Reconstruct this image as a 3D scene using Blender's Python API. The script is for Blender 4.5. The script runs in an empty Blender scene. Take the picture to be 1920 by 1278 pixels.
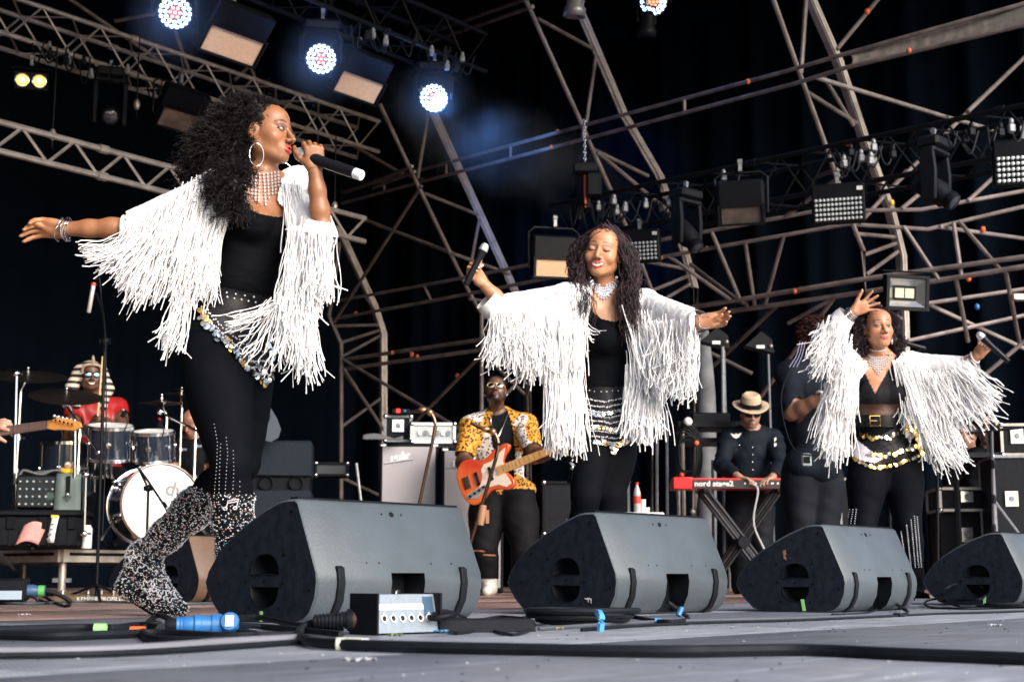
import bpy, bmesh, math, random
import numpy as np
from mathutils import Vector, Matrix, noise
random.seed(7); rng = np.random.default_rng(7)
sc = bpy.context.scene
COL = sc.collection
R = math.radians
pi = math.pi

# ------------------------------------------------------------ camera
F = 2667.0; TILT = math.atan((1082-639)/F); CH = 0.14
cd = bpy.data.cameras.new('camera'); cam = bpy.data.objects.new('camera', cd); COL.objects.link(cam)
cam.location = (0, 0, CH); cam.rotation_euler = (pi/2+TILT, 0, 0)
cd.sensor_width = 36; cd.lens = 50.0; cd.clip_start = .05; cd.clip_end = 400
cd.dof.use_dof = True; cd.dof.focus_distance = 5.3; cd.dof.aperture_fstop = 6.0
sc.camera = cam
CT, ST = math.cos(TILT), math.sin(TILT)

# ------------------------------------------------------------ sky, sun, exposure
w = bpy.data.worlds.new('World'); sc.world = w; w.use_nodes = True
nt = w.node_tree; bg = nt.nodes['Background']
sky = nt.nodes.new('ShaderNodeTexSky'); sky.sky_type = 'NISHITA'; sky.sun_disc = False
SUN_AZ = R(139)      # compass direction the light comes from: behind and right of the camera
SUN_EL = R(27)
sky.sun_elevation = SUN_EL; sky.sun_rotation = SUN_AZ; sky.air_density = 1.0; sky.dust_density = 2.0
nt.links.new(sky.outputs[0], bg.inputs[0]); bg.inputs[1].default_value = .15
sd = bpy.data.lights.new('sun', 'SUN'); sd.energy = 2.4; sd.angle = R(40); sd.color = (1, .94, .88)
sun = bpy.data.objects.new('sun', sd); COL.objects.link(sun)
_d = Vector((math.sin(SUN_AZ)*math.cos(SUN_EL), math.cos(SUN_AZ)*math.cos(SUN_EL), math.sin(SUN_EL)))
sun.rotation_euler = _d.to_track_quat('Z', 'Y').to_euler()
sc.view_settings.view_transform = 'Standard'; sc.view_settings.look = 'None'
sc.view_settings.gamma = 1; sc.view_settings.use_curve_mapping = False
sc.view_settings.exposure = 0.98
sc.cycles.use_denoising = True
sc.cycles.max_bounces = 6; sc.cycles.diffuse_bounces = 3; sc.cycles.glossy_bounces = 3
sc.cycles.transmission_bounces = 4; sc.cycles.volume_bounces = 0; sc.cycles.transparent_max_bounces = 12
sc.cycles.sample_clamp_indirect = 6; sc.cycles.sample_clamp_direct = 0

# ------------------------------------------------------------ geometry of the view: a point at horizontal distance Y seen at (px, py)
def W(px, py, Y):
    a = (px-960)/F; b = (639-py)/F
    dy = CT-b*ST; dz = b*CT+ST
    return np.array((a/dy*Y, Y, CH+dz/dy*Y))
def PR(p):
    p = np.asarray(p, float); x = p[..., 0]; y = p[..., 1]; z = p[..., 2]-CH
    dep = y*CT+z*ST; up = -y*ST+z*CT
    return 960+F*x/dep, 639-F*up/dep
def FL(px, Y): # floor point
    return np.array(((px-960)/F*Y*CT, Y, 0.))

# ------------------------------------------------------------ materials
MC = {}
def mat(name, col, rough=.6, metal=0., noise_amt=0., scale=30., bump=0., bscale=200., col2=None, emit=None, estr=0., alpha=1., sheen=0., coat=0., spec=None, trans=0., vcol=False):
    if name in MC: return MC[name]
    if spec is None and max(col) < .06 and metal < .5: spec = .13
    m = bpy.data.materials.new(name); m.use_nodes = True; MC[name] = m
    n = m.node_tree; b = n.nodes['Principled BSDF']; L = n.links.new
    b.inputs['Base Color'].default_value = (*col, 1); b.inputs['Roughness'].default_value = rough; b.inputs['Metallic'].default_value = metal
    b.inputs['Alpha'].default_value = alpha
    if sheen: b.inputs['Sheen Weight'].default_value = sheen
    if coat: b.inputs['Coat Weight'].default_value = coat
    if trans: b.inputs['Transmission Weight'].default_value = trans
    if spec is not None: b.inputs['Specular IOR Level'].default_value = spec
    tc = n.nodes.new('ShaderNodeTexCoord')
    src = None
    if vcol:
        a = n.nodes.new('ShaderNodeAttribute'); a.attribute_name = 'Col'; src = a.outputs['Color']; L(src, b.inputs['Base Color'])
    if noise_amt or col2 is not None:
        t = n.nodes.new('ShaderNodeTexNoise'); t.inputs['Scale'].default_value = scale; t.inputs['Detail'].default_value = 6; L(tc.outputs['Object'], t.inputs['Vector'])
        r = n.nodes.new('ShaderNodeMapRange'); r.inputs['From Min'].default_value = .32; r.inputs['From Max'].default_value = .68; L(t.outputs['Fac'], r.inputs['Value'])
        mx = n.nodes.new('ShaderNodeMix'); mx.data_type = 'RGBA'
        c2 = col2 if col2 is not None else tuple(c*(1-noise_amt) for c in col)
        if vcol:
            mx.blend_type = 'MULTIPLY'; mx.inputs[0].default_value = 1
            mx2 = n.nodes.new('ShaderNodeMix'); mx2.data_type = 'RGBA'; mx2.inputs[6].default_value = (1, 1, 1, 1); mx2.inputs[7].default_value = (1-noise_amt,)*3+(1,)
            L(r.outputs[0], mx2.inputs[0]); L(src, mx.inputs[6]); L(mx2.outputs[2], mx.inputs[7])
        else:
            mx.inputs[6].default_value = (*col, 1); mx.inputs[7].default_value = (*c2, 1); L(r.outputs[0], mx.inputs[0])
        L(mx.outputs[2], b.inputs['Base Color'])
        rr = n.nodes.new('ShaderNodeMapRange'); rr.inputs['To Min'].default_value = max(0, rough-.08); rr.inputs['To Max'].default_value = min(1, rough+.12); L(t.outputs['Fac'], rr.inputs['Value']); L(rr.outputs[0], b.inputs['Roughness'])
    if bump:
        t = n.nodes.new('ShaderNodeTexNoise'); t.inputs['Scale'].default_value = bscale; t.inputs['Detail'].default_value = 3; L(tc.outputs['Object'], t.inputs['Vector'])
        bp = n.nodes.new('ShaderNodeBump'); bp.inputs['Strength'].default_value = bump; bp.inputs['Distance'].default_value = .002; L(t.outputs['Fac'], bp.inputs['Height']); L(bp.outputs[0], b.inputs['Normal'])
    if emit: b.inputs['Emission Color'].default_value = (*emit, 1); b.inputs['Emission Strength'].default_value = estr
    return m

M_black = mat('black_metal', (.006, .007, .010), .45, .1, .3, 12)
M_blackp = mat('black_plastic', (.008, .009, .013), .5, 0, .3, 20, .2, 400)
M_chrome = mat('chrome', (.75, .76, .78), .16, 1)
M_steel = mat('scaffold_steel', (.27, .225, .22), .5, .35, .55, 5, .3, 60, col2=(.12, .095, .095))
M_steelw = mat('pale_scaffold_steel', (.42, .37, .36), .45, .35, .5, 6)
M_alu = mat('aluminium_tube', (.55, .49, .45), .38, .6, .4, 9)
M_rubber = mat('black_rubber', (.010, .012, .016), .5, 0, .3, 30, .15, 300)
M_orange = mat('orange_tape', (.75, .13, .03), .6)
M_red = mat('red_plastic', (.6, .03, .02), .4)
M_blue = mat('blue_plastic', (.025, .15, .40), .38, 0, .15, 40)
M_white = mat('white_paint', (.78, .78, .78), .5, 0, .1, 40)
M_grey = mat('grey_metal', (.25, .26, .28), .45, .4, .3, 30)
M_gold = mat('gold_coin', (.75, .5, .16), .25, 1)
M_silver = mat('silver_coin', (.82, .82, .84), .22, 1)
M_green = mat('green_tape', (.28, .6, .22), .6)
M_btape = mat('blue_tape', (.08, .35, .75), .6)
M_yellow = mat('yellow_strap', (.75, .5, .05), .6)

# ------------------------------------------------------------ mesh building
def link(me, name, parent=None, m=None):
    o = bpy.data.objects.new(name, me); COL.objects.link(o)
    if m is not None and len(me.materials) == 0: me.materials.append(m)
    if parent is not None: o.parent = parent
    return o
def np_mesh(name, V, Fq, col=None, smooth=True, ang=None):
    me = bpy.data.meshes.new(name); V = np.asarray(V, np.float32)
    nv = len(V); Fq = np.asarray(Fq, np.int32); nf, k = Fq.shape
    me.vertices.add(nv); me.vertices.foreach_set('co', V.ravel())
    me.loops.add(nf*k); me.loops.foreach_set('vertex_index', Fq.ravel())
    me.polygons.add(nf); me.polygons.foreach_set('loop_start', np.arange(0, nf*k, k, dtype=np.int32)); me.polygons.foreach_set('loop_total', np.full(nf, k, np.int32))
    me.polygons.foreach_set('use_smooth', np.full(nf, smooth))
    if col is not None:
        a = me.color_attributes.new('Col', 'FLOAT_COLOR', 'POINT'); c = np.ones((nv, 4), np.float32); c[:, :3] = col; a.data.foreach_set('color', c.ravel())
    me.update(calc_edges=True)
    if ang: me.set_sharp_from_angle(angle=R(ang))
    return me
def rotm(ax, ay=0, az=0):
    return np.array(Matrix.Rotation(az, 3, 'Z') @ Matrix.Rotation(ay, 3, 'Y') @ Matrix.Rotation(ax, 3, 'X'))
def nrm(v):
    v = np.asarray(v, float); return v/(np.linalg.norm(v)+1e-12)
def frame(d, up=(0, 0, 1)):   # 3x3 with columns (side, d, up')
    d = nrm(d); s = np.cross(d, up)
    if np.linalg.norm(s) < 1e-4: s = np.cross(d, (1, 0, 0))
    s = nrm(s); u = np.cross(s, d); return np.stack([s, d, u], 1)
class B:
    def __init__(s): s.v = []; s.f = []; s.n = 0
    def add(s, v, f, T=None, off=None):
        v = np.asarray(v, float)
        if T is not None: v = v@np.asarray(T).T
        if off is not None: v = v+np.asarray(off)
        s.v.append(v); s.f += [tuple(i+s.n for i in q) for q in f]; s.n += len(v); return s
    def box(s, c, d, T=None, off=None):
        c = np.asarray(c, float); h = np.asarray(d, float)/2
        v = [c+h*np.array(q) for q in ((-1,-1,-1),(1,-1,-1),(1,1,-1),(-1,1,-1),(-1,-1,1),(1,-1,1),(1,1,1),(-1,1,1))]
        return s.add(v, [(3,2,1,0),(4,5,6,7),(0,1,5,4),(1,2,6,5),(2,3,7,6),(3,0,4,7)], T, off)
    def rbox(s, c, d, r, T=None, off=None):   # box with bevelled vertical-profile edges
        c = np.asarray(c, float); x, y, z = np.asarray(d, float)/2
        V = []; 
        def ring(dx, dy, zz):
            return [(-dx+ (r if dx==x else 0), -dy, zz), (dx-(r if dx==x else 0), -dy, zz), (dx, -dy+r, zz), (dx, dy-r, zz), (dx-(r if dx==x else 0), dy, zz), (-dx+(r if dx==x else 0), dy, zz), (-dx, dy-r, zz), (-dx, -dy+r, zz)]
        def rg(i, zz):
            a, b_ = x-i, y-i; return [(-a+r, -b_, zz), (a-r, -b_, zz), (a, -b_+r, zz), (a, b_-r, zz), (a-r, b_, zz), (-a+r, b_, zz), (-a, b_-r, zz), (-a, -b_+r, zz)]
        rr = [rg(r, -z), rg(0, -z+r), rg(0, z-r), rg(r, z)]
        for q in rr: V += q
        Fs = [tuple(range(7, -1, -1)), tuple(range(24, 32))]
        for k in range(3):
            for i in range(8): Fs.append((k*8+i, k*8+(i+1) % 8, (k+1)*8+(i+1) % 8, (k+1)*8+i))
        return s.add(np.array(V)+c, Fs, T, off)
    def tube(s, a, b, r, n=8, r2=None, cap=True):
        a = np.asarray(a, float); b = np.asarray(b, float); r2 = r if r2 is None else r2
        T = frame(b-a); t = np.arange(n)*2*pi/n; ring = np.outer(np.cos(t), T[:, 0])+np.outer(np.sin(t), T[:, 2])
        f = [((i+1) % n, i, i+n, (i+1) % n+n) for i in range(n)]
        if cap: f += [tuple(range(n)), tuple(range(2*n-1, n-1, -1))]
        return s.add(np.vstack([a+ring*r, b+ring*r2]), f)
    def path(s, pts, r, n=6, smooth=0):
        P = np.asarray(pts, float)
        if smooth: P = spline(P, smooth)
        m = len(P); r = np.broadcast_to(np.asarray(r, float), (m,)) if np.ndim(r) <= 1 and np.size(r) in (1, m) else np.interp(np.linspace(0, 1, m), np.linspace(0, 1, len(r)), r)
        V, Fq = tubes(P[None], r[None], n); s.add(V, [tuple(q) for q in Fq])
        s.f.append(tuple(range(s.n-m*n+n-1, s.n-m*n-1, -1))); s.f.append(tuple(range(s.n-n, s.n))); return s
    def lathe(s, prof, n=24, T=None, off=None, cap=True):   # prof: (r, z)
        t = np.arange(n)*2*pi/n; V = []
        for r, z in prof: V += [(r*math.cos(a), r*math.sin(a), z) for a in t]
        f = []
        for k in range(len(prof)-1):
            for i in range(n): f.append((k*n+i, k*n+(i+1) % n, (k+1)*n+(i+1) % n, (k+1)*n+i))
        if cap:
            f.append(tuple(range(n-1, -1, -1))); m = (len(prof)-1)*n; f.append(tuple(range(m, m+n)))
        return s.add(V, f, T, off)
    def prism(s, poly, d, T=None, off=None, z0=0.):   # polygon in xy extruded along z
        n = len(poly); V = [(x, y, z0) for x, y in poly]+[(x, y, z0+d) for x, y in poly]
        f = [tuple(range(n-1, -1, -1)), tuple(range(n, 2*n))]+[(i, (i+1) % n, (i+1) % n+n, i+n) for i in range(n)]
        return s.add(V, f, T, off)
    def ball(s, c, r, T=None, n=10, m=7):
        pr = [(max(1e-4, math.sin(pi*k/m)), -math.cos(pi*k/m)) for k in range(m+1)]
        r = np.broadcast_to(np.asarray(r, float), (3,)); A = np.diag(r) if T is None else np.asarray(T)@np.diag(r)
        return s.lathe(pr, n, A, c)
    def grid(s, G, flip=False):   # G (a,b,3)
        a, b, _ = G.shape; idx = np.arange(a*b).reshape(a, b)
        f = np.stack([idx[:-1, :-1], idx[1:, :-1], idx[1:, 1:], idx[:-1, 1:]], -1).reshape(-1, 4)
        if flip: f = f[:, ::-1]
        return s.add(G.reshape(-1, 3), [tuple(q) for q in f])
    def mesh(s, name, off=(0, 0, 0), smooth=True, ang=38):
        me = bpy.data.meshes.new(name); V = np.vstack(s.v)-np.asarray(off)
        me.from_pydata(V.tolist(), [], s.f); 
        me.polygons.foreach_set('use_smooth', np.full(len(me.polygons), smooth)); me.update()
        if smooth and ang: me.set_sharp_from_angle(angle=R(ang))
        return me
    def obj(s, name, m, parent=None, ang=38, bevel=0, label=None, stuff=False):
        off = ORG.get(parent.name, (0, 0, 0)) if parent is not None else (0, 0, 0)
        o = link(s.mesh(name, off, True, ang), name, parent, m)
        if parent is not None: ORG[o.name] = off
        if bevel:
            bm = o.modifiers.new('b', 'BEVEL'); bm.width = bevel; bm.segments = 2; bm.limit_method = 'ANGLE'; bm.angle_limit = R(40)
        if label: o['label'] = label
        if stuff: o['kind'] = 'stuff'
        return o
def tubes(P, r, n=4, flat=None):
    N, m, _ = P.shape
    d = np.gradient(P, axis=1); d /= np.linalg.norm(d, axis=2, keepdims=True)+1e-9
    up = np.zeros_like(d); up[..., 2] = 1; vert = np.abs(d[..., 2]) > .8; vert = vert.mean(1) > .5; up[vert] = (0.3, .95, 0)
    s = np.cross(d, up); s /= np.linalg.norm(s, axis=2, keepdims=True)+1e-9; u = np.cross(s, d)
    t = np.arange(n)*2*pi/n; r = np.broadcast_to(r, (N, m))
    V = P[:, :, None]+r[:, :, None, None]*(np.cos(t)[None, None, :, None]*s[:, :, None]+np.sin(t)[None, None, :, None]*u[:, :, None])
    idx = np.arange(N*m*n).reshape(N, m, n); i2 = np.roll(idx, -1, 2)
    Fq = np.stack([idx[:, :-1], idx[:, 1:], i2[:, 1:], i2[:, :-1]], -1).reshape(-1, 4)
    return V.reshape(-1, 3), Fq
def spline(P, m):   # Catmull-Rom resample, m points per span
    P = np.asarray(P, float); Q = np.vstack([2*P[0]-P[1], P, 2*P[-1]-P[-2]]); out = []
    for i in range(1, len(Q)-2):
        a, b, c, d = Q[i-1:i+3]
        for t in np.arange(m)/m: out.append(.5*((2*b)+(c-a)*t+(2*a-5*b+4*c-d)*t*t+(-a+3*b-3*c+d)*t**3))
    out.append(P[-1]); return np.array(out)
ORG = {}
def T(name, label, cat, loc=(0, 0, 0), group=None, rz=0):
    o = bpy.data.objects.new(name, None); COL.objects.link(o); o.location = loc; o.rotation_euler = (0, 0, rz); o.empty_display_size = .1
    o['label'] = label; o['category'] = cat
    if group: o['group'] = group
    return o
def TW(name, label, cat, base, group=None):    # a thing whose meshes are given in world coordinates
    o = T(name, label, cat, tuple(float(c) for c in base), group); ORG[o.name] = tuple(float(c) for c in base); return o
def tag(o, label, cat, group=None):
    o['label'] = label; o['category'] = cat
    if group: o['group'] = group
    return o
def struct(o): o['kind'] = 'structure'; return o
def dup(root, label=None, loc=None, rot=None, group=None):
    def cp(o, par):
        c = o.copy(); COL.objects.link(c); c.parent = par
        for ch in o.children: cp(ch, c)
        return c
    c = cp(root, None)
    if label: c['label'] = label
    if loc is not None: c.location = [float(x) for x in loc]
    if rot is not None: c.rotation_euler = rot
    if group: c['group'] = group
    return c
def npobj(name, V, Fq, m, parent, col=None, ang=None, stuff=False, label=None):
    off = ORG.get(parent.name, (0, 0, 0)) if parent is not None else (0, 0, 0)
    o = link(np_mesh(name, np.asarray(V)-np.asarray(off), Fq, col, True, ang), name, parent, m)
    ORG[o.name] = off
    if stuff: o['kind'] = 'stuff'
    if label: o['label'] = label
    return o
def text(body, size, name, m, parent, loc, rot, ext=.0006, align='CENTER', bold=0, shear=0):
    c = bpy.data.curves.new(name, 'FONT'); c.body = body; c.size = size; c.extrude = ext; c.align_x = align; c.align_y = 'CENTER'; c.offset = bold; c.shear = shear; c.resolution_u = 2
    t = bpy.data.objects.new(name+'_tmp', c); COL.objects.link(t); dg = bpy.context.evaluated_depsgraph_get()
    me = bpy.data.meshes.new_from_object(t.evaluated_get(dg)); bpy.data.objects.remove(t)
    o = link(me, name, parent, m); me.materials.clear(); me.materials.append(m)
    o.location = [float(x) for x in loc]; o.rotation_euler = rot; return o
def rmat4(T3):
    return Matrix([[float(x) for x in r] for r in T3]).to_euler()
# ------------------------------------------------------------ signed distance bodies and surface nets
class Sdf:
    def __init__(s): s.p = []
    def cone(s, a, b, ra, rb, k=.02, op=1): s.p.append(('c', np.asarray(a, float), np.asarray(b, float), ra, rb, k, op)); return s
    def ell(s, c, r, M=None, k=.02, op=1):
        s.p.append(('e', np.asarray(c, float), np.eye(3) if M is None else np.asarray(M), np.broadcast_to(np.asarray(r, float), (3,)), 0, k, op)); return s
    def copy(s): t = Sdf(); t.p = list(s.p); return t
    def bounds(s):
        lo = np.full(3, 1e9); hi = -lo
        for q in s.p:
            if q[6] < 0: continue
            if q[0] == 'c': l = np.minimum(q[1]-q[3], q[2]-q[4]); h = np.maximum(q[1]+q[3], q[2]+q[4])
            else: l = q[1]-q[3].max(); h = q[1]+q[3].max()
            lo = np.minimum(lo, l); hi = np.maximum(hi, h)
        return lo, hi
    def grid(s, lo, hi, h, ex=0.):
        n = np.maximum(4, np.ceil((hi-lo)/h).astype(int)+1); ax = [lo[i]+h*np.arange(n[i]) for i in range(3)]
        D = np.full(n, 1., np.float32)
        for kind, a, b, ra, rb, k, op in s.p:
            mg = k+3*h+ex
            if kind == 'c': l = np.minimum(a-ra, b-rb)-mg; u = np.maximum(a+ra, b+rb)+mg
            else:
                e = np.sqrt(((b*ra)**2).sum(1)) ; l = a-e-mg; u = a+e+mg
            i0 = np.maximum(0, np.floor((l-lo)/h).astype(int)); i1 = np.minimum(n, np.ceil((u-lo)/h).astype(int)+1)
            if np.any(i1 <= i0): continue
            sl = tuple(slice(i0[i], i1[i]) for i in range(3))
            X = ax[0][sl[0]][:, None, None]; Y = ax[1][sl[1]][None, :, None]; Z = ax[2][sl[2]][None, None, :]
            if kind == 'c':
                ba = b-a; L2 = ba@ba+1e-12
                px, py, pz = X-a[0], Y-a[1], Z-a[2]
                t = np.clip((px*ba[0]+py*ba[1]+pz*ba[2])/L2, 0, 1)
                d = np.sqrt((px-t*ba[0])**2+(py-t*ba[1])**2+(pz-t*ba[2])**2)-(ra+(rb-ra)*t)
            else:
                px, py, pz = X-a[0], Y-a[1], Z-a[2]; M = b
                q = [M[0, j]*px+M[1, j]*py+M[2, j]*pz for j in range(3)]
                k0 = np.sqrt((q[0]/ra[0])**2+(q[1]/ra[1])**2+(q[2]/ra[2])**2); k1 = np.sqrt((q[0]/ra[0]**2)**2+(q[1]/ra[1]**2)**2+(q[2]/ra[2]**2)**2)
                d = k0*(k0-1)/(k1+1e-9)
            o = D[sl]; d = d.astype(np.float32)
            if op > 0:
                hh = np.maximum(k-np.abs(o-d), 0)/max(k, 1e-6); D[sl] = np.minimum(o, d)-hh*hh*k*.25
            else:
                d = -d; hh = np.maximum(k-np.abs(o-d), 0)/max(k, 1e-6); D[sl] = np.maximum(o, d)+hh*hh*k*.25
        return D
def nets(D, lo, h):
    S = D < 0; nx, ny, nz = D.shape
    cs = [(i, j, k) for i in (0, 1) for j in (0, 1) for k in (0, 1)]
    st = np.stack([S[i:nx-1+i, j:ny-1+j, k:nz-1+k] for i, j, k in cs]); cnt = st.sum(0); mixed = (cnt > 0) & (cnt < 8)
    idx = np.argwhere(mixed); ids = np.full(mixed.shape, -1, np.int64); ids[mixed] = np.arange(len(idx))
    v = np.stack([D[idx[:, 0]+i, idx[:, 1]+j, idx[:, 2]+k] for i, j, k in cs], 1)
    acc = np.zeros((len(idx), 3)); num = np.zeros(len(idx))
    for a in range(8):
        for b in range(a+1, 8):
            ca, cb = np.array(cs[a]), np.array(cs[b])
            if abs(ca-cb).sum() != 1: continue
            va, vb = v[:, a], v[:, b]; m = (va < 0) != (vb < 0); t = np.where(m, va/(va-vb+1e-20), 0)
            acc += m[:, None]*(ca+(cb-ca)*t[:, None]); num += m
    V = lo+h*(idx+acc/np.maximum(num, 1)[:, None]); Fs = []
    for ax in range(3):
        a1, a2 = (ax+1) % 3, (ax+2) % 3
        s0 = [slice(None)]*3; s1 = [slice(None)]*3; s0[ax] = slice(0, -1); s1[ax] = slice(1, None)
        for q in (s0, s1):
            q[a1] = slice(1, -1); q[a2] = slice(1, -1)
        x0, x1 = S[tuple(s0)], S[tuple(s1)]; e = np.argwhere(x0 != x1); 
        if len(e) == 0: continue
        fl = x0[x0 != x1]; e[:, a1] += 1; e[:, a2] += 1
        def cell(d1, d2):
            c = e.copy(); c[:, a1] += d1; c[:, a2] += d2; return ids[c[:, 0], c[:, 1], c[:, 2]]
        q = np.stack([cell(-1, -1), cell(0, -1), cell(0, 0), cell(-1, 0)], 1); q[~fl] = q[~fl][:, ::-1]; Fs.append(q)
    Fq = np.vstack(Fs) if Fs else np.zeros((0, 4), int)
    return V, Fq[(Fq >= 0).all(1)]
def clean(V, Fq):
    u, inv = np.unique(Fq, return_inverse=True); return V[u], inv.reshape(Fq.shape)
def iso(S, h, level=0., lo=None, hi=None, keep=None):
    if lo is None: lo, hi = S.bounds(); lo = lo-level-3*h; hi = hi+level+3*h
    V, Fq = nets(S.grid(lo, hi, h, max(level, 0))-level, lo, h)
    if keep is not None and len(Fq): Fq = Fq[keep(V[Fq].mean(1))]
    return clean(V, Fq)
def noisev(P, s):      # cheap vectorised 3-D value noise, sum of sines with scrambled directions
    o = 0
    for k, (a, b, c, ph) in enumerate(((1, .3, -.7, .1), (-.6, 1.1, .4, 1.7), (.5, -.8, 1.2, 2.9), (1.3, .9, .2, 4.1), (-.9, .5, -1.4, 5.3))):
        o = o+np.sin((P[..., 0]*a+P[..., 1]*b+P[..., 2]*c)*s+ph+1.3*np.sin((P[..., 0]*c+P[..., 1]*a-P[..., 2]*b)*s*.7+ph*2))
    return o/5

# ------------------------------------------------------------ people
def head_sdf(S, C, M, sc_=1., mood='calm', nose=1.):
    C = np.asarray(C, float); M = np.asarray(M); L = lambda x, y, z: C+M@np.array((x, y, z))*sc_
    s = sc_
    S.ell(L(0, -.015, .03), np.array((.074, .094, .082))*s, M, .02)
    S.ell(L(0, .02, -.03), np.array((.0615, .064, .078))*s, M, .03)
    S.ell(L(0, .036, .05), np.array((.056, .048, .045))*s, M, .03)
    for q in (-1, 1):
        S.cone(L(q*.05, -.008, -.055), L(q*.017, .06, -.096), .019*s, .014*s, .028)
        S.ell(L(q*.039, .051, -.026), np.array((.022, .019, .020))*s, M, .032)
        S.cone(L(q*.038, .070, .023), L(q*.006, .082, .02), .009*s, .008*s, .014)
    S.ell(L(0, .069, -.097), np.array((.018, .013, .013))*s, M, .02)
    S.ell(L(0, .069, -.066), np.array((.030, .020, .024))*s, M, .02)
    for q in (-1, 1): S.ell(L(q*.032, .099, .001), np.array((.017, .017, .010))*s, M, .012, -1)
    for q in (-1, 1): S.ell(L(q*.031, .0755, .001), np.array((.0145, .0125, .0115))*s, M, .004)
    for q in (-1, 1): S.cone(L(q*.019, .083, .008), L(q*.043, .077, .009), .0028*s, .0028*s, .004)
    S.cone(L(0, .084, .010), L(0, .110, -.035), .0068*s*nose, .0100*s*nose, .008)
    for q in (-1, 1): S.ell(L(q*.0135*nose, .0955, -.039), np.array((.0085, .0105, .0075))*s, M, .006)
    lips = []
    if mood == 'smile':
        c = [(-.033, .073, -.053), (-.016, .090, -.0600), (0, .094, -.0615), (.016, .090, -.0600), (.033, .073, -.053)]
        d = [(-.033, .073, -.053), (-.018, .085, -.073), (0, .0885, -.0805), (.018, .085, -.073), (.033, .073, -.053)]
        ru, rl = .0042, .0052
        for q in (-1, 1): S.ell(L(q*.043, .060, -.036), np.array((.018, .018, .016))*s, M, .015)
    elif mood == 'closed_smile':
        c = [(-.029, .075, -.060), (-.012, .090, -.0635), (0, .093, -.0645), (.012, .090, -.0635), (.029, .075, -.060)]
        d = [(-.029, .075, -.060), (-.014, .088, -.069), (0, .091, -.0715), (.014, .088, -.069), (.029, .075, -.060)]
        ru, rl = .0042, .005
    elif mood == 'sing':
        c = [(-.021, .079, -.067), (-.010, .0925, -.062), (0, .096, -.061), (.010, .0925, -.062), (.021, .079, -.067)]
        d = [(-.021, .079, -.067), (-.011, .090, -.0745), (0, .0935, -.0775), (.011, .090, -.0745), (.021, .079, -.067)]
        ru, rl = .0052, .0062
    else:
        c = [(-.023, .080, -.066), (-.010, .092, -.063), (0, .096, -.0635), (.010, .092, -.063), (.023, .080, -.066)]
        d = [(-.023, .080, -.066), (-.012, .090, -.071), (0, .0935, -.073), (.012, .090, -.071), (.023, .080, -.066)]
        ru, rl = .0048, .006
    for ln, r in ((c, ru), (d, rl)):
        for i in range(4):
            ra = r*(.6 if i == 0 else 1); rb = r*(.6 if i == 3 else 1)
            S.cone(L(*ln[i]), L(*ln[i+1]), ra*s, rb*s, .003); lips.append((np.array(ln[i]), np.array(ln[i+1]), ra, rb))
    for q in (-1, 1):
        S.ell(L(q*.0755, -.012, -.006), np.array((.008, .019, .031))*s, M@rotm(R(-12), 0, R(q*14)), .006)
        S.ell(L(q*.085, -.008, -.002), np.array((.007, .010, .017))*s, M, .004, -1)
    return dict(C=C, M=M, s=s, lips=lips, mood=mood)
def seg_d(P, a, b):
    ba = b-a; t = np.clip(((P-a)@ba)/(ba@ba+1e-12), 0, 1); return np.linalg.norm(P-a-t[:, None]*ba, axis=1), t
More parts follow.
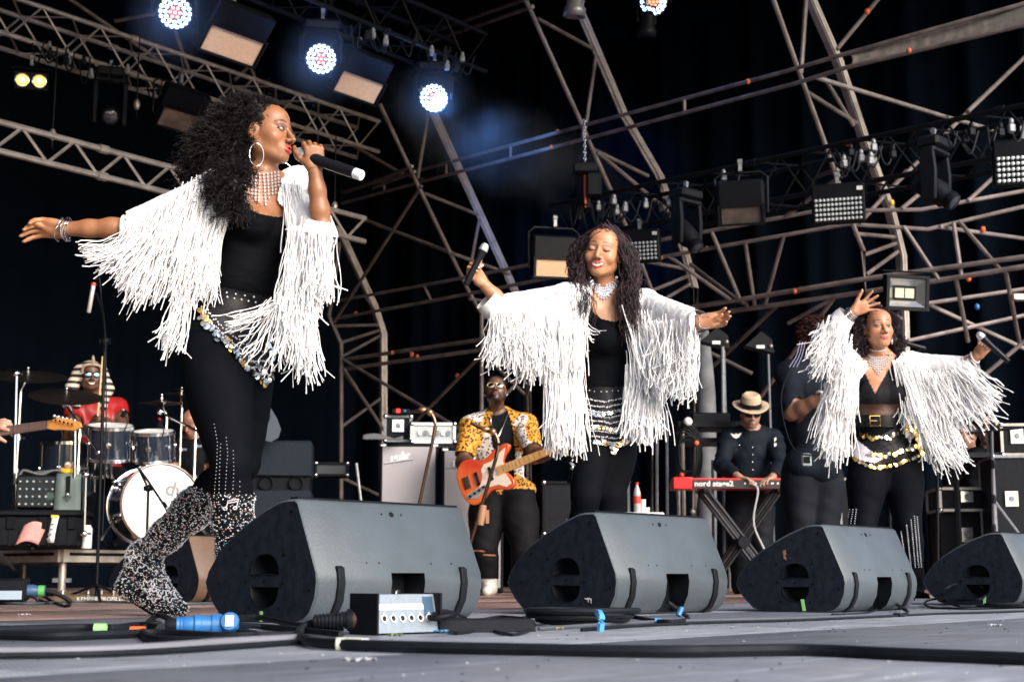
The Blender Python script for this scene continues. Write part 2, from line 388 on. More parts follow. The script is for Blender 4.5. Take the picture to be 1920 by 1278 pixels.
def paint_face(V, H, skin, lipc, eyes='open', browc=(.015, .01, .008), shadow=None, beard=None):
    q = ((V-H['C'])@H['M'])/H['s']; n = len(V); c = np.tile(np.array(skin, float), (n, 1)); x, y, z = q.T; ax = np.abs(x)
    front = y > .045; red = np.array(skin)*np.array((1.12, .88, .85))
    def mixin(mask, col): m = np.clip(mask, 0, 1)[:, None]; c[:] = c*(1-m)+np.array(col)*m
    mixin(.5*np.exp(-((ax-.042)**2+(z+.03)**2)/.0004)*front, red)
    if beard is not None:
        m = (z < -.05-.9*np.maximum(0, ax-.03)+.0) & (y > -.02) & (z > -.125) | ((np.abs(z+.054) < .006) & (ax < .03) & (y > .06)) | ((ax > .05) & (z < .0) & (z > -.11) & (np.abs(y-.012) < .022))
        mixin(m*(.75+.25*noisev(q, 300)), beard)
    if shadow is not None: mixin(.8*((ax-.031)**2/.018**2+(z-.012)**2/.010**2 < 1)*front, shadow)
    u = (ax-.031)/.0155
    zc = -.002 if eyes == 'closed' else .001
    if eyes != 'closed':
        hgt = .0062 if eyes == 'open' else .0038
        m = front & (np.abs(u) < 1) & (np.abs(z-zc) < hgt*(1-u*u)+.0002); mixin(m, (.42, .40, .38))
        ir = (ax-.031)**2+(z-zc-.0005)**2 < .0064**2; mixin(m & ir, (.02, .01, .006))
        lash = front & (np.abs(u) < 1.15) & (np.abs(z-zc-hgt*(1-u*u)-.0014) < .0020); mixin(lash, (.008, .006, .006))
        mixin(.6*(front & (np.abs(u) < 1.0) & (np.abs(z-zc+hgt*(1-u*u)+.0008) < .0009)), (.03, .015, .01))
    else:
        lash = front & (np.abs(u) < 1.1) & (np.abs(z+.0055-.0045*u*u+.001) < .0017); mixin(lash, (.008, .006, .006))
    bz = .0265+.006*(1-((ax-.034)/.022)**2)-.002*(ax-.034)/.02
    mixin(.85*((ax > .013) & (ax < .054) & (np.abs(z-bz) < .0032-.0018*np.clip((ax-.035)/.02, 0, 1)) & front), browc)
    if lipc is not None:
        dm = np.full(n, 9.)
        for a, b, ra, rb in H['lips']:
            d, t = seg_d(q, a, b); dm = np.minimum(dm, d-(ra+(rb-ra)*t))
        mixin((dm < .0012) & (y > .06), lipc)
    md = H['mood']
    if md == 'smile':
        m = (ax < .026) & (y > .06) & (z < -.0645+.006*(ax/.026)**2) & (z > -.0755+.014*(ax/.026)**2); mixin(m, (.82, .80, .76))
    if md == 'sing':
        mixin((ax < .010) & (y > .06) & (z < -.0645) & (z > -.0715), (.03, .008, .006))
    for sx in (-1, 1): mixin(((x-sx*.0085)**2/.0045**2+(z+.0465)**2/.003**2 < 1) & (y > .085), np.array(skin)*.12)
    return c
def hand_sdf(S, wr, d, n, curls, thumb=1, size=1., tc=.5, spread=.12, tdir=None):
    """wr wrist, d towards the fingers, n back of the hand, thumb=+-1 side the thumb is on along d x n"""
    d = nrm(d); n = nrm(np.asarray(n)-np.dot(n, d)*d); s = np.cross(d, n)*thumb; z = size
    tips = []
    lens = (.074, .082, .076, .060)
    S.ell(wr+d*.045*z-n*.002, np.array((.036, .046, .0145))*z, np.stack([s, d, n], 1), .014)
    for i in range(4):
        o = (1.5-i); k = wr+d*(.086-.004*abs(o-.5))*z+s*o*.0195*z
        S.cone(wr+d*.012+s*o*.012*z, k, .013*z, .0105*z, .012)
        dd = nrm(d+s*o*spread); a = 0; p = k; rr = [.0098, .0088, .0080, .0066]
        cu = curls[i] if i < len(curls) else curls[-1]; cu = cu if np.ndim(cu) else (cu, cu, cu*.8)
        for j, fr in enumerate((.45, .30, .25)):
            a += cu[j]; e = p+(dd*math.cos(a)-n*math.sin(a))*lens[i]*fr*z; S.cone(p, e, rr[j]*z, rr[j+1]*z, .003); p = e
        tips.append((p, dd*math.cos(a)-n*math.sin(a), n*math.cos(a)+dd*math.sin(a)))
    b = wr+d*.018*z+s*.020*z; td = nrm(d*.62+s*.70-n*.35) if tdir is None else nrm(tdir); p = b+td*.045*z
    S.cone(b, p, .016*z, .0125*z, .012); a = td
    for L_, r0, r1 in ((.034, .0118, .0105), (.028, .0105, .0078)):
        a = nrm(a+tc*(d*.3-n*.6-s*.5)); e = p+a*L_*z; S.cone(p, e, r0*z, r1*z, .004); p = e
    tips.append((p, a, nrm(s+n)))
    return tips
def limb(S, a, b, r, k=.025):
    a, b = np.asarray(a, float), np.asarray(b, float); n = len(r)-1
    for i in range(n): S.cone(a+(b-a)*i/n, a+(b-a)*(i+1)/n, r[i], r[i+1], k)
def torso_sdf(S, N, C, Wa, P, side, w=1., bust=0., dep=1., glute=1.):
    """N neck base, C chest, Wa waist, P pelvis centres; side = unit vector across the shoulders towards the left one"""
    up = nrm(C-P); s = nrm(side-np.dot(side, up)*up); f = np.cross(s, up); M = np.stack([s, f, up], 1)
    S.ell(C, np.array((.145*w, .100*dep, .165)), M, .04)
    S.ell(C+up*.075, np.array((.15*w, .082*dep, .085)), M, .05)
    S.ell(Wa, np.array((.118*w, .088*dep, .13)), M, .06)
    S.ell(P, np.array((.160*w, .112*dep, .115)), M, .06)
    for q in (-1, 1):
        S.ell(P+s*q*.075*w-f*.05*glute-up*.03, np.array((.085, .08, .09))*glute, M, .05)
        if bust: S.ell(C+s*q*.072*w+f*(.07*dep+.018)-up*.01, np.array((.062, .058, .060))*bust, M, .035)
    return M
def person_mesh(S, name, root, skin_m, boxes, h=.005, hf=.0022, colf=None, keep=None):
    """one mesh: coarse body, finer inside the boxes (head, hands)"""
    Vs, Fs, n = [], [], 0
    def inb(P, b): return ((P > b[0]) & (P < b[1])).all(1)
    V, Fq = iso(S, h, keep=lambda c: ~np.any([inb(c, b) for b in boxes], axis=0) & (keep(c) if keep else True)) if boxes else iso(S, h, keep=keep)
    Vs.append(V); Fs.append(Fq); n = len(V)
    for b in boxes:
        g = b[2] if len(b) > 2 else hf
        lo = b[0]-3*g; hi = b[1]+3*g
        V, Fq = nets(S.grid(lo, hi, g), lo, g); Fq = Fq[inb(V[Fq].mean(1), b)]; V, Fq = clean(V, Fq); Vs.append(V); Fs.append(Fq+n); n += len(V)
    V = np.vstack(Vs); Fq = np.vstack(Fs); c = colf(V)
    return npobj(name, V, Fq, skin_m, root, c)
def bb(c, r, g=None):
    c = np.asarray(c, float); r = np.broadcast_to(r, (3,)); return (c-r, c+r) if g is None else (c-r, c+r, g)
def hbox(wr, d, g=None, r=.105):  # box round a hand
    c = np.asarray(wr)+nrm(d)*.09; return bb(c, r, g)
def skin_mat(name):
    m = mat(name, (1, 1, 1), .38, 0, .22, 40, .35, 420, vcol=True)
    b = m.node_tree.nodes['Principled BSDF']; b.inputs['Subsurface Weight'].default_value = .15; b.inputs['Subsurface Radius'].default_value = (.012, .004, .002); b.inputs['Subsurface Scale'].default_value = .5
    return m
M_skin = skin_mat('skin')
def cloth(S, name, root, m, level, h=.005, keep=None, lo=None, hi=None, disp=None, **kw):
    V, Fq = iso(S, h, level, lo, hi, keep)
    if disp is not None: V = V+disp(V)
    return npobj(name, V, Fq, m, root, **kw)
def inpoly(x, y, poly):
    r = np.zeros(len(x), bool); n = len(poly)
    for i in range(n):
        x1, y1 = poly[i]; x2, y2 = poly[(i+1) % n]
        if y1 == y2: continue
        c = ((y1 > y) != (y2 > y)) & (x < (x2-x1)*(y-y1)/(y2-y1)+x1); r ^= c
    return r
def cords(name, starts, ends, parent, m, r=.0032, n=10, sag=.04, wob=.012, sides=4, knots=True, rnd=None):
    """fringe cords hanging from starts towards ends with sag, wobble and small knots"""
    g = rnd or rng; N = len(starts); t = np.linspace(0, 1, n)[None, :, None]
    P = starts[:, None]*(1-t)+ends[:, None]*t
    P[..., 2] -= (4*t*(1-t))[..., 0]*sag*g.uniform(.2, 1, (N, 1))
    ph = g.uniform(0, 6.28, (N, 3)); am = g.uniform(.15, .8, (N, 3))*wob; fr = g.uniform(1.0, 2.6, (N, 3))
    P += (np.sin(ph[:, None]+fr[:, None]*t*2*pi)-np.sin(ph)[:, None])*am[:, None]*t**.8
    hook = (g.random((N, 1)) < .18)*g.normal(0, .03, (N, 1)); P[..., 0] += hook*np.clip((t[..., 0]-.75)*4, 0, 1)**2
    rr = r*g.uniform(.75, 1.25, (N, 1))*(1+(.28*np.sin(t[..., 0]*g.uniform(38, 60, (N, 1))) if knots else 0))*np.where(t[..., 0] > .93, 1.2, 1)
    V, Fq = tubes(P, rr, sides)
    o = npobj(name, V, Fq, m, parent, stuff=True); return o
def beads(name, P, r, parent, m, stuff=True, nr=None, flat=.35):
    """many small faceted beads (or flat coins when nr, their normals, is given)"""
    N = len(P); r = np.broadcast_to(r, (N,))
    o = np.array([(1,0,0),(-1,0,0),(0,1,0),(0,-1,0),(0,0,1),(0,0,-1)], float)
    f = np.array([(0,2,4),(2,1,4),(1,3,4),(3,0,4),(2,0,5),(1,2,5),(3,1,5),(0,3,5)])
    if nr is None: V = P[:, None]+o[None]*r[:, None, None]
    else:
        nr = np.asarray(nr, float); nr /= np.linalg.norm(nr, axis=1, keepdims=True)+1e-9
        a = np.cross(nr, (0.1, .2, 1)); a /= np.linalg.norm(a, axis=1, keepdims=True)+1e-9; b = np.cross(nr, a)
        k = 8; t = np.arange(k)*2*pi/k; ring = np.cos(t)[None, :, None]*a[:, None]+np.sin(t)[None, :, None]*b[:, None]
        V = np.concatenate([P[:, None]+ring*r[:, None, None], (P+nr*r[:, None]*flat)[:, None], (P-nr*r[:, None]*flat)[:, None]], 1)
        f = np.array([(i, (i+1) % k, k) for i in range(k)]+[((i+1) % k, i, k+1) for i in range(k)])
    m_ = V.shape[1]; Fq = (f[None]+(np.arange(N)*m_)[:, None, None]).reshape(-1, 3)
    x = npobj(name, V.reshape(-1, 3), Fq, m, parent); 
    x.data.polygons.foreach_set('use_smooth', np.zeros(len(Fq), bool))
    if stuff: x['kind'] = 'stuff'
    return x
def along(pts, n): # n points evenly along polyline
    P = np.asarray(pts, float); d = np.r_[0, np.cumsum(np.linalg.norm(np.diff(P, axis=0), axis=1))]; t = np.linspace(0, d[-1], n)
    return np.stack([np.interp(t, d, P[:, i]) for i in range(3)], 1)
def surf_pts(ob, n, keep=None, rnd=None):
    """random points and normals on a mesh object, world space"""
    g = rnd or rng; me = ob.data; nf = len(me.polygons); c = np.empty(nf*3); me.polygons.foreach_get('center', c); c = c.reshape(-1, 3)
    nn = np.empty(nf*3); me.polygons.foreach_get('normal', nn); nn = nn.reshape(-1, 3); a = np.empty(nf); me.polygons.foreach_get('area', a)
    c = c+np.asarray(ORG.get(ob.name, (0, 0, 0)))
    if keep is not None: a = a*keep(c)
    i = g.choice(nf, n, p=a/a.sum()); return c[i]+g.normal(0, .002, (n, 3)), nn[i]
def curls_hair(name, C, D, Ln, parent, m, rad=.010, turns=4, n=22, r=.0011, sides=3, grav=.3, rnd=None):
    """helical locks: roots C, directions D, lengths Ln"""
    g = rnd or rng; N = len(C); t = np.linspace(0, 1, n)[None, :, None]; D = D/(np.linalg.norm(D, axis=1, keepdims=True)+1e-9)
    Ln = np.broadcast_to(Ln, (N,))[:, None, None]
    P = C[:, None]+D[:, None]*t*Ln; P[..., 2] -= (t**1.6*Ln)[..., 0]*grav
    a = np.cross(D, g.normal(size=(N, 3))); a /= np.linalg.norm(a, axis=1, keepdims=True)+1e-9; b = np.cross(D, a)
    ph = g.uniform(0, 6.28, (N, 1)); tr = g.uniform(.7, 1.3, (N, 1))*turns; rd = rad*g.uniform(.5, 1.2, (N, 1))
    th = ph+t[..., 0]*tr*2*pi; am = (rd*np.minimum(1, t[..., 0]*5))[..., None]
    P += am*(np.cos(th)[..., None]*a[:, None]+np.sin(th)[..., None]*b[:, None])
    V, Fq = tubes(P, r*g.uniform(.7, 1.3, (N, 1)), sides); return npobj(name, V, Fq, m, parent)
M_hair = mat('dark_hair', (.009, .006, .007), .45, 0, .4, 60, spec=.3)
M_hairp = mat('dark_brown_hair', (.028, .011, .017), .4, 0, .6, 14, spec=.4)
from mathutils.bvhtree import BVHTree
def bvh_of(*obs):
    V, Fc = [], []; n = 0
    for o in obs:
        me = o.data; v = np.empty(len(me.vertices)*3); me.vertices.foreach_get('co', v); v = v.reshape(-1, 3)+np.asarray(ORG.get(o.name, (0, 0, 0)))
        V += v.tolist(); Fc += [[i+n for i in p.vertices] for p in me.polygons]; n = len(V)
    return BVHTree.FromPolygons(V, Fc)
def hit(bv, px, py, off=.004, fallback=None):
    a = W(px, py, 1.); o = np.array((0, 0, CH)); h, nn, i, d = bv.ray_cast(Vector(o), Vector(a-o).normalized())
    if h is None: return (W(px, py, fallback), np.array((0, -1., 0))) if fallback else (None, None)
    nn = np.array(nn); 
    if nn@(a-o) > 0: nn = -nn
    return np.array(h)+nn*off, nn
def hits(bv, pts, off=.004, fb=None):
    P, Nn = [], []
    for x, y in pts:
        p, n = hit(bv, x, y, off, fb)
        if p is not None: P.append(p); Nn.append(n)
    return np.array(P), np.array(Nn)
def Wl(pts): return np.array([W(*p) for p in pts])
M_suit = mat('black_jersey', (.0028, .0034, .005), .8, 0, .25, 14, .25, 60, spec=.06)
M_leg = mat('black_leggings', (.0028, .0034, .0055), .75, 0, .2, 10, .1, 40, spec=.07)
M_jack = mat('white_woven_cloth', (.80, .79, .80), .7, 0, .1, 35, .6, 90, sheen=.2)
M_cord = mat('white_knotted_cord', (.90, .89, .90), .65, 0, .10, 60)
M_sheer = mat('black_net', (.015, .015, .02), .5, alpha=.8)
M_glit = mat('rhinestone', (.85, .87, .92), .15, .35, coat=.5)
M_nail = mat('grey_nail_varnish', (.12, .13, .2), .2, 0, coat=.6)
def nails(tips, root, m, z=1.):
    b = B()
    for p, d, n in tips:
        A = np.stack([np.cross(d, n), d, n], 1); b.ball(p+n*.0045*z+d*.001, (.0048*z, .0065*z, .0022*z), A, 8, 5)
    return b.obj('nail_varnish', m, root)
def mic(label, head, tail, Lm=.26, group=None, ringc=None, grille=None):
    """hand microphone; head and tail ends are world points"""
    head = np.asarray(head); ax = nrm(np.asarray(tail)-head)
    t = TW('microphone', label, 'microphone', head, group)
    A = frame(ax); A = np.stack([A[:, 0], A[:, 2], A[:, 1]], 1)   # z along the axis towards the tail
    z = Lm/.26
    B().lathe([(r*z, q*z) for r, q in ((.001, -.027), (.013, -.024), (.021, -.014), (.0245, 0), (.0245, .010), (.024, .013))], 20, A, head).obj('grille', grille or M_grille, t)
    B().lathe([(r*z, q*z) for r, q in ((.0255, .009), (.026, .012), (.026, .018), (.0245, .021))], 20, A, head).obj('collar', M_grille, t)
    B().lathe([(r*z, q*z) for r, q in ((.0245, .020), (.0185, .075), (.0175, .10), (.0185, .150), (.0185, .205), (.014, .208))], 20, A, head).obj('handle', M_micb, t)
    B().lathe([(r*z, q*z) for r, q in ((.0172, .2085), (.0172, .232), (.0155, .236), (.001, .2362))], 20, A, head).obj('antenna_cap', ringc or M_micb, t)
    return t
M_grille = mat('microphone_grille', (.62, .63, .65), .35, .45, .4, 700, .6, 900)
M_micb = mat('microphone_black', (.012, .013, .017), .22, .2)
M_micw = mat('microphone_white_cap', (.7, .72, .75), .4)

def woman1():
    g = np.random.default_rng(11)
    base = W(430, 1150, 5.05); base[2] = 0
    t = TW('person', 'woman singing into a microphone in white fringed jacket and glittering boots behind the nearest wedge', 'person', base)
    hd = W(499, 252, 4.99); f = nrm((.945, -.33, .03)); up = np.array((-.04, .0, 1.)); sx = nrm(np.cross(f, up)); HM = np.stack([sx, f, np.cross(sx, f)], 1)
    N = W(490, 348, 5.03); C = W(484, 430, 5.04); Wa = W(461, 520, 5.02); P = W(424, 622, 5.02)
    side = np.array((.77, .64, 0.))
    Rs, Ls = W(412, 366, 4.90), W(560, 352, 5.15)
    Re, Rw = W(252, 427, 4.86), W(122, 429, 4.86)
    Le, Lw = W(604, 432, 4.90), W(590, 318, 4.86)
    A = Sdf(); Hh = head_sdf(A, hd, HM, 1.0, 'sing')
    A.cone(hd-HM[:, 2]*.05-f*.02, N, .050, .052, .03)
    A.cone(N, N+(P-N)*.15, .06, .07, .05)
    limb(A, Rs, Re, [.050, .047, .038, .037]); limb(A, Re, Rw, [.035, .035, .030, .024], .02)
    limb(A, Ls, Le, [.050, .046, .038, .036]); limb(A, Le, Lw, [.034, .034, .029, .025], .02)
    tipsR = hand_sdf(A, Rw, (-.98, 0, .06), (.02, .80, .60), [(.30, .5, .3), (.40, .55, .3), (.52, .55, .3), (.62, .6, .3)], thumb=1, size=.98, tc=.15, tdir=(-.88, -.35, .32))
    mh, mt = W(566, 290, 4.87), W(652, 320, 4.80); ma = nrm(mt-mh)
    # left hand wraps the barrel: finger roots above, knuckles towards the camera
    hdv = nrm(np.array((-.18, .05, .98))); hn = nrm(np.array((.25, -.9, .1)))
    tipsL = hand_sdf(A, Lw+np.array((0, 0, 0)), (-.03, -.28, .96), (.30, -.93, -.2), [(.95, 1.25, .8), (1.05, 1.3, .8), (1.15, 1.3, .8), (1.2, 1.3, .8)], thumb=-1, size=.92, tc=.6)
    S = Sdf()
    TM = torso_sdf(S, N, C, Wa, P, side, .97, 1.0, 1.0, 1.12)
    tf = TM[:, 1]
    S.cone(N+(C-N)*.45, Rs, .06, .05, .05); S.cone(N+(C-N)*.45, Ls, .06, .05, .05); S.cone(N, Rs, .045, .043, .05); S.cone(N, Ls, .045, .043, .05)
    hA, kA, aA = W(402, 668, 4.97), W(432, 868, 4.86), W(440, 1085, 4.98)
    hB, kB, aB = W(452, 668, 5.10), W(452, 868, 5.13), W(268, 1045, 5.42)
    Sl = Sdf()
    limb(Sl, hA, kA, [.112, .108, .092, .072, .062], .05); limb(Sl, kA, aA, [.060, .062, .056, .046, .042], .03)
    limb(Sl, hB, kB, [.105, .10, .088, .072, .060], .05); limb(Sl, kB, aB, [.060, .064, .058, .047, .041], .03)
    ankB = aB; ballB = np.array((*W(318, 1125, 5.38)[:2], .030)); heelB = W(243, 1098, 5.44)
    Sl.cone(ankB, heelB, .040, .034, .03); Sl.cone(heelB, ballB, .034, .030, .03); Sl.cone(ankB, ballB, .040, .032, .04); Sl.cone(ballB, W(343, 1141, 5.36), .027, .010, .02)
    fA = np.array((aA[0], aA[1], .03)); Sl.cone(aA, fA+np.array((0, 0, .02)), .042, .035, .03); Sl.cone(fA, fA+np.array((.15, -.06, 0)), .034, .025, .03)
    S.p += Sl.p; body = Sdf(); body.p = A.p+S.p
    skin = np.array((.33, .140, .064))
    def colf(V):
        c = paint_face(V, Hh, skin, (.42, .035, .02), 'open', shadow=(.20, .09, .085)); 
        far = np.linalg.norm(V-hd, axis=1) > .17; c[far] = skin
        palm = np.linalg.norm(V-(Rw+np.array((-.08, 0, 0))), axis=1) < .10; c[palm] = skin*1.25
        return c
    person_mesh(body, 'body', t, M_skin, [bb(hd, (.14, .14, .145), .0018), (Rw+np.array((-.22, -.09, -.09)), Rw+np.array((0., .09, .09)), .0022), (Lw+np.array((-.1, -.12, -.0)), Lw+np.array((.1, .1, .2)), .0022)], .0055, colf=colf, keep=lambda c: (c[:, 2] > .62))
    nails(tipsR, t, M_nail); nails(tipsL, t, M_nail)
    # clothes cut from offset surfaces of the same body
    def top_keep(c):
        px, py = PR(c); line = np.interp(px, [405, 438, 452, 470, 492, 520, 541, 552], [330, 372, 384, 394, 402, 407, 404, 340])
        front = ((c-C)@tf) > -.02
        return (c[:, 2] > P[2]-.02) & np.where(front, py > line, py > 345)
    def wr(V):   # tension wrinkles
        a = noisev(V*np.array((1, 1, 2.6)), 26)*.0028+np.abs(noisev(V*np.array((.6, .6, 3)), 44))*.0028; n_ = np.zeros_like(V); n_[:] = tf; return n_*a[:, None]
    topo = cloth(S, 'tank_top', t, M_suit, .005, .0036, top_keep, disp=wr)
    legs = cloth(S, 'leggings', t, M_leg, .0035, .0055, lambda c: (c[:, 2] <= P[2]+.0) & (c[:, 2] > W(430, 960, 5)[2]) | ((c[:, 2] <= P[2]) & (PR(c)[1] < 935)), disp=lambda V: tf*(noisev(V*np.array((1, 1, 2)), 22)*.0015)[:, None])
    bootm = mat('jewelled_boot_leather', (.010, .010, .012), .35, 0, .3, 30)
    def bk(sel):
        def k(c):
            px, py = PR(c); return (py > 915+.12*(px-400)) & (sel(px, py))
        return k
    SB, SA = Sdf(), Sdf(); n1 = 8
    SA.p = Sl.p[4:8]+Sl.p[-2:]; SB.p = Sl.p[12:16]+Sl.p[16:20]
    bA = cloth(SA, 'boot', t, bootm, .010, .005, lambda c: PR(c)[1] > 926)
    bB = cloth(SB, 'boot', t, bootm, .010, .005, lambda c: PR(c)[1] > 905+.35*(PR(c)[0]-345))
    # heel and sole of the rear boot
    B().path([heelB+np.array((-.01, 0, -.035)), ballB+np.array((-.02, 0, -.034)), ballB+np.array((.05, -.01, -.026)), W(346, 1143, 5.36)], [.014, .014, .012, .008], 6, 4).obj('boot_sole', M_black, t)
    for o, n_, in ((bA, 2600), (bB, 5200)):
        p, nn = surf_pts(o, n_, None, g); p += nn*.0012
        q = g.random(n_); s1 = q < .5; s2 = (q >= .5) & (q < .92); 
        beads('rhinestones', p[s1], g.uniform(.0016, .0032, s1.sum()), o, M_glit)
        beads('pearl_beads', p[s2], g.uniform(.0018, .0034, s2.sum()), o, M_pearl)
        s3 = q >= .92; nm = s3.sum(); pp = p[s3]
        k = nm//3; beads('coloured_beads', pp[:k], g.uniform(.003, .005, k), o, M_gold); beads('coloured_beads', pp[k:2*k], g.uniform(.003, .0045, k), o, M_teal); beads('coloured_beads', pp[2*k:], g.uniform(.003, .005, nm-2*k), o, M_rose)
    bvB = bvh_of(bB); P1 = []
    for x, y, r in ((300, 1100, 14), (290, 1116, 10), (318, 1118, 9), (278, 1098, 9), (255, 1055, 13), (246, 1040, 8)):
        for k in range(44):
            a = k/44*2*pi; q, _ = hit(bvB, x+r*math.cos(a)*(1+.3*math.sin(5*a)), y+r*math.sin(a)*(1+.3*math.sin(5*a)), .006)
            if q is not None: P1.append(q)
    if P1: beads('flower_beads', np.array(P1), .0032, bB, M_pearl)
    bvA = bvh_of(bA); P1 = []
    for ln in (((425, 950), (428, 937), (446, 934), (442, 950)), ((428, 941), (445, 938))):
        for i in range(len(ln)-1):
            for k in range(9): 
                q, _ = hit(bvA, ln[i][0]+(ln[i+1][0]-ln[i][0])*k/8, ln[i][1]+(ln[i+1][1]-ln[i][1])*k/8, .008)
                if q is not None: P1.append(q)
    for cx, cy in ((423, 951), (440, 950)):
        for k in range(12):
            q, _ = hit(bvA, cx+3*math.cos(k), cy+2.5*math.sin(k), .008)
            if q is not None: P1.append(q)
    beads('music_note_emblem', np.array(P1), .003, bA, M_pearl, stuff=False)
    bl = bvh_of(legs, topo)
    # rows of studs down the leg
    P1 = []
    for ln in (((402, 795), (408, 830), (407, 870), (402, 930)), ((414, 832), (412, 880), (411, 930)), ((424, 820), (427, 850), (424, 890), (422, 930)), ((437, 845), (438, 880), (436, 930)), ((449, 902), (449, 930))):
        a = along([(x, y, 0) for x, y in ln], int(abs(ln[-1][1]-ln[0][1])/6.2))
        p, _ = hits(bl, a[:, :2], .002); P1.append(p)
    beads('leg_studs', np.vstack(P1), .0021, legs, M_glit)
    # hip scarf
    def sc_keep(c):
        px, py = PR(c); low = np.interp(px, [340, 375, 420, 470, 495, 515], [575, 585, 640, 700, 715, 640]); hi_ = np.interp(px, [335, 380, 515], [545, 530, 560])
        return (py > hi_) & (py < low) & (c[:, 1] < P[1]+.1)
    scarf = cloth(S, 'hip_scarf', t, mat('black_satin_scarf', (.010, .010, .012), .42, 0, .3, 30, .4, 60), .011, .0055, sc_keep, disp=lambda V: tf*(noisev(V*np.array((1, 1, 1)), 60)*.003)[:, None])
    knot = B(); kp, _ = hit(bl, 358, 545, .02, 4.9); knot.ball(kp, (.022, .022, .038)); knot.path([kp, kp+np.array((-.015, -.01, -.05)), kp+np.array((-.02, 0, -.12))], [.02, .022, .008], 7, 4); knot.obj('scarf_knot', M_suit, scarf)
    bs = bvh_of(scarf, legs, topo)
    rows = [[(378, 562), (395, 592), (425, 622), (460, 648), (500, 660)], [(378, 575), (398, 608), (428, 636), (462, 668), (490, 690)], [(378, 588), (400, 618), (432, 648), (462, 684), (492, 712)], [(500, 640), (512, 665), (508, 700), (490, 715)], [(470, 690), (500, 690)], [(468, 678), (506, 676)], [(474, 702), (502, 702)]]
    coinP, coinN, bd = [], [], []
    for i, rw in enumerate(rows):
        a = along([(x, y, 0) for x, y in rw], int(len(rw)*7)); 
        for j, (x, y, _) in enumerate(a):
            q, nn = hit(bs, x+g.normal(0, 1), y+g.normal(0, 1), .005)
            if q is None: continue
            bd.append(q)
            if i in (1, 2, 3) and j % 2 == 0:
                q2, n2 = hit(bs, x+g.normal(0, 1.5), y+9+g.normal(0, 1.5), .009)
                if q2 is not None: coinP.append(q2); coinN.append(n2+g.normal(0, .25, 3))
    for rw in ([(376, 538), (420, 548), (475, 556)], [(400, 552), (440, 560), (478, 566)]):
        for x, y, _ in along([(x, y, 0) for x, y in rw], 7):
            q, _n = hit(bs, x, y, .004); 
            if q is not None: bd.append(q)
    coinP = np.array(coinP); coinN = np.array(coinN); gd = g.random(len(coinP)) < .2
    for sel, m_ in ((~gd, M_silver), (gd, M_gold)):
        b0 = coinP[sel]; n0 = coinN[sel]
        beads('coin', b0, g.uniform(.009, .0135, len(b0)), scarf, m_, True, n0, .1)
    beads('beads', np.array(bd), .0042, scarf, M_pearl)
    # jacket
    J = Sdf(); J.p = [q for q in S.p[:8] if True]
    J.cone(N+(C-N)*.4, Rs, .07, .062, .05); J.cone(N+(C-N)*.4, Ls, .07, .055, .05)
    J.cone(Rs, W(232, 432, 4.86), .072, .043, .06); J.cone(W(395, 420, 4.92), W(300, 450, 4.9), .07, .04, .08)
    J.cone(Ls, W(600, 445, 4.90), .058, .050, .05); J.cone(W(575, 400, 5.1), W(575, 520, 5.0), .03, .03, .08)
    opening = [(452, 300), (446, 348), (441, 372), (426, 405), (412, 450), (400, 505), (372, 560), (330, 640), (330, 760), (640, 760), (520, 640), (538, 560), (549, 500), (550, 440), (546, 405), (520, 375), (526, 340), (530, 300)]
    def jk(c):
        px, py = PR(c); return ~(inpoly(px, py, opening) & (((c-C)@tf) > -.06)) & (py < 640-.3*(px-400)) & ~((px < 236)) & ~((py > 437+.15*(px-580)) & (px > 566) & (c[:, 1] < 5.0)) & ~((py < 352) & (px > 450) & (px < 527)) & (c[:, 2] > Wa[2]-.05)
    jack = cloth(J, 'fringed_jacket', t, M_jack, .014, .0055, jk, disp=lambda V: np.stack([noisev(V, 38)*.004+noisev(V*np.array((3, 3, .6)), 55)*.003]*3, 1)*np.array((.3, -1, .3)))
    def rowc(st, en, n, jit=6, jy=.02, **kw):
        n = int(n*2.5)
        a = along(Wl(st), 60); b = along(Wl(en), 60); u = g.uniform(0, 59, n); i = u.astype(int)
        ss = a[i]+g.normal(0, 1, (n, 3))*np.array((jit/540, jy, jit/540)); ee = b[i]+g.normal(0, 1, (n, 3))*np.array((jit*1.8/540, jy*2, jit*2.2/540))
        return cords('fringe', ss, ee, jack, M_cord, rnd=g, **kw)
    # sleeve of the outstretched arm: cords stream down and to the left
    rowc([(236, 440, 4.82), (262, 432, 4.80), (300, 420, 4.80)], [(160, 462, 4.80), (168, 488, 4.76), (205, 498, 4.75)], 26, 5, r=.0018, sag=.03)
    rowc([(250, 415, 4.80), (300, 400, 4.78), (345, 380, 4.80)], [(205, 492, 4.78), (235, 535, 4.76), (262, 552, 4.78)], 60, 8, r=.0018, sag=.02)
    rowc([(300, 400, 4.78), (345, 370, 4.78), (390, 352, 4.80)], [(240, 545, 4.8), (275, 550, 4.8), (330, 530, 4.8)], 70, 9, r=.0018, sag=.02)
    rowc([(335, 365, 4.79), (385, 340, 4.81), (420, 360, 4.86)], [(300, 480, 4.78), (335, 500, 4.8), (365, 520, 4.82)], 70, 8, r=.0018, sag=.005, wob=.006)
    rowc([(365, 420, 4.82), (400, 400, 4.83), (425, 395, 4.87)], [(335, 560, 4.84), (350, 560, 4.84), (382, 545, 4.86)], 90, 7, r=.0018, sag=.005)
    rowc([(400, 440, 4.84), (415, 450, 4.87)], [(395, 560, 4.83), (402, 520, 4.85)], 12, 4, r=.0018, sag=.0, wob=.008)
    rowc([(345, 500, 4.84), (375, 520, 4.86)], [(308, 640, 4.82), (335, 655, 4.84)], 26, 6, r=.0018, sag=.0)
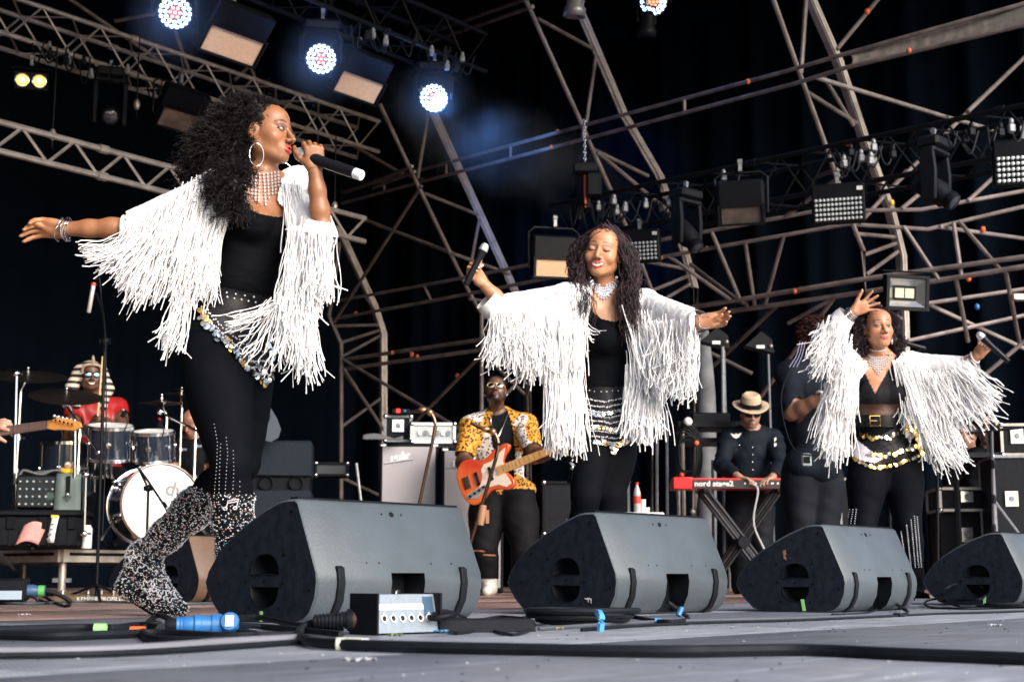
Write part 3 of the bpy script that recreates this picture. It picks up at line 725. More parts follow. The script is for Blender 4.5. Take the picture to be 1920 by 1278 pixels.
    # front panel and sleeve on the right
    rowc([(532, 345, 4.98), (560, 345, 5.0), (590, 365, 5.02)], [(548, 470, 4.92), (575, 460, 4.93), (600, 440, 4.9)], 60, 5, jy=.012, r=.0018, sag=.0, wob=.006)
    rowc([(552, 430, 4.90), (575, 445, 4.88), (600, 450, 4.86)], [(520, 600, 4.84), (560, 620, 4.84), (592, 560, 4.84)], 120, 7, r=.0018, sag=.0)
    rowc([(575, 440, 4.85), (600, 445, 4.84), (620, 440, 4.86)], [(578, 560, 4.84), (602, 545, 4.83), (618, 560, 4.84)], 55, 5, r=.0018, sag=.0)
    rowc([(528, 560, 4.82), (552, 560, 4.82), (578, 560, 4.84)], [(528, 640, 4.8), (565, 690, 4.82), (596, 695, 4.82)], 90, 8, r=.0018, sag=.0)
    rowc([(512, 570, 4.82), (540, 590, 4.82)], [(430, 678, 4.80), (462, 660, 4.80), (520, 700, 4.80)], 9, 7, r=.0018, sag=.02)
    rowc([(512, 560, 4.82), (525, 580, 4.82)], [(415, 615, 4.79), (440, 600, 4.79)], 9, 5, r=.0018, sag=.02)
    bj = bvh_of(jack)
    # white bands: collar and cuffs
    ed = [(526, 366), (534, 384), (548, 405), (552, 440), (550, 500)]
    p, _ = hits(bj, [(x+3, y) for x, y in ed], .004, 4.97); B().path(p, .008, 8, 4).obj('collar_band', M_jack, jack)
    cf = B(); u = nrm(Re-Rw); fr = frame(u); cc = W(240, 429, 4.86)
    cf.lathe([(.044, -.02), (.050, -.015), (.052, .015), (.046, .03), (.05, .10)], 20, np.stack([fr[:, 0], fr[:, 2], fr[:, 1]], 1), cc, False); cf.obj('cuff', M_jack, jack)
    cf = B(); u = nrm(Lw-Le); fr = frame(u); cc = W(598, 436, 4.90)
    cf.lathe([(.045, .012), (.050, .008), (.052, -.02), (.05, -.04)], 20, np.stack([fr[:, 0], fr[:, 2], fr[:, 1]], 1), cc, False); cf.obj('cuff', M_jack, jack)
    # hair: bun of tight curls on top, big curly mass behind
    Hs = Sdf(); L = lambda x, y, z: hd+HM@np.array((x, y, z))
    Hs.ell(L(0, -.028, .045), np.array((.082, .090, .082)), HM, .03)
    Hs.ell(W(478, 205, 5.0), (.062, .07, .035), None, .03)
    for x, y, Y, r in ((440, 225, 5.0, .055), (412, 250, 5.0, .058), (388, 290, 4.98, .062), (425, 285, 4.97, .085), (378, 325, 4.98, .045), (430, 330, 4.96, .07), (448, 290, 5.0, .06), (434, 366, 4.81, .040), (412, 350, 4.81, .042), (440, 338, 4.84, .048), (452, 340, 4.83, .036), (447, 362, 4.83, .030), (437, 350, 4.78, .046)):
        Hs.ell(W(x, y, Y), (r, r*.95, r), None, .04)
    def hk(c):
        q = (c-hd)@HM; line = np.interp(q[:, 2], [-.2, -.02, .02, .05, .085, .12], [-.025, -.02, .02, .055, .075, .06]); return (q[:, 1] < line) | ((q[:, 2] < -.11) & (PR(c)[0] < 458))
    def hdisp(V):
        dn = V-W(430, 280, 5.0); dn /= np.linalg.norm(dn, axis=1, keepdims=True); return dn*(noisev(V, 90)*.007+noisev(V, 200)*.003)[:, None]
    hair = cloth(Hs, 'hair', t, M_hair, 0., .0045, hk, disp=hdisp)
    p, nn = surf_pts(hair, 5200, lambda c: (((c-hd)@HM)[:, 1] < .03) | (((c-hd)@HM)[:, 2] < -.12), g)
    isb = PR(p)[0] < 462; cen = W(425, 280, 5.0)
    o = curls_hair('curl_locks', p[isb], nn[isb]+g.normal(0, .5, (isb.sum(), 3)), g.uniform(.025, .075, isb.sum()), hair, M_hair, .006, 3.2, 16, .0011, 3, .35, g); o['kind'] = 'stuff'
    o = curls_hair('curl_locks', p[~isb], nn[~isb]*.5+g.normal(0, .5, ((~isb).sum(), 3)), g.uniform(.008, .028, (~isb).sum()), hair, M_hair, .004, 2.2, 12, .0010, 3, .0, g); o['kind'] = 'stuff'
    k_ = g.choice(len(p), 260); o = curls_hair('flyaway_hair', p[k_], nn[k_]+g.normal(0, .4, (260, 3)), g.uniform(.05, .11, 260), hair, M_hair, .009, 3, 18, .0006, 3, .1, g); o['kind'] = 'stuff'
    # necklace of rhinestone drops
    bn = bvh_of(next(o_ for o_ in t.children if o_.name.startswith('body')), topo); P1, P2 = [], []
    for i, (x, ln) in enumerate(((459, 30), (465, 36), (472, 42), (479, 50), (486, 55), (493, 60), (500, 52), (507, 46), (513, 42), (519, 34))):
        y0 = 322+6*math.sin((x-455)/70*pi)
        for j in range(max(2, int(ln/6))): 
            q, _ = hit(bn, x+(j*.35*(1 if x > 490 else -1)), y0+j*6.3, .006, 4.9)
            if q is not None: (P1 if j else P2).append(q)
    nk = B()
    beads('necklace', np.array(P1+P2), .0058, t, M_glit)['label'] = 'choker with hanging rows of clear rhinestones'
    # earrings, bracelets, ring
    e = B(); c0 = W(481, 290, 4.90); e.path([c0+np.array((math.cos(a)*.024, math.cos(a)*.01, math.sin(a)*.042)) for a in np.linspace(0, 2*pi, 25)], .0018, 5); e.obj('hoop_earring', M_silver, t)
    e = B(); c0 = W(532, 316, 5.04); e.path([c0+np.array((math.cos(a)*.024, math.cos(a)*.01, math.sin(a)*.022)) for a in np.linspace(-2, 1.6, 20)], .0011, 5); e.obj('hoop_earring', M_silver, t)
    for k, (dx, tl) in enumerate(((.012, .3), (.026, -.2), (.036, .1), (.044, .05))):
        e = B(); c0 = Rw+np.array((-.03+dx, 0, -.002)); e.path([c0+np.array((tl*.03*math.sin(a)+.004*math.sin(3*a), math.cos(a)*.036, math.sin(a)*.042)) for a in np.linspace(0, 2*pi, 25)], .0026, 6); e.obj('bangle', M_silver, t)
    e = B(); e.ball(tipsL[2][0]+np.array((.02, -.01, .03)), .006); e.obj('ring', M_gold, t)
    mic('black microphone with white end cap held to the lips of the singer at the left', mh, mt, .29, 'microphones held by the singers', M_micw)
    return t
M_pearl = mat('white_bead', (.75, .75, .78), .25, 0, coat=.4)
M_teal = mat('teal_bead', (.05, .35, .5), .2, .5); M_rose = mat('rose_bead', (.7, .25, .2), .2, .4)
woman1()
def row_factory(jack, g, ppm, r0=.0019):
    def rowc(st, en, n, jit=6, jy=.02, **kw):
        n = int(n*1.6); a = along(Wl(st), 60); b = along(Wl(en), 60); u = g.uniform(0, 58.99, n); i = u.astype(int); fr = (u-i)[:, None]
        A_ = a[i]*(1-fr)+a[i+1]*fr; B_ = b[i]*(1-fr)+b[i+1]*fr
        ss = A_+g.normal(0, 1, (n, 3))*np.array((jit/ppm, jy, jit/ppm)); ee = B_+g.normal(0, 1, (n, 3))*np.array((jit*1.8/ppm, jy*2, jit*2.2/ppm))
        kw.setdefault('r', r0); return cords('fringe', ss, ee, jack, M_cord, rnd=g, **kw)
    return rowc
def coin_rows(bs, rows, scarf, g, step=4.2, drop=5, coins=(), coin_r=(.007, .010), gold=.15, beadr=.0036, bm=None, fb=None):
    bd, cp, cn = [], [], []
    for i, rw in enumerate(rows):
        L_ = sum(math.hypot(rw[k+1][0]-rw[k][0], rw[k+1][1]-rw[k][1]) for k in range(len(rw)-1))
        for j, (x, y, _) in enumerate(along([(x, y, 0) for x, y in rw], max(3, int(L_/step)))):
            q, nn = hit(bs, x+g.normal(0, .5), y+g.normal(0, .5), .006, fb)
            if q is not None: bd.append(q)
            if i in coins:
                q, nn = hit(bs, x+g.normal(0, 1), y+drop+g.normal(0, 1.5), .010, fb)
                if q is not None: cp.append(q); cn.append(nn+g.normal(0, .25, 3))
    beads('beads', np.array(bd), g.uniform(.8, 1.2, len(bd))*beadr, scarf, bm or M_pearl)
    if cp:
        cp, cn = np.array(cp), np.array(cn); gd = g.random(len(cp)) < gold
        for s_, m_ in ((gd, M_gold), (~gd, M_silver)):
            if s_.any(): beads('coin', cp[s_], g.uniform(*coin_r, s_.sum()), scarf, m_, True, cn[s_], .1)
def cuff(c, d, r, root, m=None, n=20, ln=.05):
    fr = frame(nrm(d)); b = B(); b.lathe([(r*.86, -.02), (r, -.015), (r*1.03, ln*.4), (r*.95, ln)], n, np.stack([fr[:, 0], fr[:, 2], fr[:, 1]], 1), c, False); return b.obj('cuff', m or M_jack, root)
def bracelet(c, d, r, tr, root, m, name='bangle', wob=.003):
    fr = frame(nrm(d)); e = B(); e.path([np.asarray(c)+fr[:, 0]*math.cos(a)*r+fr[:, 2]*math.sin(a)*r+fr[:, 1]*wob*math.sin(2*a) for a in np.linspace(0, 2*pi, 25)], tr, 6); return e.obj(name, m, root)
def wavy(name, st, en, parent, m, g, n=24, amp=.012, waves=5, r=.0016, out=None):
    N = len(st); t = np.linspace(0, 1, n)[None, :, None]; P = st[:, None]*(1-t)+en[:, None]*t
    if out is not None: P = P+out[:, None]*np.sin(np.clip(t*1.25, 0, 1)*pi)
    ph = g.uniform(0, 6.28, (N, 1, 3)); fq = waves*g.uniform(.8, 1.2, (N, 1, 1)); P = P+np.sin(ph+t*fq*2*pi)*amp*np.minimum(1, t*3)*g.uniform(.5, 1.2, (N, 1, 3))
    V, Fq = tubes(P, r*g.uniform(.7, 1.4, (N, 1))*(1.1-.8*t[..., 0]**3), 3); o = npobj(name, V, Fq, m, parent); o['kind'] = 'stuff'; return o

def woman2():
    g = np.random.default_rng(22); ppm = 430
    base = W(1120, 1142, 6.2); base[2] = 0
    t = TW('person', 'smiling woman with arms spread, long wavy hair and silver coin belt, in white fringed jacket', 'person', base)
    hd = W(1130, 474, 6.13); f = nrm((-.24, -.96, -.02)); up = np.array((.16, 0, 1.)); sx = nrm(np.cross(f, up)); HM = np.stack([sx, f, np.cross(sx, f)], 1)
    N = W(1140, 560, 6.22); C = W(1143, 642, 6.22); Wa = W(1130, 727, 6.2); P = W(1132, 800, 6.2)
    side = nrm((.93, .36, 0.)); Rs, Ls = W(1078, 564, 6.14), W(1206, 576, 6.33)
    Re, Rw = W(972, 602, 6.08), W(905, 530, 6.0); Le, Lw = W(1262, 614, 6.08), W(1308, 604, 5.88)
    A = Sdf(); Hh = head_sdf(A, hd, HM, 1.0, 'smile')
    A.cone(hd-HM[:, 2]*.05-f*.02, N, .047, .049, .03)
    A.cone(N, N+(P-N)*.15, .06, .07, .05)
    limb(A, Rs, Re, [.048, .043, .036, .035]); limb(A, Re, Rw, [.035, .036, .030, .024], .02)
    limb(A, Ls, Le, [.048, .043, .036, .035]); limb(A, Le, Lw, [.035, .036, .030, .024], .02)
    mh, mt = W(908, 464, 5.93), W(875, 531, 5.93)
    tR = hand_sdf(A, Rw, (-.60, -.25, .76), (-.55, .80, -.1), [(1.0, 1.2, .7)]*4, thumb=1, size=.92, tc=.35, tdir=(.05, -.35, .93))
    tL = hand_sdf(A, Lw, (.92, -.30, .06), (.25, .90, -.30), [(.35, .5, .3), (.28, .45, .3), (.22, .4, .3), (.2, .4, .3)], thumb=-1, size=.95, tc=.35, tdir=(.85, -.45, .25))
    S = Sdf(); TM = torso_sdf(S, N, C, Wa, P, side, .86, 1.05, .95, 1.0); tf = TM[:, 1]
    for s_ in (Rs, Ls): S.cone(N+(C-N)*.45, s_, .055, .048, .05); S.cone(N, s_, .042, .040, .05)
    hA, kA, aA = W(1108, 832, 6.18), W(1098, 930, 6.10), W(1088, 1112, 6.22); hB, kB, aB = W(1156, 832, 6.24), W(1144, 930, 6.2), W(1140, 1112, 6.28)
    Sl = Sdf()
    for h_, k_, a_ in ((hA, kA, aA), (hB, kB, aB)):
        limb(Sl, h_, k_, [.085, .082, .070, .058, .054], .04); limb(Sl, k_, a_, [.054, .056, .048, .036, .034], .03)
        q = np.array((a_[0], a_[1], .035)); Sl.cone(a_, q, .036, .036, .03); Sl.cone(q, q+np.array((-.02, -.16, -.005)), .036, .027, .03)
    S.p += Sl.p; body = Sdf(); body.p = A.p+S.p
    skin = np.array((.53, .245, .13))
    def colf(V):
        c = paint_face(V, Hh, skin, (.50, .08, .08), 'closed', browc=(.05, .025, .018), shadow=(.50, .28, .24)); far = np.linalg.norm(V-hd, axis=1) > .17; c[far] = skin
        # shade of the cleavage is geometry; nothing painted
        return c
    bo = person_mesh(body, 'body', t, M_skin, [bb(hd, (.14, .14, .145), .0020), (Rw+np.array((-.16, -.14, -.02)), Rw+np.array((.09, .1, .18)), .0025), (Lw+np.array((0., -.15, -.09)), Lw+np.array((.21, .09, .09)), .0025)], .006, colf=colf, keep=lambda c: c[:, 2] > .62)
    nl = mat('pale_nail_varnish', (.75, .6, .6), .2, 0, coat=.5); nails(tR, t, nl); nails(tL, t, nl)
    def tk(c):
        px, py = PR(c); line = np.interp(px, [1070, 1100, 1112, 1128, 1150, 1170, 1180, 1186], [560, 562, 585, 598, 603, 599, 588, 560]); front = ((c-C)@tf) > -.02
        return (c[:, 2] > P[2]+.02) & np.where(front, py > line, py > 580)
    wr = lambda V: tf*(noisev(V*np.array((1, 1, 2.2)), 24)*.002+np.abs(noisev(V*np.array((.6, .6, 3)), 44))*.0025)[:, None]
    topo = cloth(S, 'tank_top', t, M_suit, .005, .0042, tk, disp=wr)
    legs = cloth(S, 'leggings', t, M_leg, .0035, .006, lambda c: (c[:, 2] <= P[2]+.02) & (c[:, 2] > .36))
    bt = MC['jewelled_boot_leather']
    for k in (0, 1):
        SB = Sdf(); SB.p = Sl.p[10*k+4:10*k+10]; b_ = cloth(SB, 'boot', t, bt, .010, .006, lambda c: c[:, 2] < .385)
        p, nn = surf_pts(b_, 1500, None, g); p += nn*.003; beads('pearl_beads', p, g.uniform(.0018, .0035, 1500), b_, M_pearl)
    bl = bvh_of(legs, topo)
    sc_ = cloth(S, 'hip_scarf', t, MC['black_satin_scarf'], .010, .006, lambda c: (PR(c)[1] > 725) & (PR(c)[1] < np.interp(PR(c)[0], [1085, 1120, 1160, 1185], [800, 822, 842, 800])) & (c[:, 1] < P[1]+.06), disp=lambda V: tf*(noisev(V, 55)*.003)[:, None])
    bs = bvh_of(sc_, legs, topo); rows = []
    for k, y in enumerate((744, 754, 764, 774, 784, 793, 802, 811, 819)):
        x0 = 1090+k*3; rows.append([(x0, y+k), (x0+22, y+7+2*math.sin(k)), (x0+45, y+10), (x0+62, y+5), (1180-k, y+2)])
    coin_rows(bs, rows, sc_, g, 3.0, 4, (2, 5, 8), (.006, .009), .12, .0042, fb=6.05)
    coin_rows(bs, [[(1096, 731), (1130, 735), (1178, 730)]], sc_, g, 9, beadr=.0035, fb=6.05)
    coin_rows(bs, [[(1128, 824), (1134, 826)], [(1142, 832), (1150, 838), (1158, 830)], [(1166, 822), (1172, 824)], [(1146, 842), (1152, 846)]], sc_, g, 5, 5, (0, 1, 2, 3), (.009, .013), .1, .004, fb=6.05)
    sash = B(); 
    for dx, w_, y1 in ((0, 16, 868), (14, 10, 850), (-8, 8, 905)):
        G = np.array([[W(1072+dx-w_/2+w_*u+5*math.sin(v*5+dx)+v*4, 775+(y1-775)*v, 6.05+.02*math.sin(9*u+v*4)) for u in np.linspace(0, 1, 6)] for v in np.linspace(0, 1, 14)]); sash.grid(G)
    o = sash.obj('scarf_tail', M_suit, sc_, ang=None); md = o.modifiers.new('s', 'SOLIDIFY'); md.thickness = .004
    beads('tail_pendant', Wl([(1073, 856, 6.0), (1074, 862, 6.0), (1071, 868, 6.0), (1075, 872, 6.0), (1073, 878, 6.0)]), np.array((.006, .006, .008, .010, .008)), sc_, M_silver, False)
    # jacket
    J = Sdf(); J.p = list(S.p[:6])
    for s_ in (Rs, Ls): J.cone(N+(C-N)*.4, s_, .065, .058, .05)
    J.cone(Rs, W(922, 583, 6.04), .070, .052, .06); J.cone(W(1060, 610, 6.1), W(985, 612, 6.08), .07, .055, .08); J.cone(Ls, W(1298, 606, 5.92), .066, .052, .05); J.cone(W(1210, 620, 6.28), W(1260, 625, 6.1), .06, .055, .06)
    J.cone(W(1052, 600, 6.2), W(1052, 780, 6.22), .06, .07, .08); J.cone(W(1205, 620, 6.33), W(1200, 770, 6.3), .05, .055, .08)
    op = [(1112, 520), (1110, 555), (1106, 585), (1097, 620), (1090, 680), (1090, 900), (1165, 900), (1168, 745), (1180, 700), (1193, 655), (1190, 620), (1176, 590), (1164, 560), (1165, 520)]
    def jk(c):
        px, py = PR(c); return ~(inpoly(px, py, op) & (((c-C)@tf) > -.05)) & (py < 790) & (px > 919) & (px < 1303) & ~((py < 566) & (px > 1112) & (px < 1165)) & ~((px < 965) & (py > 605))
    jack = cloth(J, 'fringed_jacket', t, M_jack, .012, .006, jk, disp=lambda V: np.stack([noisev(V, 38)*.004+noisev(V*np.array((3, 3, .5)), 50)*.004]*3, 1)*np.array((.3, -1, .3)))
    rw = row_factory(jack, g, ppm)
    rw([(922, 595, 5.99), (950, 605, 5.99), (1000, 610, 6.0)], [(908, 672, 5.98), (935, 672, 5.98), (1005, 708, 5.99)], 150, 6, sag=0, wob=.016)
    rw([(930, 585, 5.99), (960, 590, 5.99), (1020, 580, 6.02)], [(935, 635, 5.97), (975, 662, 5.98), (1030, 705, 6.0)], 120, 8, sag=0, wob=.012)
    rw([(1010, 560, 6.05), (1050, 545, 6.06), (1098, 560, 6.08)], [(1018, 700, 6.0), (1055, 700, 6.02), (1090, 690, 6.05)], 150, 5, sag=0, wob=.004)
    rw([(1030, 640, 6.02), (1055, 650, 6.04), (1088, 650, 6.06)], [(1032, 818, 6.0), (1055, 835, 6.02), (1093, 842, 6.04)], 170, 6, sag=0, wob=.007)
    rw([(1030, 720, 6.02), (1045, 730, 6.04)], [(1034, 800, 6.0), (1048, 838, 6.02)], 30, 6, sag=0, wob=.010)
    rw([(1094, 590, 6.05), (1094, 610, 6.05)], [(1108, 640, 6.0), (1120, 618, 6.0), (1104, 655, 6.0)], 6, 3, sag=.03, wob=.008)
    rw([(1170, 580, 6.10), (1190, 585, 6.12), (1215, 592, 6.12)], [(1195, 700, 6.05), (1215, 740, 6.08), (1235, 720, 6.05)], 90, 5, sag=0, wob=.006)
    rw([(1180, 690, 6.1), (1205, 680, 6.1), (1235, 680, 6.1)], [(1172, 800, 6.06), (1195, 822, 6.06), (1238, 806, 6.06)], 110, 6, sag=0, wob=.008)
    rw([(1215, 625, 6.03), (1260, 632, 5.98), (1300, 630, 5.9)], [(1225, 735, 6.0), (1262, 735, 5.96), (1296, 735, 5.9)], 130, 6, sag=0, wob=.016)
    rw([(1215, 600, 6.03), (1250, 605, 5.98), (1296, 600, 5.88)], [(1220, 680, 6.0), (1258, 700, 5.94), (1300, 668, 5.88)], 80, 6, sag=0, wob=.012)
    cuff(W(926, 577, 6.03), Rw-Re, .056, jack); cuff(W(1300, 605, 5.91), Lw-Le, .052, jack)
    bn = bvh_of(bo, topo); P1, P2 = [], []
    for k, (dy, n_) in enumerate(((0, 12), (5, 14), (10, 15), (15, 15), (20, 12), (25, 8))):
        for i in range(n_):
            u = (i+.5*(k % 2))/(n_-1)*2-1; 
            if abs(u) > 1: continue
            q, _ = hit(bn, 1131+u*(25-(k > 3)*7), 524+dy+12*(1-u*u)**.8-4*(abs(u)), .007, 6.1)
            if q is not None: (P1 if k else P2).append(q)
    beads('necklace', np.array(P1+P2), .0068, t, M_glit, True)['label'] = 'wide collar of clear rhinestones'
    bracelet(W(1303, 605, 5.9), Lw-Le, .036, .005, t, M_pearl, 'bracelet')
    bracelet(W(1322, 602, 5.84), Lw-Le, .03, .002, t, M_silver, 'bracelet')
    # long wavy hair
    Hs = Sdf(); L = lambda x, y, z: hd+HM@np.array((x, y, z))
    Hs.ell(L(0, -.028, .042), np.array((.084, .092, .080)), HM, .03)
    for a, b, r1, r2 in (((1104, 465, 6.24), (1084, 545, 6.2), .040, .038), ((1157, 465, 6.24), (1174, 545, 6.22), .040, .042), ((1176, 545, 6.2), (1184, 610, 6.18), .045, .02), ((1130, 490, 6.28), (1135, 590, 6.32), .08, .06)):
        Hs.cone(W(*a), W(*b), r1, r2, .04)
    def hk(c):
        q = (c-hd)@HM; ln = np.interp(q[:, 2], [-.3, -.1, -.02, .03, .055, .072, .12], [-.01, .0, .015, .035, .058, .10, .12]); return (q[:, 1] < ln)
    hair = cloth(Hs, 'hair', t, M_hairp, 0, .005, hk, disp=lambda V: (V-hd)*(noisev(V, 80)*.03)[:, None])
    def strands(stp, enp, n, outv, j1=.012, j2=.02, **kw):
        a = along(Wl(stp), 40)[g.integers(0, 40, n)]+g.normal(0, j1, (n, 3)); b = along(Wl(enp), 40)[g.integers(0, 40, n)]+g.normal(0, j2, (n, 3)); wavy('wavy_locks', a, b, hair, M_hairp, g, out=np.tile(np.array(outv, float), (n, 1)), **kw)
    a0 = L(.0, .055, .105); b0 = L(0, -.05, .12); top = lambda q: tuple(np.r_[PR(q), q[1]])
    P0 = [(1133, 431, 6.07), (1139, 428, 6.14), (1143, 430, 6.22)]
    strands(P0, [(1064, 550, 6.12), (1078, 575, 6.12), (1092, 560, 6.12)], 340, (-.068, .02, .03), waves=5, amp=.009)
    strands([(1128, 440, 6.1), (1110, 455, 6.12)], [(1070, 600, 6.05), (1100, 600, 6.05)], 150, (-.045, .02, .01), waves=6, amp=.010)
    strands(P0, [(1180, 570, 6.1), (1190, 600, 6.1), (1170, 590, 6.08)], 330, (.066, .02, .03), waves=5, amp=.009)
    strands([(1150, 445, 6.1), (1165, 460, 6.12)], [(1178, 640, 6.06), (1192, 610, 6.08)], 150, (.035, .0, .01), waves=7, amp=.010)
    mic('black microphone with grey ball head held up by the smiling woman in the middle', mh, mt, .20*1.0, 'microphones held by the singers')
woman2()

def woman3():
    g = np.random.default_rng(33); ppm = 337; Y = 7.9
    base = W(1655, 1128, Y); base[2] = 0
    t = TW('person', 'woman with one arm raised in white fringed jacket and gold coin belt', 'person', base)
    hd = W(1646, 616, 7.82); f = nrm((.12, -.99, .03)); up = np.array((-.03, 0, 1.)); sx = nrm(np.cross(f, up)); HM = np.stack([sx, f, np.cross(sx, f)], 1)
    N = W(1648, 673, 7.92); C = W(1650, 742, 7.92); Wa = W(1650, 795, 7.9); P = W(1657, 852, 7.9)
    side = nrm((.99, .10, 0.)); Rs, Ls = W(1595, 690, 7.88), W(1702, 686, 7.96)
    Re, Rw = W(1546, 634, 7.78), W(1600, 584, 7.68); Le, Lw = W(1778, 706, 7.84), W(1830, 668, 7.72)
    A = Sdf(); Hh = head_sdf(A, hd, HM, 1.0, 'closed_smile'); A.cone(hd-HM[:, 2]*.05-f*.02, N, .048, .05, .03); A.cone(N, N+(P-N)*.15, .06, .07, .05)
    for s_, e_, w_ in ((Rs, Re, Rw), (Ls, Le, Lw)): limb(A, s_, e_, [.050, .046, .038, .037]); limb(A, e_, w_, [.037, .038, .032, .026], .02)
    mh, mt = W(1838, 629, 7.62), W(1888, 675, 7.62)
    tR = hand_sdf(A, Rw, (.88, -.12, .42), (-.1, .95, .2), [(.05, .1, .05), (.0, .1, .1), (-.02, .15, .1), (.05, .15, .1)], thumb=1, size=.93, tc=.1, spread=.30, tdir=(.35, -.2, .9))
    tL = hand_sdf(A, Lw, (.62, -.2, .70), (.35, .92, -.1), [(1.0, 1.2, .7)]*4, thumb=-1, size=.92, tc=.4, tdir=(-.1, -.3, .9))
    S = Sdf(); TM = torso_sdf(S, N, C, Wa, P, side, .98, 1.2, 1.0, 1.1); tf = TM[:, 1]
    for s_ in (Rs, Ls): S.cone(N+(C-N)*.45, s_, .055, .05, .05); S.cone(N, s_, .044, .042, .05)
    Sl = Sdf()
    for h_, k_, a_ in ((W(1628, 880, 7.88), W(1618, 985, 7.8), W(1612, 1104, 7.9)), (W(1692, 880, 7.92), W(1702, 985, 7.86), W(1710, 1104, 7.95))):
        limb(Sl, h_, k_, [.105, .10, .085, .070, .064], .04); limb(Sl, k_, a_, [.066, .070, .064, .060, .062], .03)
        q = np.array((a_[0], a_[1], .035)); Sl.cone(a_, q, .04, .036, .03); Sl.cone(q, q+np.array((.02, -.16, -.005)), .036, .027, .03)
    S.p += Sl.p; body = Sdf(); body.p = A.p+S.p; skin = np.array((.48, .215, .115))
    def colf(V):
        c = paint_face(V, Hh, skin, (.50, .10, .08), 'squint', browc=(.04, .02, .014), shadow=(.40, .22, .15)); far = np.linalg.norm(V-hd, axis=1) > .17; c[far] = skin; return c
    bo = person_mesh(body, 'body', t, M_skin, [bb(hd, (.14, .14, .145), .0024), (Rw+np.array((0., -.1, -.04)), Rw+np.array((.21, .1, .16)), .0028), (Lw+np.array((-.04, -.16, -.02)), Lw+np.array((.18, .09, .17)), .0028)], .007, colf=colf, keep=lambda c: c[:, 2] > .75)
    nl = MC['pale_nail_varnish']; nails(tR, t, nl); nails(tL, t, nl)
    def bk(c):
        px, py = PR(c); vn = np.where(px < 1641, np.interp(px, [1600, 1612, 1622, 1641], [660, 672, 700, 738]), np.interp(px, [1641, 1660, 1676, 1686], [738, 705, 672, 660])); front = ((c-C)@tf) > -.02
        return np.where(front, (py > vn), py > 735) & (py < 757)
    bra = cloth(S, 'lace_bralette', t, mat('black_lace', (.012, .012, .015), .7, 0, .5, 120, .6, 200), .006, .006, bk)
    sheer = cloth(S, 'sheer_panel', t, mat('sheer_brown_net', (.10, .045, .03), .6, 0, .3, 90), .004, .006, lambda c: (PR(c)[1] >= 755) & (PR(c)[1] < 785), disp=lambda V: tf*(noisev(V*np.array((1, 1, 5)), 30)*.002)[:, None])
    legs = cloth(S, 'trousers', t, M_leg, .004, .006, lambda c: (PR(c)[1] >= 783) & (c[:, 2] > .03), disp=lambda V: tf*(noisev(V*np.array((1, 1, 1.6)), 22)*.003)[:, None])
    belt = cloth(S, 'wide_belt', t, mat('black_belt_leather', (.010, .010, .012), .3, 0, .2, 30), .012, .006, lambda c: (PR(c)[1] > 777) & (PR(c)[1] < 800) & (c[:, 2] > Wa[2]-.2))
    bb_ = bvh_of(belt); q, _ = hit(bb_, 1641, 789, .008, 7.7); bu = B(); bu.path([q+np.array((x, 0, z)) for x, z in ((-.028, -.028), (.028, -.028), (.028, .028), (-.028, .028), (-.028, -.028))], .004, 5); bu.tube(q+np.array((-.028, -.004, 0)), q+np.array((.01, -.004, 0)), .003); bu.obj('buckle', M_gold, belt)
    bl = bvh_of(legs, belt)
    sc_ = cloth(S, 'hip_scarf', t, MC['black_satin_scarf'], .014, .006, lambda c: (PR(c)[1] > np.interp(PR(c)[0], [1590, 1640, 1700, 1725], [835, 822, 790, 790])) & (PR(c)[1] < np.interp(PR(c)[0], [1590, 1640, 1680, 1735], [850, 872, 866, 840])) & (c[:, 1] < P[1]+.05), disp=lambda V: tf*(noisev(V, 50)*.004)[:, None])
    wp = cloth(S, 'white_scarf_edge', sc_, mat('white_chiffon', (.62, .6, .68), .7, 0, .2, 40), .018, .006, lambda c: inpoly(*PR(c), [(1592, 832), (1604, 822), (1622, 836), (1640, 850), (1660, 858), (1640, 868), (1612, 862), (1594, 850)]) & (c[:, 1] < P[1]))
    bs = bvh_of(sc_, legs, wp)
    coin_rows(bs, [[(1596, 848), (1615, 862), (1640, 872), (1665, 868), (1690, 862), (1722, 850)], [(1618, 812), (1640, 818), (1670, 816), (1700, 800), (1708, 795)], [(1632, 846), (1660, 850), (1690, 842), (1722, 830)], [(1660, 836), (1690, 826), (1718, 812)], [(1700, 796), (1716, 806), (1724, 826), (1730, 842)], [(1596, 836), (1610, 846), (1630, 856)]], sc_, g, 4.6, 5, (0, 1, 2, 4), (.009, .013), .72, .0045, M_gold, fb=7.75)
    P1 = []
    for x0, x1 in ((1700, 1708), (1708, 1716), (1714, 1722), (1690, 1700), (1719, 1727)):
        a = along([(x0, 965+abs(x0-1716)*1.2, 0), (x1, 1062, 0)], 26); p, _ = hits(bl, a[:, :2], .003); P1.append(p)
    for x0, x1 in ((1590, 1584), (1596, 1592), (1602, 1600)):
        a = along([(x0+4, 955, 0), (x1, 1010, 0)], 14); p, _ = hits(bl, a[:, :2], .003); P1.append(p)
    beads('trouser_studs', np.vstack([q for q in P1 if len(q)]), .0042, legs, M_glit)
    J = Sdf(); J.p = list(S.p[:6])
    for s_ in (Rs, Ls): J.cone(N+(C-N)*.4, s_, .065, .058, .05)
    J.cone(Rs, W(1552, 640, 7.78), .070, .062, .05); J.cone(W(1552, 640, 7.78), W(1574, 606, 7.72), .060, .056, .04); J.cone(Ls, W(1812, 690, 7.78), .066, .052, .05)
    J.cone(W(1575, 715, 7.88), W(1560, 800, 7.88), .06, .05, .08); J.cone(W(1715, 720, 7.95), W(1745, 820, 7.9), .055, .05, .08)
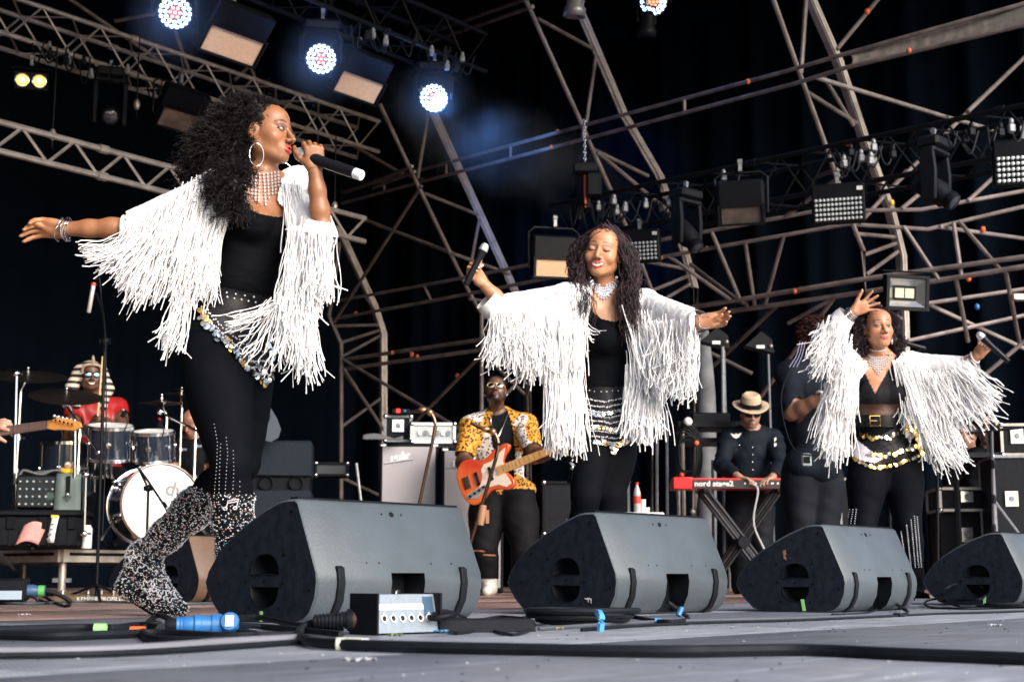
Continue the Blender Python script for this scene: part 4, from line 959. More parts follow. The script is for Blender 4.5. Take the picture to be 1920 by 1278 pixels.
    op = [(1626, 640), (1622, 668), (1628, 690), (1612, 712), (1600, 745), (1596, 800), (1590, 900), (1730, 900), (1722, 850), (1702, 800), (1692, 745), (1682, 705), (1670, 668), (1670, 640)]
    def jk(c):
        px, py = PR(c); return ~(inpoly(px, py, op) & (((c-C)@tf) > -.05)) & (py < 835) & (px < 1818) & ~((py < 676) & (px > 1614) & (px < 1672)) & ~((py < 604-.35*(px-1574)) & (px > 1535))
    jack = cloth(J, 'fringed_jacket', t, M_jack, .012, .006, jk, disp=lambda V: np.stack([noisev(V, 38)*.004+noisev(V*np.array((3, 3, .5)), 50)*.004]*3, 1)*np.array((.3, -1, .3)))
    rw = row_factory(jack, g, ppm, .0022)
    rw([(1545, 605, 7.7), (1560, 620, 7.68), (1580, 640, 7.7)], [(1522, 655, 7.7), (1528, 690, 7.7), (1545, 690, 7.72)], 90, 6, sag=0, wob=.015)
    rw([(1560, 600, 7.68), (1575, 610, 7.66), (1590, 640, 7.7)], [(1535, 680, 7.68), (1550, 690, 7.68), (1575, 720, 7.7)], 80, 6, sag=0, wob=.012)
    rw([(1580, 650, 7.72), (1595, 665, 7.75), (1612, 680, 7.78)], [(1560, 760, 7.72), (1575, 770, 7.72), (1596, 780, 7.75)], 100, 6, sag=0, wob=.006)
    rw([(1552, 720, 7.75), (1575, 730, 7.76), (1595, 740, 7.78)], [(1535, 815, 7.74), (1562, 858, 7.74), (1590, 840, 7.76)], 120, 6, sag=0, wob=.009)
    rw([(1609, 706, 7.72), (1612, 712, 7.72)], [(1612, 768, 7.70), (1600, 772, 7.70)], 4, 2, sag=-.02, wob=.005)
    rw([(1678, 680, 7.80), (1700, 682, 7.82), (1730, 690, 7.82)], [(1710, 790, 7.76), (1730, 800, 7.78), (1765, 800, 7.76)], 120, 6, sag=0, wob=.006)
    rw([(1712, 770, 7.78), (1735, 770, 7.8)], [(1735, 850, 7.78), (1775, 866, 7.76), (1812, 868, 7.76)], 90, 6, sag=.01, wob=.009)
    rw([(1730, 700, 7.8), (1755, 705, 7.78)], [(1770, 810, 7.76), (1800, 840, 7.76)], 60, 6, sag=.01, wob=.009)
    rw([(1740, 705, 7.76), (1780, 705, 7.74), (1815, 690, 7.7)], [(1775, 780, 7.74), (1825, 790, 7.7), (1872, 760, 7.66)], 110, 6, sag=.02, wob=.010)
    rw([(1790, 695, 7.7), (1822, 682, 7.68)], [(1850, 745, 7.66), (1882, 738, 7.64)], 22, 5, sag=.02, wob=.010)
    cuff(W(1576, 602, 7.72), Rw-Re, .060, jack); cuff(W(1813, 688, 7.78), Lw-Le, .055, jack)
    bn = bvh_of(bo, bra); P1 = []
    for i in range(15):
        u = i/14*2-1; x = 1646+u*24; y0 = 661+10*(1-u*u); q, _ = hit(bn, x, y0, .006, 7.85)
        for j in range(int(3+5*(1-abs(u)))):
            q, _ = hit(bn, x+u*j*.4, y0+j*4.2, .006, 7.85); 
            if q is not None: P1.append(q)
    for i in range(14):
        u = i/13*2-1; q, _ = hit(bn, 1646+u*15, 654+3*(1-u*u), .006, 7.85)
        if q is not None: P1.append(q)
    beads('necklace', np.array(P1), .0058, t, M_glit)['label'] = 'fan necklace with hanging rows of clear rhinestones'
    for sx_ in (-1, 1): beads('drop_earring', np.array([hd+HM@np.array((sx_*.078, -.005, -.04-.011*k)) for k in range(5)]), np.array((.004, .006, .008, .007, .004)), t, M_glit, False)
    for k in range(4): bracelet(Rw+(Re-Rw)*(.02+.05*k), Rw-Re, .035, .0035, t, M_silver)
    for k in range(2): bracelet(Lw+(Le-Lw)*(.05+.28*k), Lw-Le, .034+.004*k, .0045, t, M_pearl)
    Hs = Sdf(); L = lambda x, y, z: hd+HM@np.array((x, y, z)); Hs.ell(L(0, -.028, .040), np.array((.082, .090, .078)), HM, .03)
    for x, y, Y_, r in ((1612, 622, 7.85, .055), (1602, 645, 7.86, .052), (1614, 604, 7.88, .05), (1660, 600, 7.92, .05), (1674, 640, 7.95, .04), (1680, 668, 7.95, .03), (1625, 600, 7.85, .04)): Hs.ell(W(x, y, Y_), (r, r, r), None, .03)
    def hk(c):
        q = (c-hd)@HM; ln = np.interp(q[:, 2], [-.3, -.1, -.02, .03, .06, .085, .12], [-.01, .0, .005, .03, .06, .08, .09]); return (q[:, 1] < ln) & ((c[:, 2] > hd[2]-.16))
    hair = cloth(Hs, 'hair', t, M_hairp, 0, .005, hk, disp=lambda V: (V-hd)*(noisev(V, 70)*.05)[:, None])
    p, nn = surf_pts(hair, 1900, lambda c: (((c-hd)@HM)[:, 1] < .015) | (np.abs(((c-hd)@HM)[:, 0]) > .075), g); o = curls_hair('curl_locks', p, nn+g.normal(0, .5, (1900, 3)), g.uniform(.02, .05, 1900), hair, M_hairp, .007, 2.5, 14, .0018, 3, .5, g); o['kind'] = 'stuff'
    mic('black microphone held out to the side by the woman at the right', mh, mt, .225, 'microphones held by the singers')
woman3()
# ------------------------------------------------------------ stage axes: E1 along the stage front, E2 towards the audience
RZ = R(50.); E1 = np.array((math.cos(RZ), math.sin(RZ), 0.)); E2 = np.array((math.sin(RZ), -math.cos(RZ), 0.)); UZ = np.array((0, 0, 1.))
def SP(r, s, z=0.): return E1*r+E2*s+UZ*z
def Ws(px, py, s):   # point of the upright plane at stage depth s
    q = W(px, py, 1.)-np.array((0, 0, CH)); k = s/(q@E2); return np.array((0, 0, CH))+q*k
def floor_mat(name, c1, c2, mesh_amt):
    m = mat(name, c1, .42, 0, 0, 3, .5, 40, col2=c2); n = m.node_tree; L = n.links.new; b = n.nodes['Principled BSDF']
    tc = next(x for x in n.nodes if x.type == 'TEX_COORD'); bp = next(x for x in n.nodes if x.type == 'BUMP')
    src = b.inputs['Base Color'].links[0].from_socket
    # scuffs and dirt
    t = n.nodes.new('ShaderNodeTexNoise'); t.inputs['Scale'].default_value = 4.5; t.inputs['Detail'].default_value = 12; t.inputs['Roughness'].default_value = .8; L(tc.outputs['Object'], t.inputs['Vector'])
    r = n.nodes.new('ShaderNodeMapRange'); r.inputs['From Min'].default_value = .46; r.inputs['From Max'].default_value = .66; L(t.outputs['Fac'], r.inputs['Value'])
    mx = n.nodes.new('ShaderNodeMix'); mx.data_type = 'RGBA'; mx.inputs[7].default_value = (c1[0]*.58, c1[1]*.56, c1[2]*.55, 1); L(r.outputs[0], mx.inputs[0]); L(src, mx.inputs[6])
    mp = n.nodes.new('ShaderNodeMapping'); mp.inputs['Scale'].default_value = (2.2, 28, 1); L(tc.outputs['Object'], mp.inputs[0])
    t2 = n.nodes.new('ShaderNodeTexNoise'); t2.inputs['Scale'].default_value = 1.; t2.inputs['Detail'].default_value = 5; L(mp.outputs[0], t2.inputs['Vector'])
    r2 = n.nodes.new('ShaderNodeMapRange'); r2.inputs['From Min'].default_value = .56; r2.inputs['From Max'].default_value = .68; r2.inputs['To Max'].default_value = .6; L(t2.outputs['Fac'], r2.inputs['Value'])
    mx2 = n.nodes.new('ShaderNodeMix'); mx2.data_type = 'RGBA'; mx2.inputs[7].default_value = (c1[0]*1.9, c1[1]*1.9, c1[2]*1.85, 1); L(r2.outputs[0], mx2.inputs[0]); L(mx.outputs[2], mx2.inputs[6])
    L(mx2.outputs[2], b.inputs['Base Color'])
    if mesh_amt:   # pressed wire-mesh pattern of the phenolic face
        w1 = n.nodes.new('ShaderNodeTexBrick'); w1.inputs['Scale'].default_value = 1; w1.inputs['Brick Width'].default_value = .012; w1.inputs['Row Height'].default_value = .012; w1.inputs['Mortar Size'].default_value = .0028; w1.inputs['Color1'].default_value = (1, 1, 1, 1); w1.inputs['Color2'].default_value = (.9, .9, .9, 1); w1.inputs['Mortar'].default_value = (0, 0, 0, 1); L(tc.outputs['Object'], w1.inputs['Vector'])
        mh = n.nodes.new('ShaderNodeMath'); mh.operation = 'MULTIPLY_ADD'; mh.inputs[1].default_value = mesh_amt; L(w1.outputs['Fac'], mh.inputs[0]); L(bp.inputs['Height'].links[0].from_socket, mh.inputs[2]); L(mh.outputs[0], bp.inputs['Height'])
        mm = n.nodes.new('ShaderNodeMix'); mm.data_type = 'RGBA'; mm.blend_type = 'MULTIPLY'; mm.inputs[7].default_value = (.56, .57, .60, 1); mq = n.nodes.new('ShaderNodeMath'); mq.operation = 'MULTIPLY'; mq.inputs[1].default_value = .8; L(w1.outputs['Fac'], mq.inputs[0]); L(mq.outputs[0], mm.inputs[0]); L(mx2.outputs[2], mm.inputs[6]); L(mm.outputs[2], b.inputs['Base Color'])
    return m
def setting():
    Mg = floor_mat('grey_phenolic_deck', (.35, .37, .425), (.26, .28, .33), 1.3); Mb = floor_mat('brown_phenolic_deck', (.32, .21, .18), (.22, .14, .12), 0)
    base = B(); base.box((0, 0, -.06), (30, 34, .06), np.stack([E1, -E2, UZ], 1), SP(4, -7)); fl = base.obj('stage_floor', M_black); struct(fl)
    me = {}
    for key, m_ in (('g', Mg), ('b', Mb)):
        b = B(); b.rbox((0, 0, -.0125), (2.436, 1.216, .025), .003); q = b.mesh('deck_panel'); q.materials.append(m_); me[key] = q
    for i in range(-5, 9):
        for j in range(-15, 7):
            s = j*1.22-.05; r = i*2.44+(1.22 if j % 2 else 0)
            o = bpy.data.objects.new('deck_panel', me['g' if s > -4.6 else 'b']); COL.objects.link(o); o.parent = fl; o.location = SP(r, s, rng.uniform(-.0012, .0012)); o.rotation_euler = (0, 0, RZ+(pi if rng.random() < .5 else 0))
    Mc = mat('black_stage_cloth', (.0022, .0052, .0110), 1., 0, .2, 3, spec=.05)
    def drape(p0, p1, z0, z1, name, dep=.07, n=260):
        p0 = np.asarray(p0); p1 = np.asarray(p1); d = nrm(p1-p0); nn = np.array((-d[1], d[0], 0)); t = np.linspace(0, 1, n); L_ = np.linalg.norm(p1-p0)
        off = dep*(np.sin(t*L_*7+np.sin(t*L_*1.7)*2)+.4*np.sin(t*L_*17))
        G = np.stack([p0+d*(u*L_)+nn*o_+UZ*z for z, k in ((z0, 1.2), (z0+(z1-z0)*.5, 1.), (z1, .9)) for u, o_ in zip(t, off*k)]).reshape(3, n, 3)
        b = B(); b.grid(G); o = b.obj(name, Mc, ang=None); struct(o); return o
    drape(SP(-14, -17), SP(16.2, -17), 0, 8.44, 'back_drape'); drape(SP(16.2, -17), SP(16.2, -2.5), 0, 8.44, 'side_drape'); drape(SP(-10, -17), SP(-10, -1), 0, 8.44, 'side_drape')
    b = B(); b.box((3, -10, 8.5), (34, 17, .12), np.stack([E1, E2, UZ], 1)); struct(b.obj('roof_canopy', Mc))
    b = B(); b.box((0, 0, 0), (26, .03, 1.1), np.stack([E1, E2, UZ], 1), SP(2, -2.0, 8.0)); struct(b.obj('roof_valance', Mc))
    g = B(); g.box((0, 0, -1.5), (260, 260, .2)); struct(g.obj('ground', mat('dry_grass_ground', (.10, .11, .06), .9, 0, .5, 2)))
setting()

# ------------------------------------------------------------ scaffold frames of the side wall and roof
def stube(root, name, pts, r=.022, m=None, n=8):
    b = B(); b.path(pts, r, n); return b.obj(name, m or M_steel, root)
STR = []; M_rust = mat('rusty_orange_band', (.42, .10, .04), .7)
def frame_thing(s, A_, B_, webs, label, ra=.026, rb=.055, tape=()):
    Ap = [Ws(x, y, s) for x, y in A_]; Bp = [Ws(x, y, s) for x, y in B_]
    base = np.array((Ap[0][0], Ap[0][1], 0)); t = TW('roof_frame', label, 'scaffold arch', base, 'arched frames of the stage roof')
    Ap[0][2] = 0.; Bp[0] = np.array((Bp[0][0], Bp[0][1], 0))
    stube(t, 'inner_chord', Ap, ra); STR.append((A_, Ap)); STR.append((B_, Bp))
    # the outer chord is a box profile with two raised keder rails
    b = B(); b.path(Bp, rb, 4); b.obj('outer_chord', M_steelw, t)
    for off in (-.035, .035):
        b = B(); b.path([p+E1*off*1.2-E2*(-rb*.75) for p in Bp], .012, 4); b.obj('keder_rail', M_alu, t)
    for (a, c, d, e) in webs: stube(t, 'web_tube', [Ws(a, c, s), Ws(d, e, s)], .022)
    for (x, y) in tape: 
        b = B(); p = Ws(x, y, s); b.ball(p, .045); b.obj('coupler_clamp', M_orange, t)
    return t
frame_thing(-6.6, [(1624, 1040), (1624, 600), (1619, 470), (1595, 410), (1547, 270), (1500, 140), (1446, -12)], [(1694, 1040), (1694, 620), (1689, 480), (1668, 395), (1617, 255), (1570, 115), (1514, -12)],
    [(1502, 138, 1512, -10), (1512, 172, 1608, 232), (1545, 145, 1600, 235), (1604, 438, 1680, 445), (1620, 478, 1684, 455), (1624, 515, 1686, 470), (1624, 560, 1694, 600)], 'nearest scaffold frame, rising behind the woman with the raised arm to the roof')
frame_thing(-9.4, [(1222, 1050), (1222, 545), (1200, 488), (1150, 368), (1101, 258), (1094, 240), (982, -8)], [(1300, 1040), (1300, 540), (1284, 480), (1235, 330), (1168, 215), (1073, -8)],
    [(1008, 35, 1112, 92), (1118, 100, 1098, 240), (1112, 280, 1215, 330), (1200, 488, 1290, 505), (1222, 545, 1296, 515), (1222, 575, 1298, 530), (1222, 640, 1300, 740), (1222, 760, 1300, 660)], 'second scaffold frame, its post rising between the middle woman and her outstretched hand')
frame_thing(-12.0, [(903, 1060), (903, 590), (875, 538), (780, 340), (712, 195)], [(987, 1060), (987, 620), (965, 548), (895, 395), (808, 205), (790, 165)],
    [(795, 362, 895, 402), (804, 208, 783, 335), (900, 405, 878, 520), (880, 560, 975, 575), (903, 595, 985, 590), (903, 620, 985, 600), (903, 660, 985, 740), (903, 790, 985, 700)], 'third scaffold frame, its post standing behind the bass player')
frame_thing(-14.65, [(640, 1070), (640, 645), (617, 592), (637, 455)], [(718, 1070), (717, 625), (700, 572), (632, 425)],
    [(628, 611, 708, 609), (640, 642, 715, 618), (642, 668, 715, 628), (641, 690, 716, 800), (640, 800, 716, 745), (641, 895, 716, 930)], 'farthest scaffold frame, left of the two grey speaker cabinets', .03, .055)
def purlin(lines, label, tapes=(), r=.0225, rungs=()):
    ss = {0: -14.65, 1: -12., 2: -9.4, 3: -6.6, 4: -4.6}
    P = [[Ws(x, y, s) for x, y, s in ln] for ln in lines]; t = TW('purlin_ladder', label, 'roof purlin', P[0][0], 'twin tube purlins joining the frames')
    for q, ln in zip(P, lines): stube(t, 'purlin_tube', q, r); STR.append(([(x, y) for x, y, s in ln], q))
    for k in rungs:
        a = along(P[0], 60)[k]; c = along(P[1], 60)[min(59, k)]; stube(t, 'rung', [a, c], .018)
    for x, y, s in tapes:
        b = B(); c = Ws(x, y, s); b.ball(c, (.026, .026, .030)); b.obj('tape_band', M_rust, t)
    return t
purlin([[(641, 360, -14.6), (850, 302, -12), (1092, 236, -9.4), (1473, 134, -6.7), (1590, 100, -5.9), (1925, 6, -4.3)], [(641, 381, -14.6), (850, 325, -12), (1092, 262, -9.4), (1490, 157, -6.6), (1590, 126, -5.9), (1925, 46, -4.3)]],
    'highest twin tube purlin, with a grey cloth sleeve at its right end', [(1045, 247, -9.9), (1034, 276, -9.9), (1402, 153, -7.0), (1704, 95, -5.3)], rungs=(6, 14, 22, 30, 38))
purlin([[(610, 568, -14.7), (830, 528, -12.3), (1010, 493, -10.5), (1308, 437, -8.3), (1528, 396, -7.0), (1728, 393, -6.0), (1925, 357, -5.2)], [(634, 596, -14.5), (830, 560, -12.3), (1011, 525, -10.5), (1322, 467, -8.3), (1590, 420, -6.7), (1740, 430, -6.0), (1925, 386, -5.2)]],
    'middle twin tube purlin, crossing behind the raised microphone', [(993, 497, -10.7), (1325, 466, -8.3), (667, 587, -14.1), (1239, 483, -8.8)], rungs=(5, 12, 19, 33))
purlin([[(651, 673, -14.6), (900, 637, -12), (1225, 588, -9.3), (1621, 523, -6.6), (1925, 481, -5.0)], [(651, 691, -14.6), (900, 656, -12), (1240, 602, -9.3), (1625, 547, -6.6), (1925, 499, -5.0)]],
    'lowest twin tube purlin, level with the heads of the singers at the right', [(735, 661, -13.4), (782, 668, -13.0), (1490, 546, -7.4), (1496, 545, -7.4)], .028, rungs=(8, 24, 40))
# grey cloth sleeve between the two tubes of the top purlin
def sleeve():
    n = 60; G = np.zeros((5, n, 3))
    for j in range(n):
        u = j/(n-1); x = 1592+(1925-1592)*u; s = -5.9+1.6*u; a = Ws(x, 101-95*u, s); c = Ws(x, 127-80*u, s)
        for i in range(5): v = i/4; G[i, j] = a*(1-v)+c*v+E2*(.03*math.sin(v*pi)+.012*math.sin(u*60+v*3)+.008*math.sin(u*137))
    b = B(); b.grid(G); t = TW('cloth_sleeve', 'grey wrinkled cloth strip laced between the tubes of the highest purlin', 'cloth', G[0, 0]); b.obj('cloth', mat('grey_canvas', (.16, .14, .13), .85, 0, .4, 14, .4, 50), t, ang=None)
sleeve()
BR = [(686, 413, 862, 482, -13.4), (862, 482, 945, 512, -11.4), (780, 357, 634, 586, -13.2), (654, 681, 827, 774, -13.4), (895, 664, 789, 767, -12.4), (645, 696, 679, 745, -14.), (645, 362, 700, 340, -14.2), (700, 352, 775, 322, -13.4), (982, 0, 820, 57, -12.6), (1013, 7, 806, 79, -12.6), (127, -4, 300, 114, -14), (327, 55, 357, 140, -14), (215, 40, 350, 15, -14.5), (470, 125, 490, 180, -14), (440, 150, 470, 122, -14), (640, 260, 745, 320, -14), (745, 320, 815, 345, -13)]
BR2 = [(1294, 500, 1480, 627, -8.6), (1394, 462, 1425, 603, -8.2), (1429, 612, 1453, 500, -8.0), (1694, 437, 1780, 560, -6.4), (1776, 403, 1804, 551, -6.2), (1790, 417, 1885, 525, -6.0), (1478, 606, 1560, 560, -7.6), (1742, 575, 1925, 655, -5.8), (1925, 636, 1832, 702, -5.4), (1882, 523, 1912, 645, -5.6), (1532, 150, 1776, 220, -6.2), (1776, 220, 1878, 248, -5.8), (1925, 104, 1814, 210, -5.4), (1814, 210, 1745, 276, -5.9), (1649, -4, 1556, 100, -6.3), (1730, 424, 1925, 448, -5.8), (1818, 557, 1925, 541, -5.6), (1800, 575, 1815, 640, -5.9), (1370, 560, 1250, 480, -8.9), (1535, 330, 1560, 320, -7), (1804, 380, 1860, 335, -5.6), (1700, 380, 1765, 330, -6.2), (1450, 420, 1530, 360, -7.4), (1604, 420, 1700, 320, -6.6), (1300, 700, 1375, 640, -8.9), (1190, 350, 1130, 300, -9.6), (1305, 860, 1450, 690, -8.4), (1330, 440, 1360, 500, -8.6), (1780, 620, 1925, 590, -5.7), (1410, 700, 1300, 640, -8.7)]
def snap(x0, y0, x1, y1, s):   # run the tube on until it meets a frame or purlin, so that both ends are clamped to something
    best = None; dx, dy = x1-x0, y1-y0; L_ = math.hypot(dx, dy)
    for pl, P in STR:
        for i in range(len(pl)-1):
            ax, ay = pl[i]; ex, ey = pl[i+1][0]-ax, pl[i+1][1]-ay; den = dx*ey-dy*ex
            if abs(den) < 1e-6: continue
            t = ((ax-x0)*ey-(ay-y0)*ex)/den; u = ((ax-x0)*dy-(ay-y0)*dx)/den; off = (t-1)*L_
            if 0 <= u <= 1 and -.4*L_ < off < 190 and (best is None or abs(off) < best[0]): best = (abs(off), P[i]*(1-u)+P[i+1]*u)
    return best[1]-E2*-.05 if best is not None and best[1][2] > .3 else Ws(x1, y1, s)
def bracing(L_, label, tp):
    p0 = Ws(L_[0][0], L_[0][1], L_[0][4]); t = TW('scaffold_bracing', label, 'scaffold bracing', (p0[0], p0[1], 0))
    for a, c, d, e, s in L_: stube(t, 'brace_tube', [snap(d, e, a, c, s), snap(a, c, d, e, s+.02)], .023, M_steelw if (a, c) in ((1742, 575), (1532, 150), (1776, 220), (1730, 424)) else M_steel)
    for x, y, s, m_ in tp: b = B(); b.ball(Ws(x, y, s), (.03, .03, .036)); b.obj('tape_band', m_, t)
    return t
bracing(BR, 'loose diagonal scaffold tubes between the two farthest frames and over the drums', [(857, 704, -12.6, M_rust), (772, 664, -12.8, M_rust)])
bracing(BR2, 'loose diagonal scaffold tubes across the wall and roof at the right', [(1626, 22, -6.3, M_orange), (1816, 522, -5.9, M_orange), (1843, 430, -5.8, M_orange), (1832, 575, -5.8, M_blue), (1589, 268, -6.6, M_red), (1672, 380, -6.5, M_yellow)])

# ------------------------------------------------------------ lighting trusses
def truss(a, b, size, bays, label, m, r=.024, flat=False, rd=.011):
    a, b = np.asarray(a, float), np.asarray(b, float); d = nrm(b-a); sd = nrm(np.cross(d, UZ)); h = size/2; L_ = np.linalg.norm(b-a)
    t = TW('lighting_truss', label, 'truss', a)
    offs = [(-h, h), (h, h), (h, -h), (-h, -h)] if not flat else [(0, h), (0, -h)]
    O = [sd*x+UZ*z for x, z in offs]
    for o in O:
        k = B(); k.tube(a+o, b+o, r, 8); k.obj('chord', m, t)
    pr = [(0, 3), (1, 2), (0, 1), (3, 2)] if not flat else [(0, 1)]
    for i, j in pr:
        for q in range(bays):
            u0, u1 = q/bays, (q+1)/bays; um = (u0+u1)/2
            k = B(); k.tube(a+d*L_*u0+O[i], a+d*L_*um+O[j], rd, 5, cap=False); k.obj('lacing_tube', m, t)
            k = B(); k.tube(a+d*L_*um+O[j], a+d*L_*u1+O[i], rd, 5, cap=False); k.obj('lacing_tube', m, t)
    for u in np.arange(0, L_, 2.5):
        for o in O: k = B(); k.tube(a+d*(u-.05)+o, a+d*(u+.05)+o, r*1.45, 8); k.obj('coupler', m, t)
    return t
a = W(690, 262, 17.6); truss(a-E1*6.2, a, .40, 9, 'upper silver box truss with lamps above the singer at the left', M_alu, .026)
a = W(684, 431, 15.9); truss(a-E1*6.0, a, .27, 11, 'lower silver ladder truss behind the head of the singer at the left', M_alu, .03, True, .016)
a = W(884, 108, 14.6); truss(a-E1*6.5, a, .42, 10, 'black box truss carrying the lit round lamps', M_black, .026)
a = W(1060, 425, 15.4); truss(a, a+E2*6.2+UZ*.0, .42, 11, 'black box truss with moving lamps at the right', M_black, .026)

# ------------------------------------------------------------ fixtures (local: faces -y, x along its width)
M_ledw = mat('lit_led_white', (1, 1, 1), .3, emit=(.50, .70, 1), estr=3.2); M_ledr = mat('lit_led_orange', (1, .3, .1), .3, emit=(1, .22, .08), estr=1.4)
M_tung = mat('lit_tungsten', (1, .8, .3), .3, emit=(1, .48, .08), estr=1.6); M_tungc = mat('lit_tungsten_core', (1, .9, .6), .3, emit=(1, .75, .35), estr=3)
M_refl = mat('beige_reflector', (.78, .55, .38), .45, .1, .12, 30); M_lens = mat('clear_lens', (.62, .66, .68), .12, .3, coat=1)
M_label = mat('white_label', (.75, .75, .75), .5)
def clampb(root, z):
    b = B(); b.box((0, 0, z), (.03, .04, .08)); b.lathe([(.028, -.02), (.028, .02)], 10, rotm(0, pi/2, 0), (0, 0, z+.05)); return b.obj('hook_clamp', M_grey, root)
def wash(label, loc, rot, lit=True):
    t = T('wash_lamp', label, 'stage lamp', loc, 'round moving wash lamps'); t.rotation_euler = rot
    B().lathe([(.10, -.17), (.14, -.12), (.155, -.04), (.158, 0.0), (.150, .012)], 24, rotm(pi/2, 0, 0), (0, 0, 0)).obj('housing', M_black, t)
    y = B(); y.path([(-.18, .08, 0), (-.19, .08, .2), (-.14, .08, .27), (.14, .08, .27), (.19, .08, .2), (.18, .08, 0)], .022, 6); y.obj('yoke', M_black, t)
    b = B(); b.rbox((0, .08, .33), (.34, .22, .10), .02); b.obj('base', M_black, t); clampb(t, .42)
    w_, r_ = B(), B()
    for k, (rr, n) in enumerate(((0, 1), (.042, 6), (.083, 12), (.124, 18))):
        for i in range(n):
            a = i/n*2*pi; (r_ if k < 2 else w_).lathe([(.0175, 0), (.012, .008), (.0001, .011)], 8, rotm(pi/2, 0, 0), (rr*math.cos(a), -.012, rr*math.sin(a)), False)
    w_.obj('outer_lenses', M_ledw, t, stuff=True); r_.obj('centre_lenses', M_ledr, t, stuff=True); return t
def toward(p, tx, ty, tz, roll=0):   # euler so that local -y points from p to the target
    d = nrm(np.array((tx, ty, tz))-p); y = -d; x = nrm(np.cross(y, UZ)); z = np.cross(x, y); return Matrix(np.stack([x, y, z], 1).tolist()).to_euler()
wl = [((328, 24), 11.7, 'lit round lamp at the top left, first of the white ring lamps'), ((602, 111), 13.0, 'lit round lamp between the two beige panel lamps'), ((813, 184), 14.1, 'lit round lamp hanging at the right end of the black truss'), ((1225, 4), 14.5, 'lit round lamp cut by the top edge, right of centre')]
for (x, y), Y, lb in wl:
    p = W(x, y, Y); wash(lb, p, toward(p, .9, 0, 1.5))
for (x, y), Y, _l in wl:
    l = bpy.data.lights.new('wash_glow', 'POINT'); l.energy = 5; l.color = (.10, .32, 1); l.shadow_soft_size = .1; o = bpy.data.objects.new('wash_glow', l); COL.objects.link(o); o.location = W(x, y, Y-.35)
for (x, y), Y in (((815, 188), 14.0),):
    l = bpy.data.lights.new('wash_beam', 'SPOT'); l.energy = 900; l.color = (.12, .35, 1); l.spot_size = R(34); l.spot_blend = .6; l.shadow_soft_size = .12
    o = bpy.data.objects.new('wash_beam', l); COL.objects.link(o); p = W(x, y, Y-.15); o.location = p; o.rotation_euler = Vector(W(985, 325, 17.)-p).to_track_quat('-Z', 'Y').to_euler()
def strobe(label, loc, rz, tilt, w_=.62, h_=.20, refl=None, deep=.20):
    t = T('panel_lamp', label, 'stage lamp', loc, 'rectangular panel lamps', rz)
    A = rotm(tilt, 0, 0)
    b = B(); b.rbox((0, .07, .11), (w_, deep*.7, h_+.26), .02, A); o = b.obj('housing', M_black, t)
    n = 26; G = np.zeros((3, n*2, 3))
    b = B()
    for i in range(n):   # ribbed reflector sheet
        x0 = -w_/2+.03+(w_-.06)*i/n; x1 = x0+(w_-.06)/n
        b.add([(x0, -.004, -h_/2), (x1, -.004, -h_/2), (x1, -.004, h_/2), (x0, -.004, h_/2), ((x0+x1)/2, -.012, -h_/2), ((x0+x1)/2, -.012, h_/2)], [(0, 4, 5, 3), (4, 1, 2, 5), (0, 1, 4), (3, 5, 2)], A)
    b.obj('reflector', refl or M_refl, t, ang=10)
    b = B(); 
    for z in (-h_/2-.012, h_/2+.012): b.box((0, -.012, z), (w_, .04, .018), A)
    for x in (-w_/2+.012, w_/2-.012): b.box((x, -.012, 0), (.02, .04, h_+.005), A)
    b.obj('bezel', M_black, t)
    y = B(); y.path([(-w_/2-.025, .05, .02), (-w_/2-.03, .05, .36), (-w_/2+.03, .05, .41), (w_/2-.03, .05, .41), (w_/2+.03, .05, .36), (w_/2+.025, .05, .02)], .012, 6); y.obj('yoke', M_blackp, t); clampb(t, .45); return t
def place_panel(px, py, Y, *a, **k): return strobe(a[0], W(px, py, Y), *a[1:], **k)
place_panel(435, 85, 12.3, 'beige panel lamp nearest the top left ring lamp', RZ, R(42), .66, .24)
place_panel(672, 163, 13.7, 'beige panel lamp left of the ring lamp above the singer microphone', RZ, R(40), .62, .22)
place_panel(1041, 503, 13.4, 'beige panel lamp half hidden behind the hair of the middle woman', R(12), R(8), .44, .16)
place_panel(336, 226, 14.5, 'dim panel lamp behind the hair of the singer at the left', RZ, R(38), .55, .20, refl=mat('worn_reflector', (.34, .25, .20), .3, .5, .6, 8))
place_panel(1390, 403, 12.6, 'dim panel lamp on the black truss, left of the lamp with rows of lenses', R(-14), R(16), .42, .15, refl=mat('grey_reflector', (.22, .18, .16), .3, .5, .5, 8))
def matrix(label, px, py, Y, rz, tilt, nx=12, ny=5, w_=.42, h_=.21):
    t = T('lens_panel_lamp', label, 'stage lamp', W(px, py, Y), 'panel lamps with rows of lenses', rz); A = rotm(tilt, 0, 0)
    b = B(); b.rbox((0, .06, .05), (w_+.04, .13, h_+.15), .015, A); b.obj('housing', M_black, t)
    b = B()
    for i in range(nx):
        for j in range(ny): b.lathe([(.0155, 0), (.0135, .010), (.004, .014)], 8, A@rotm(pi/2, 0, 0), A@np.array((-w_/2+.02+(w_-.04)*i/(nx-1), -.006, -h_/2+.02+(h_-.04)*j/(ny-1))))
    b.obj('lenses', M_lens, t, stuff=True)
    y = B(); y.path([(-w_/2-.035, .05, .02), (-w_/2-.035, .05, .22), (w_/2+.035, .05, .22), (w_/2+.035, .05, .02)], .011, 6); y.obj('yoke', M_black, t)
    b = B(); b.box((w_/2-.02, -.004, h_/2+.07), (.05, .004, .035), A); b.obj('label_plate', M_label, t); clampb(t, .26); return t
matrix('lamp with five rows of small lenses in the middle of the right black truss', 1572, 392, 12.2, R(-16), R(10))
matrix('lens lamp just behind the hair of the middle woman', 1200, 470, 14.2, R(-16), R(10), 9, 5, .36, .2)
matrix('lens lamp cut by the right edge of the picture', 1922, 316, 10.4, R(-14), R(10))
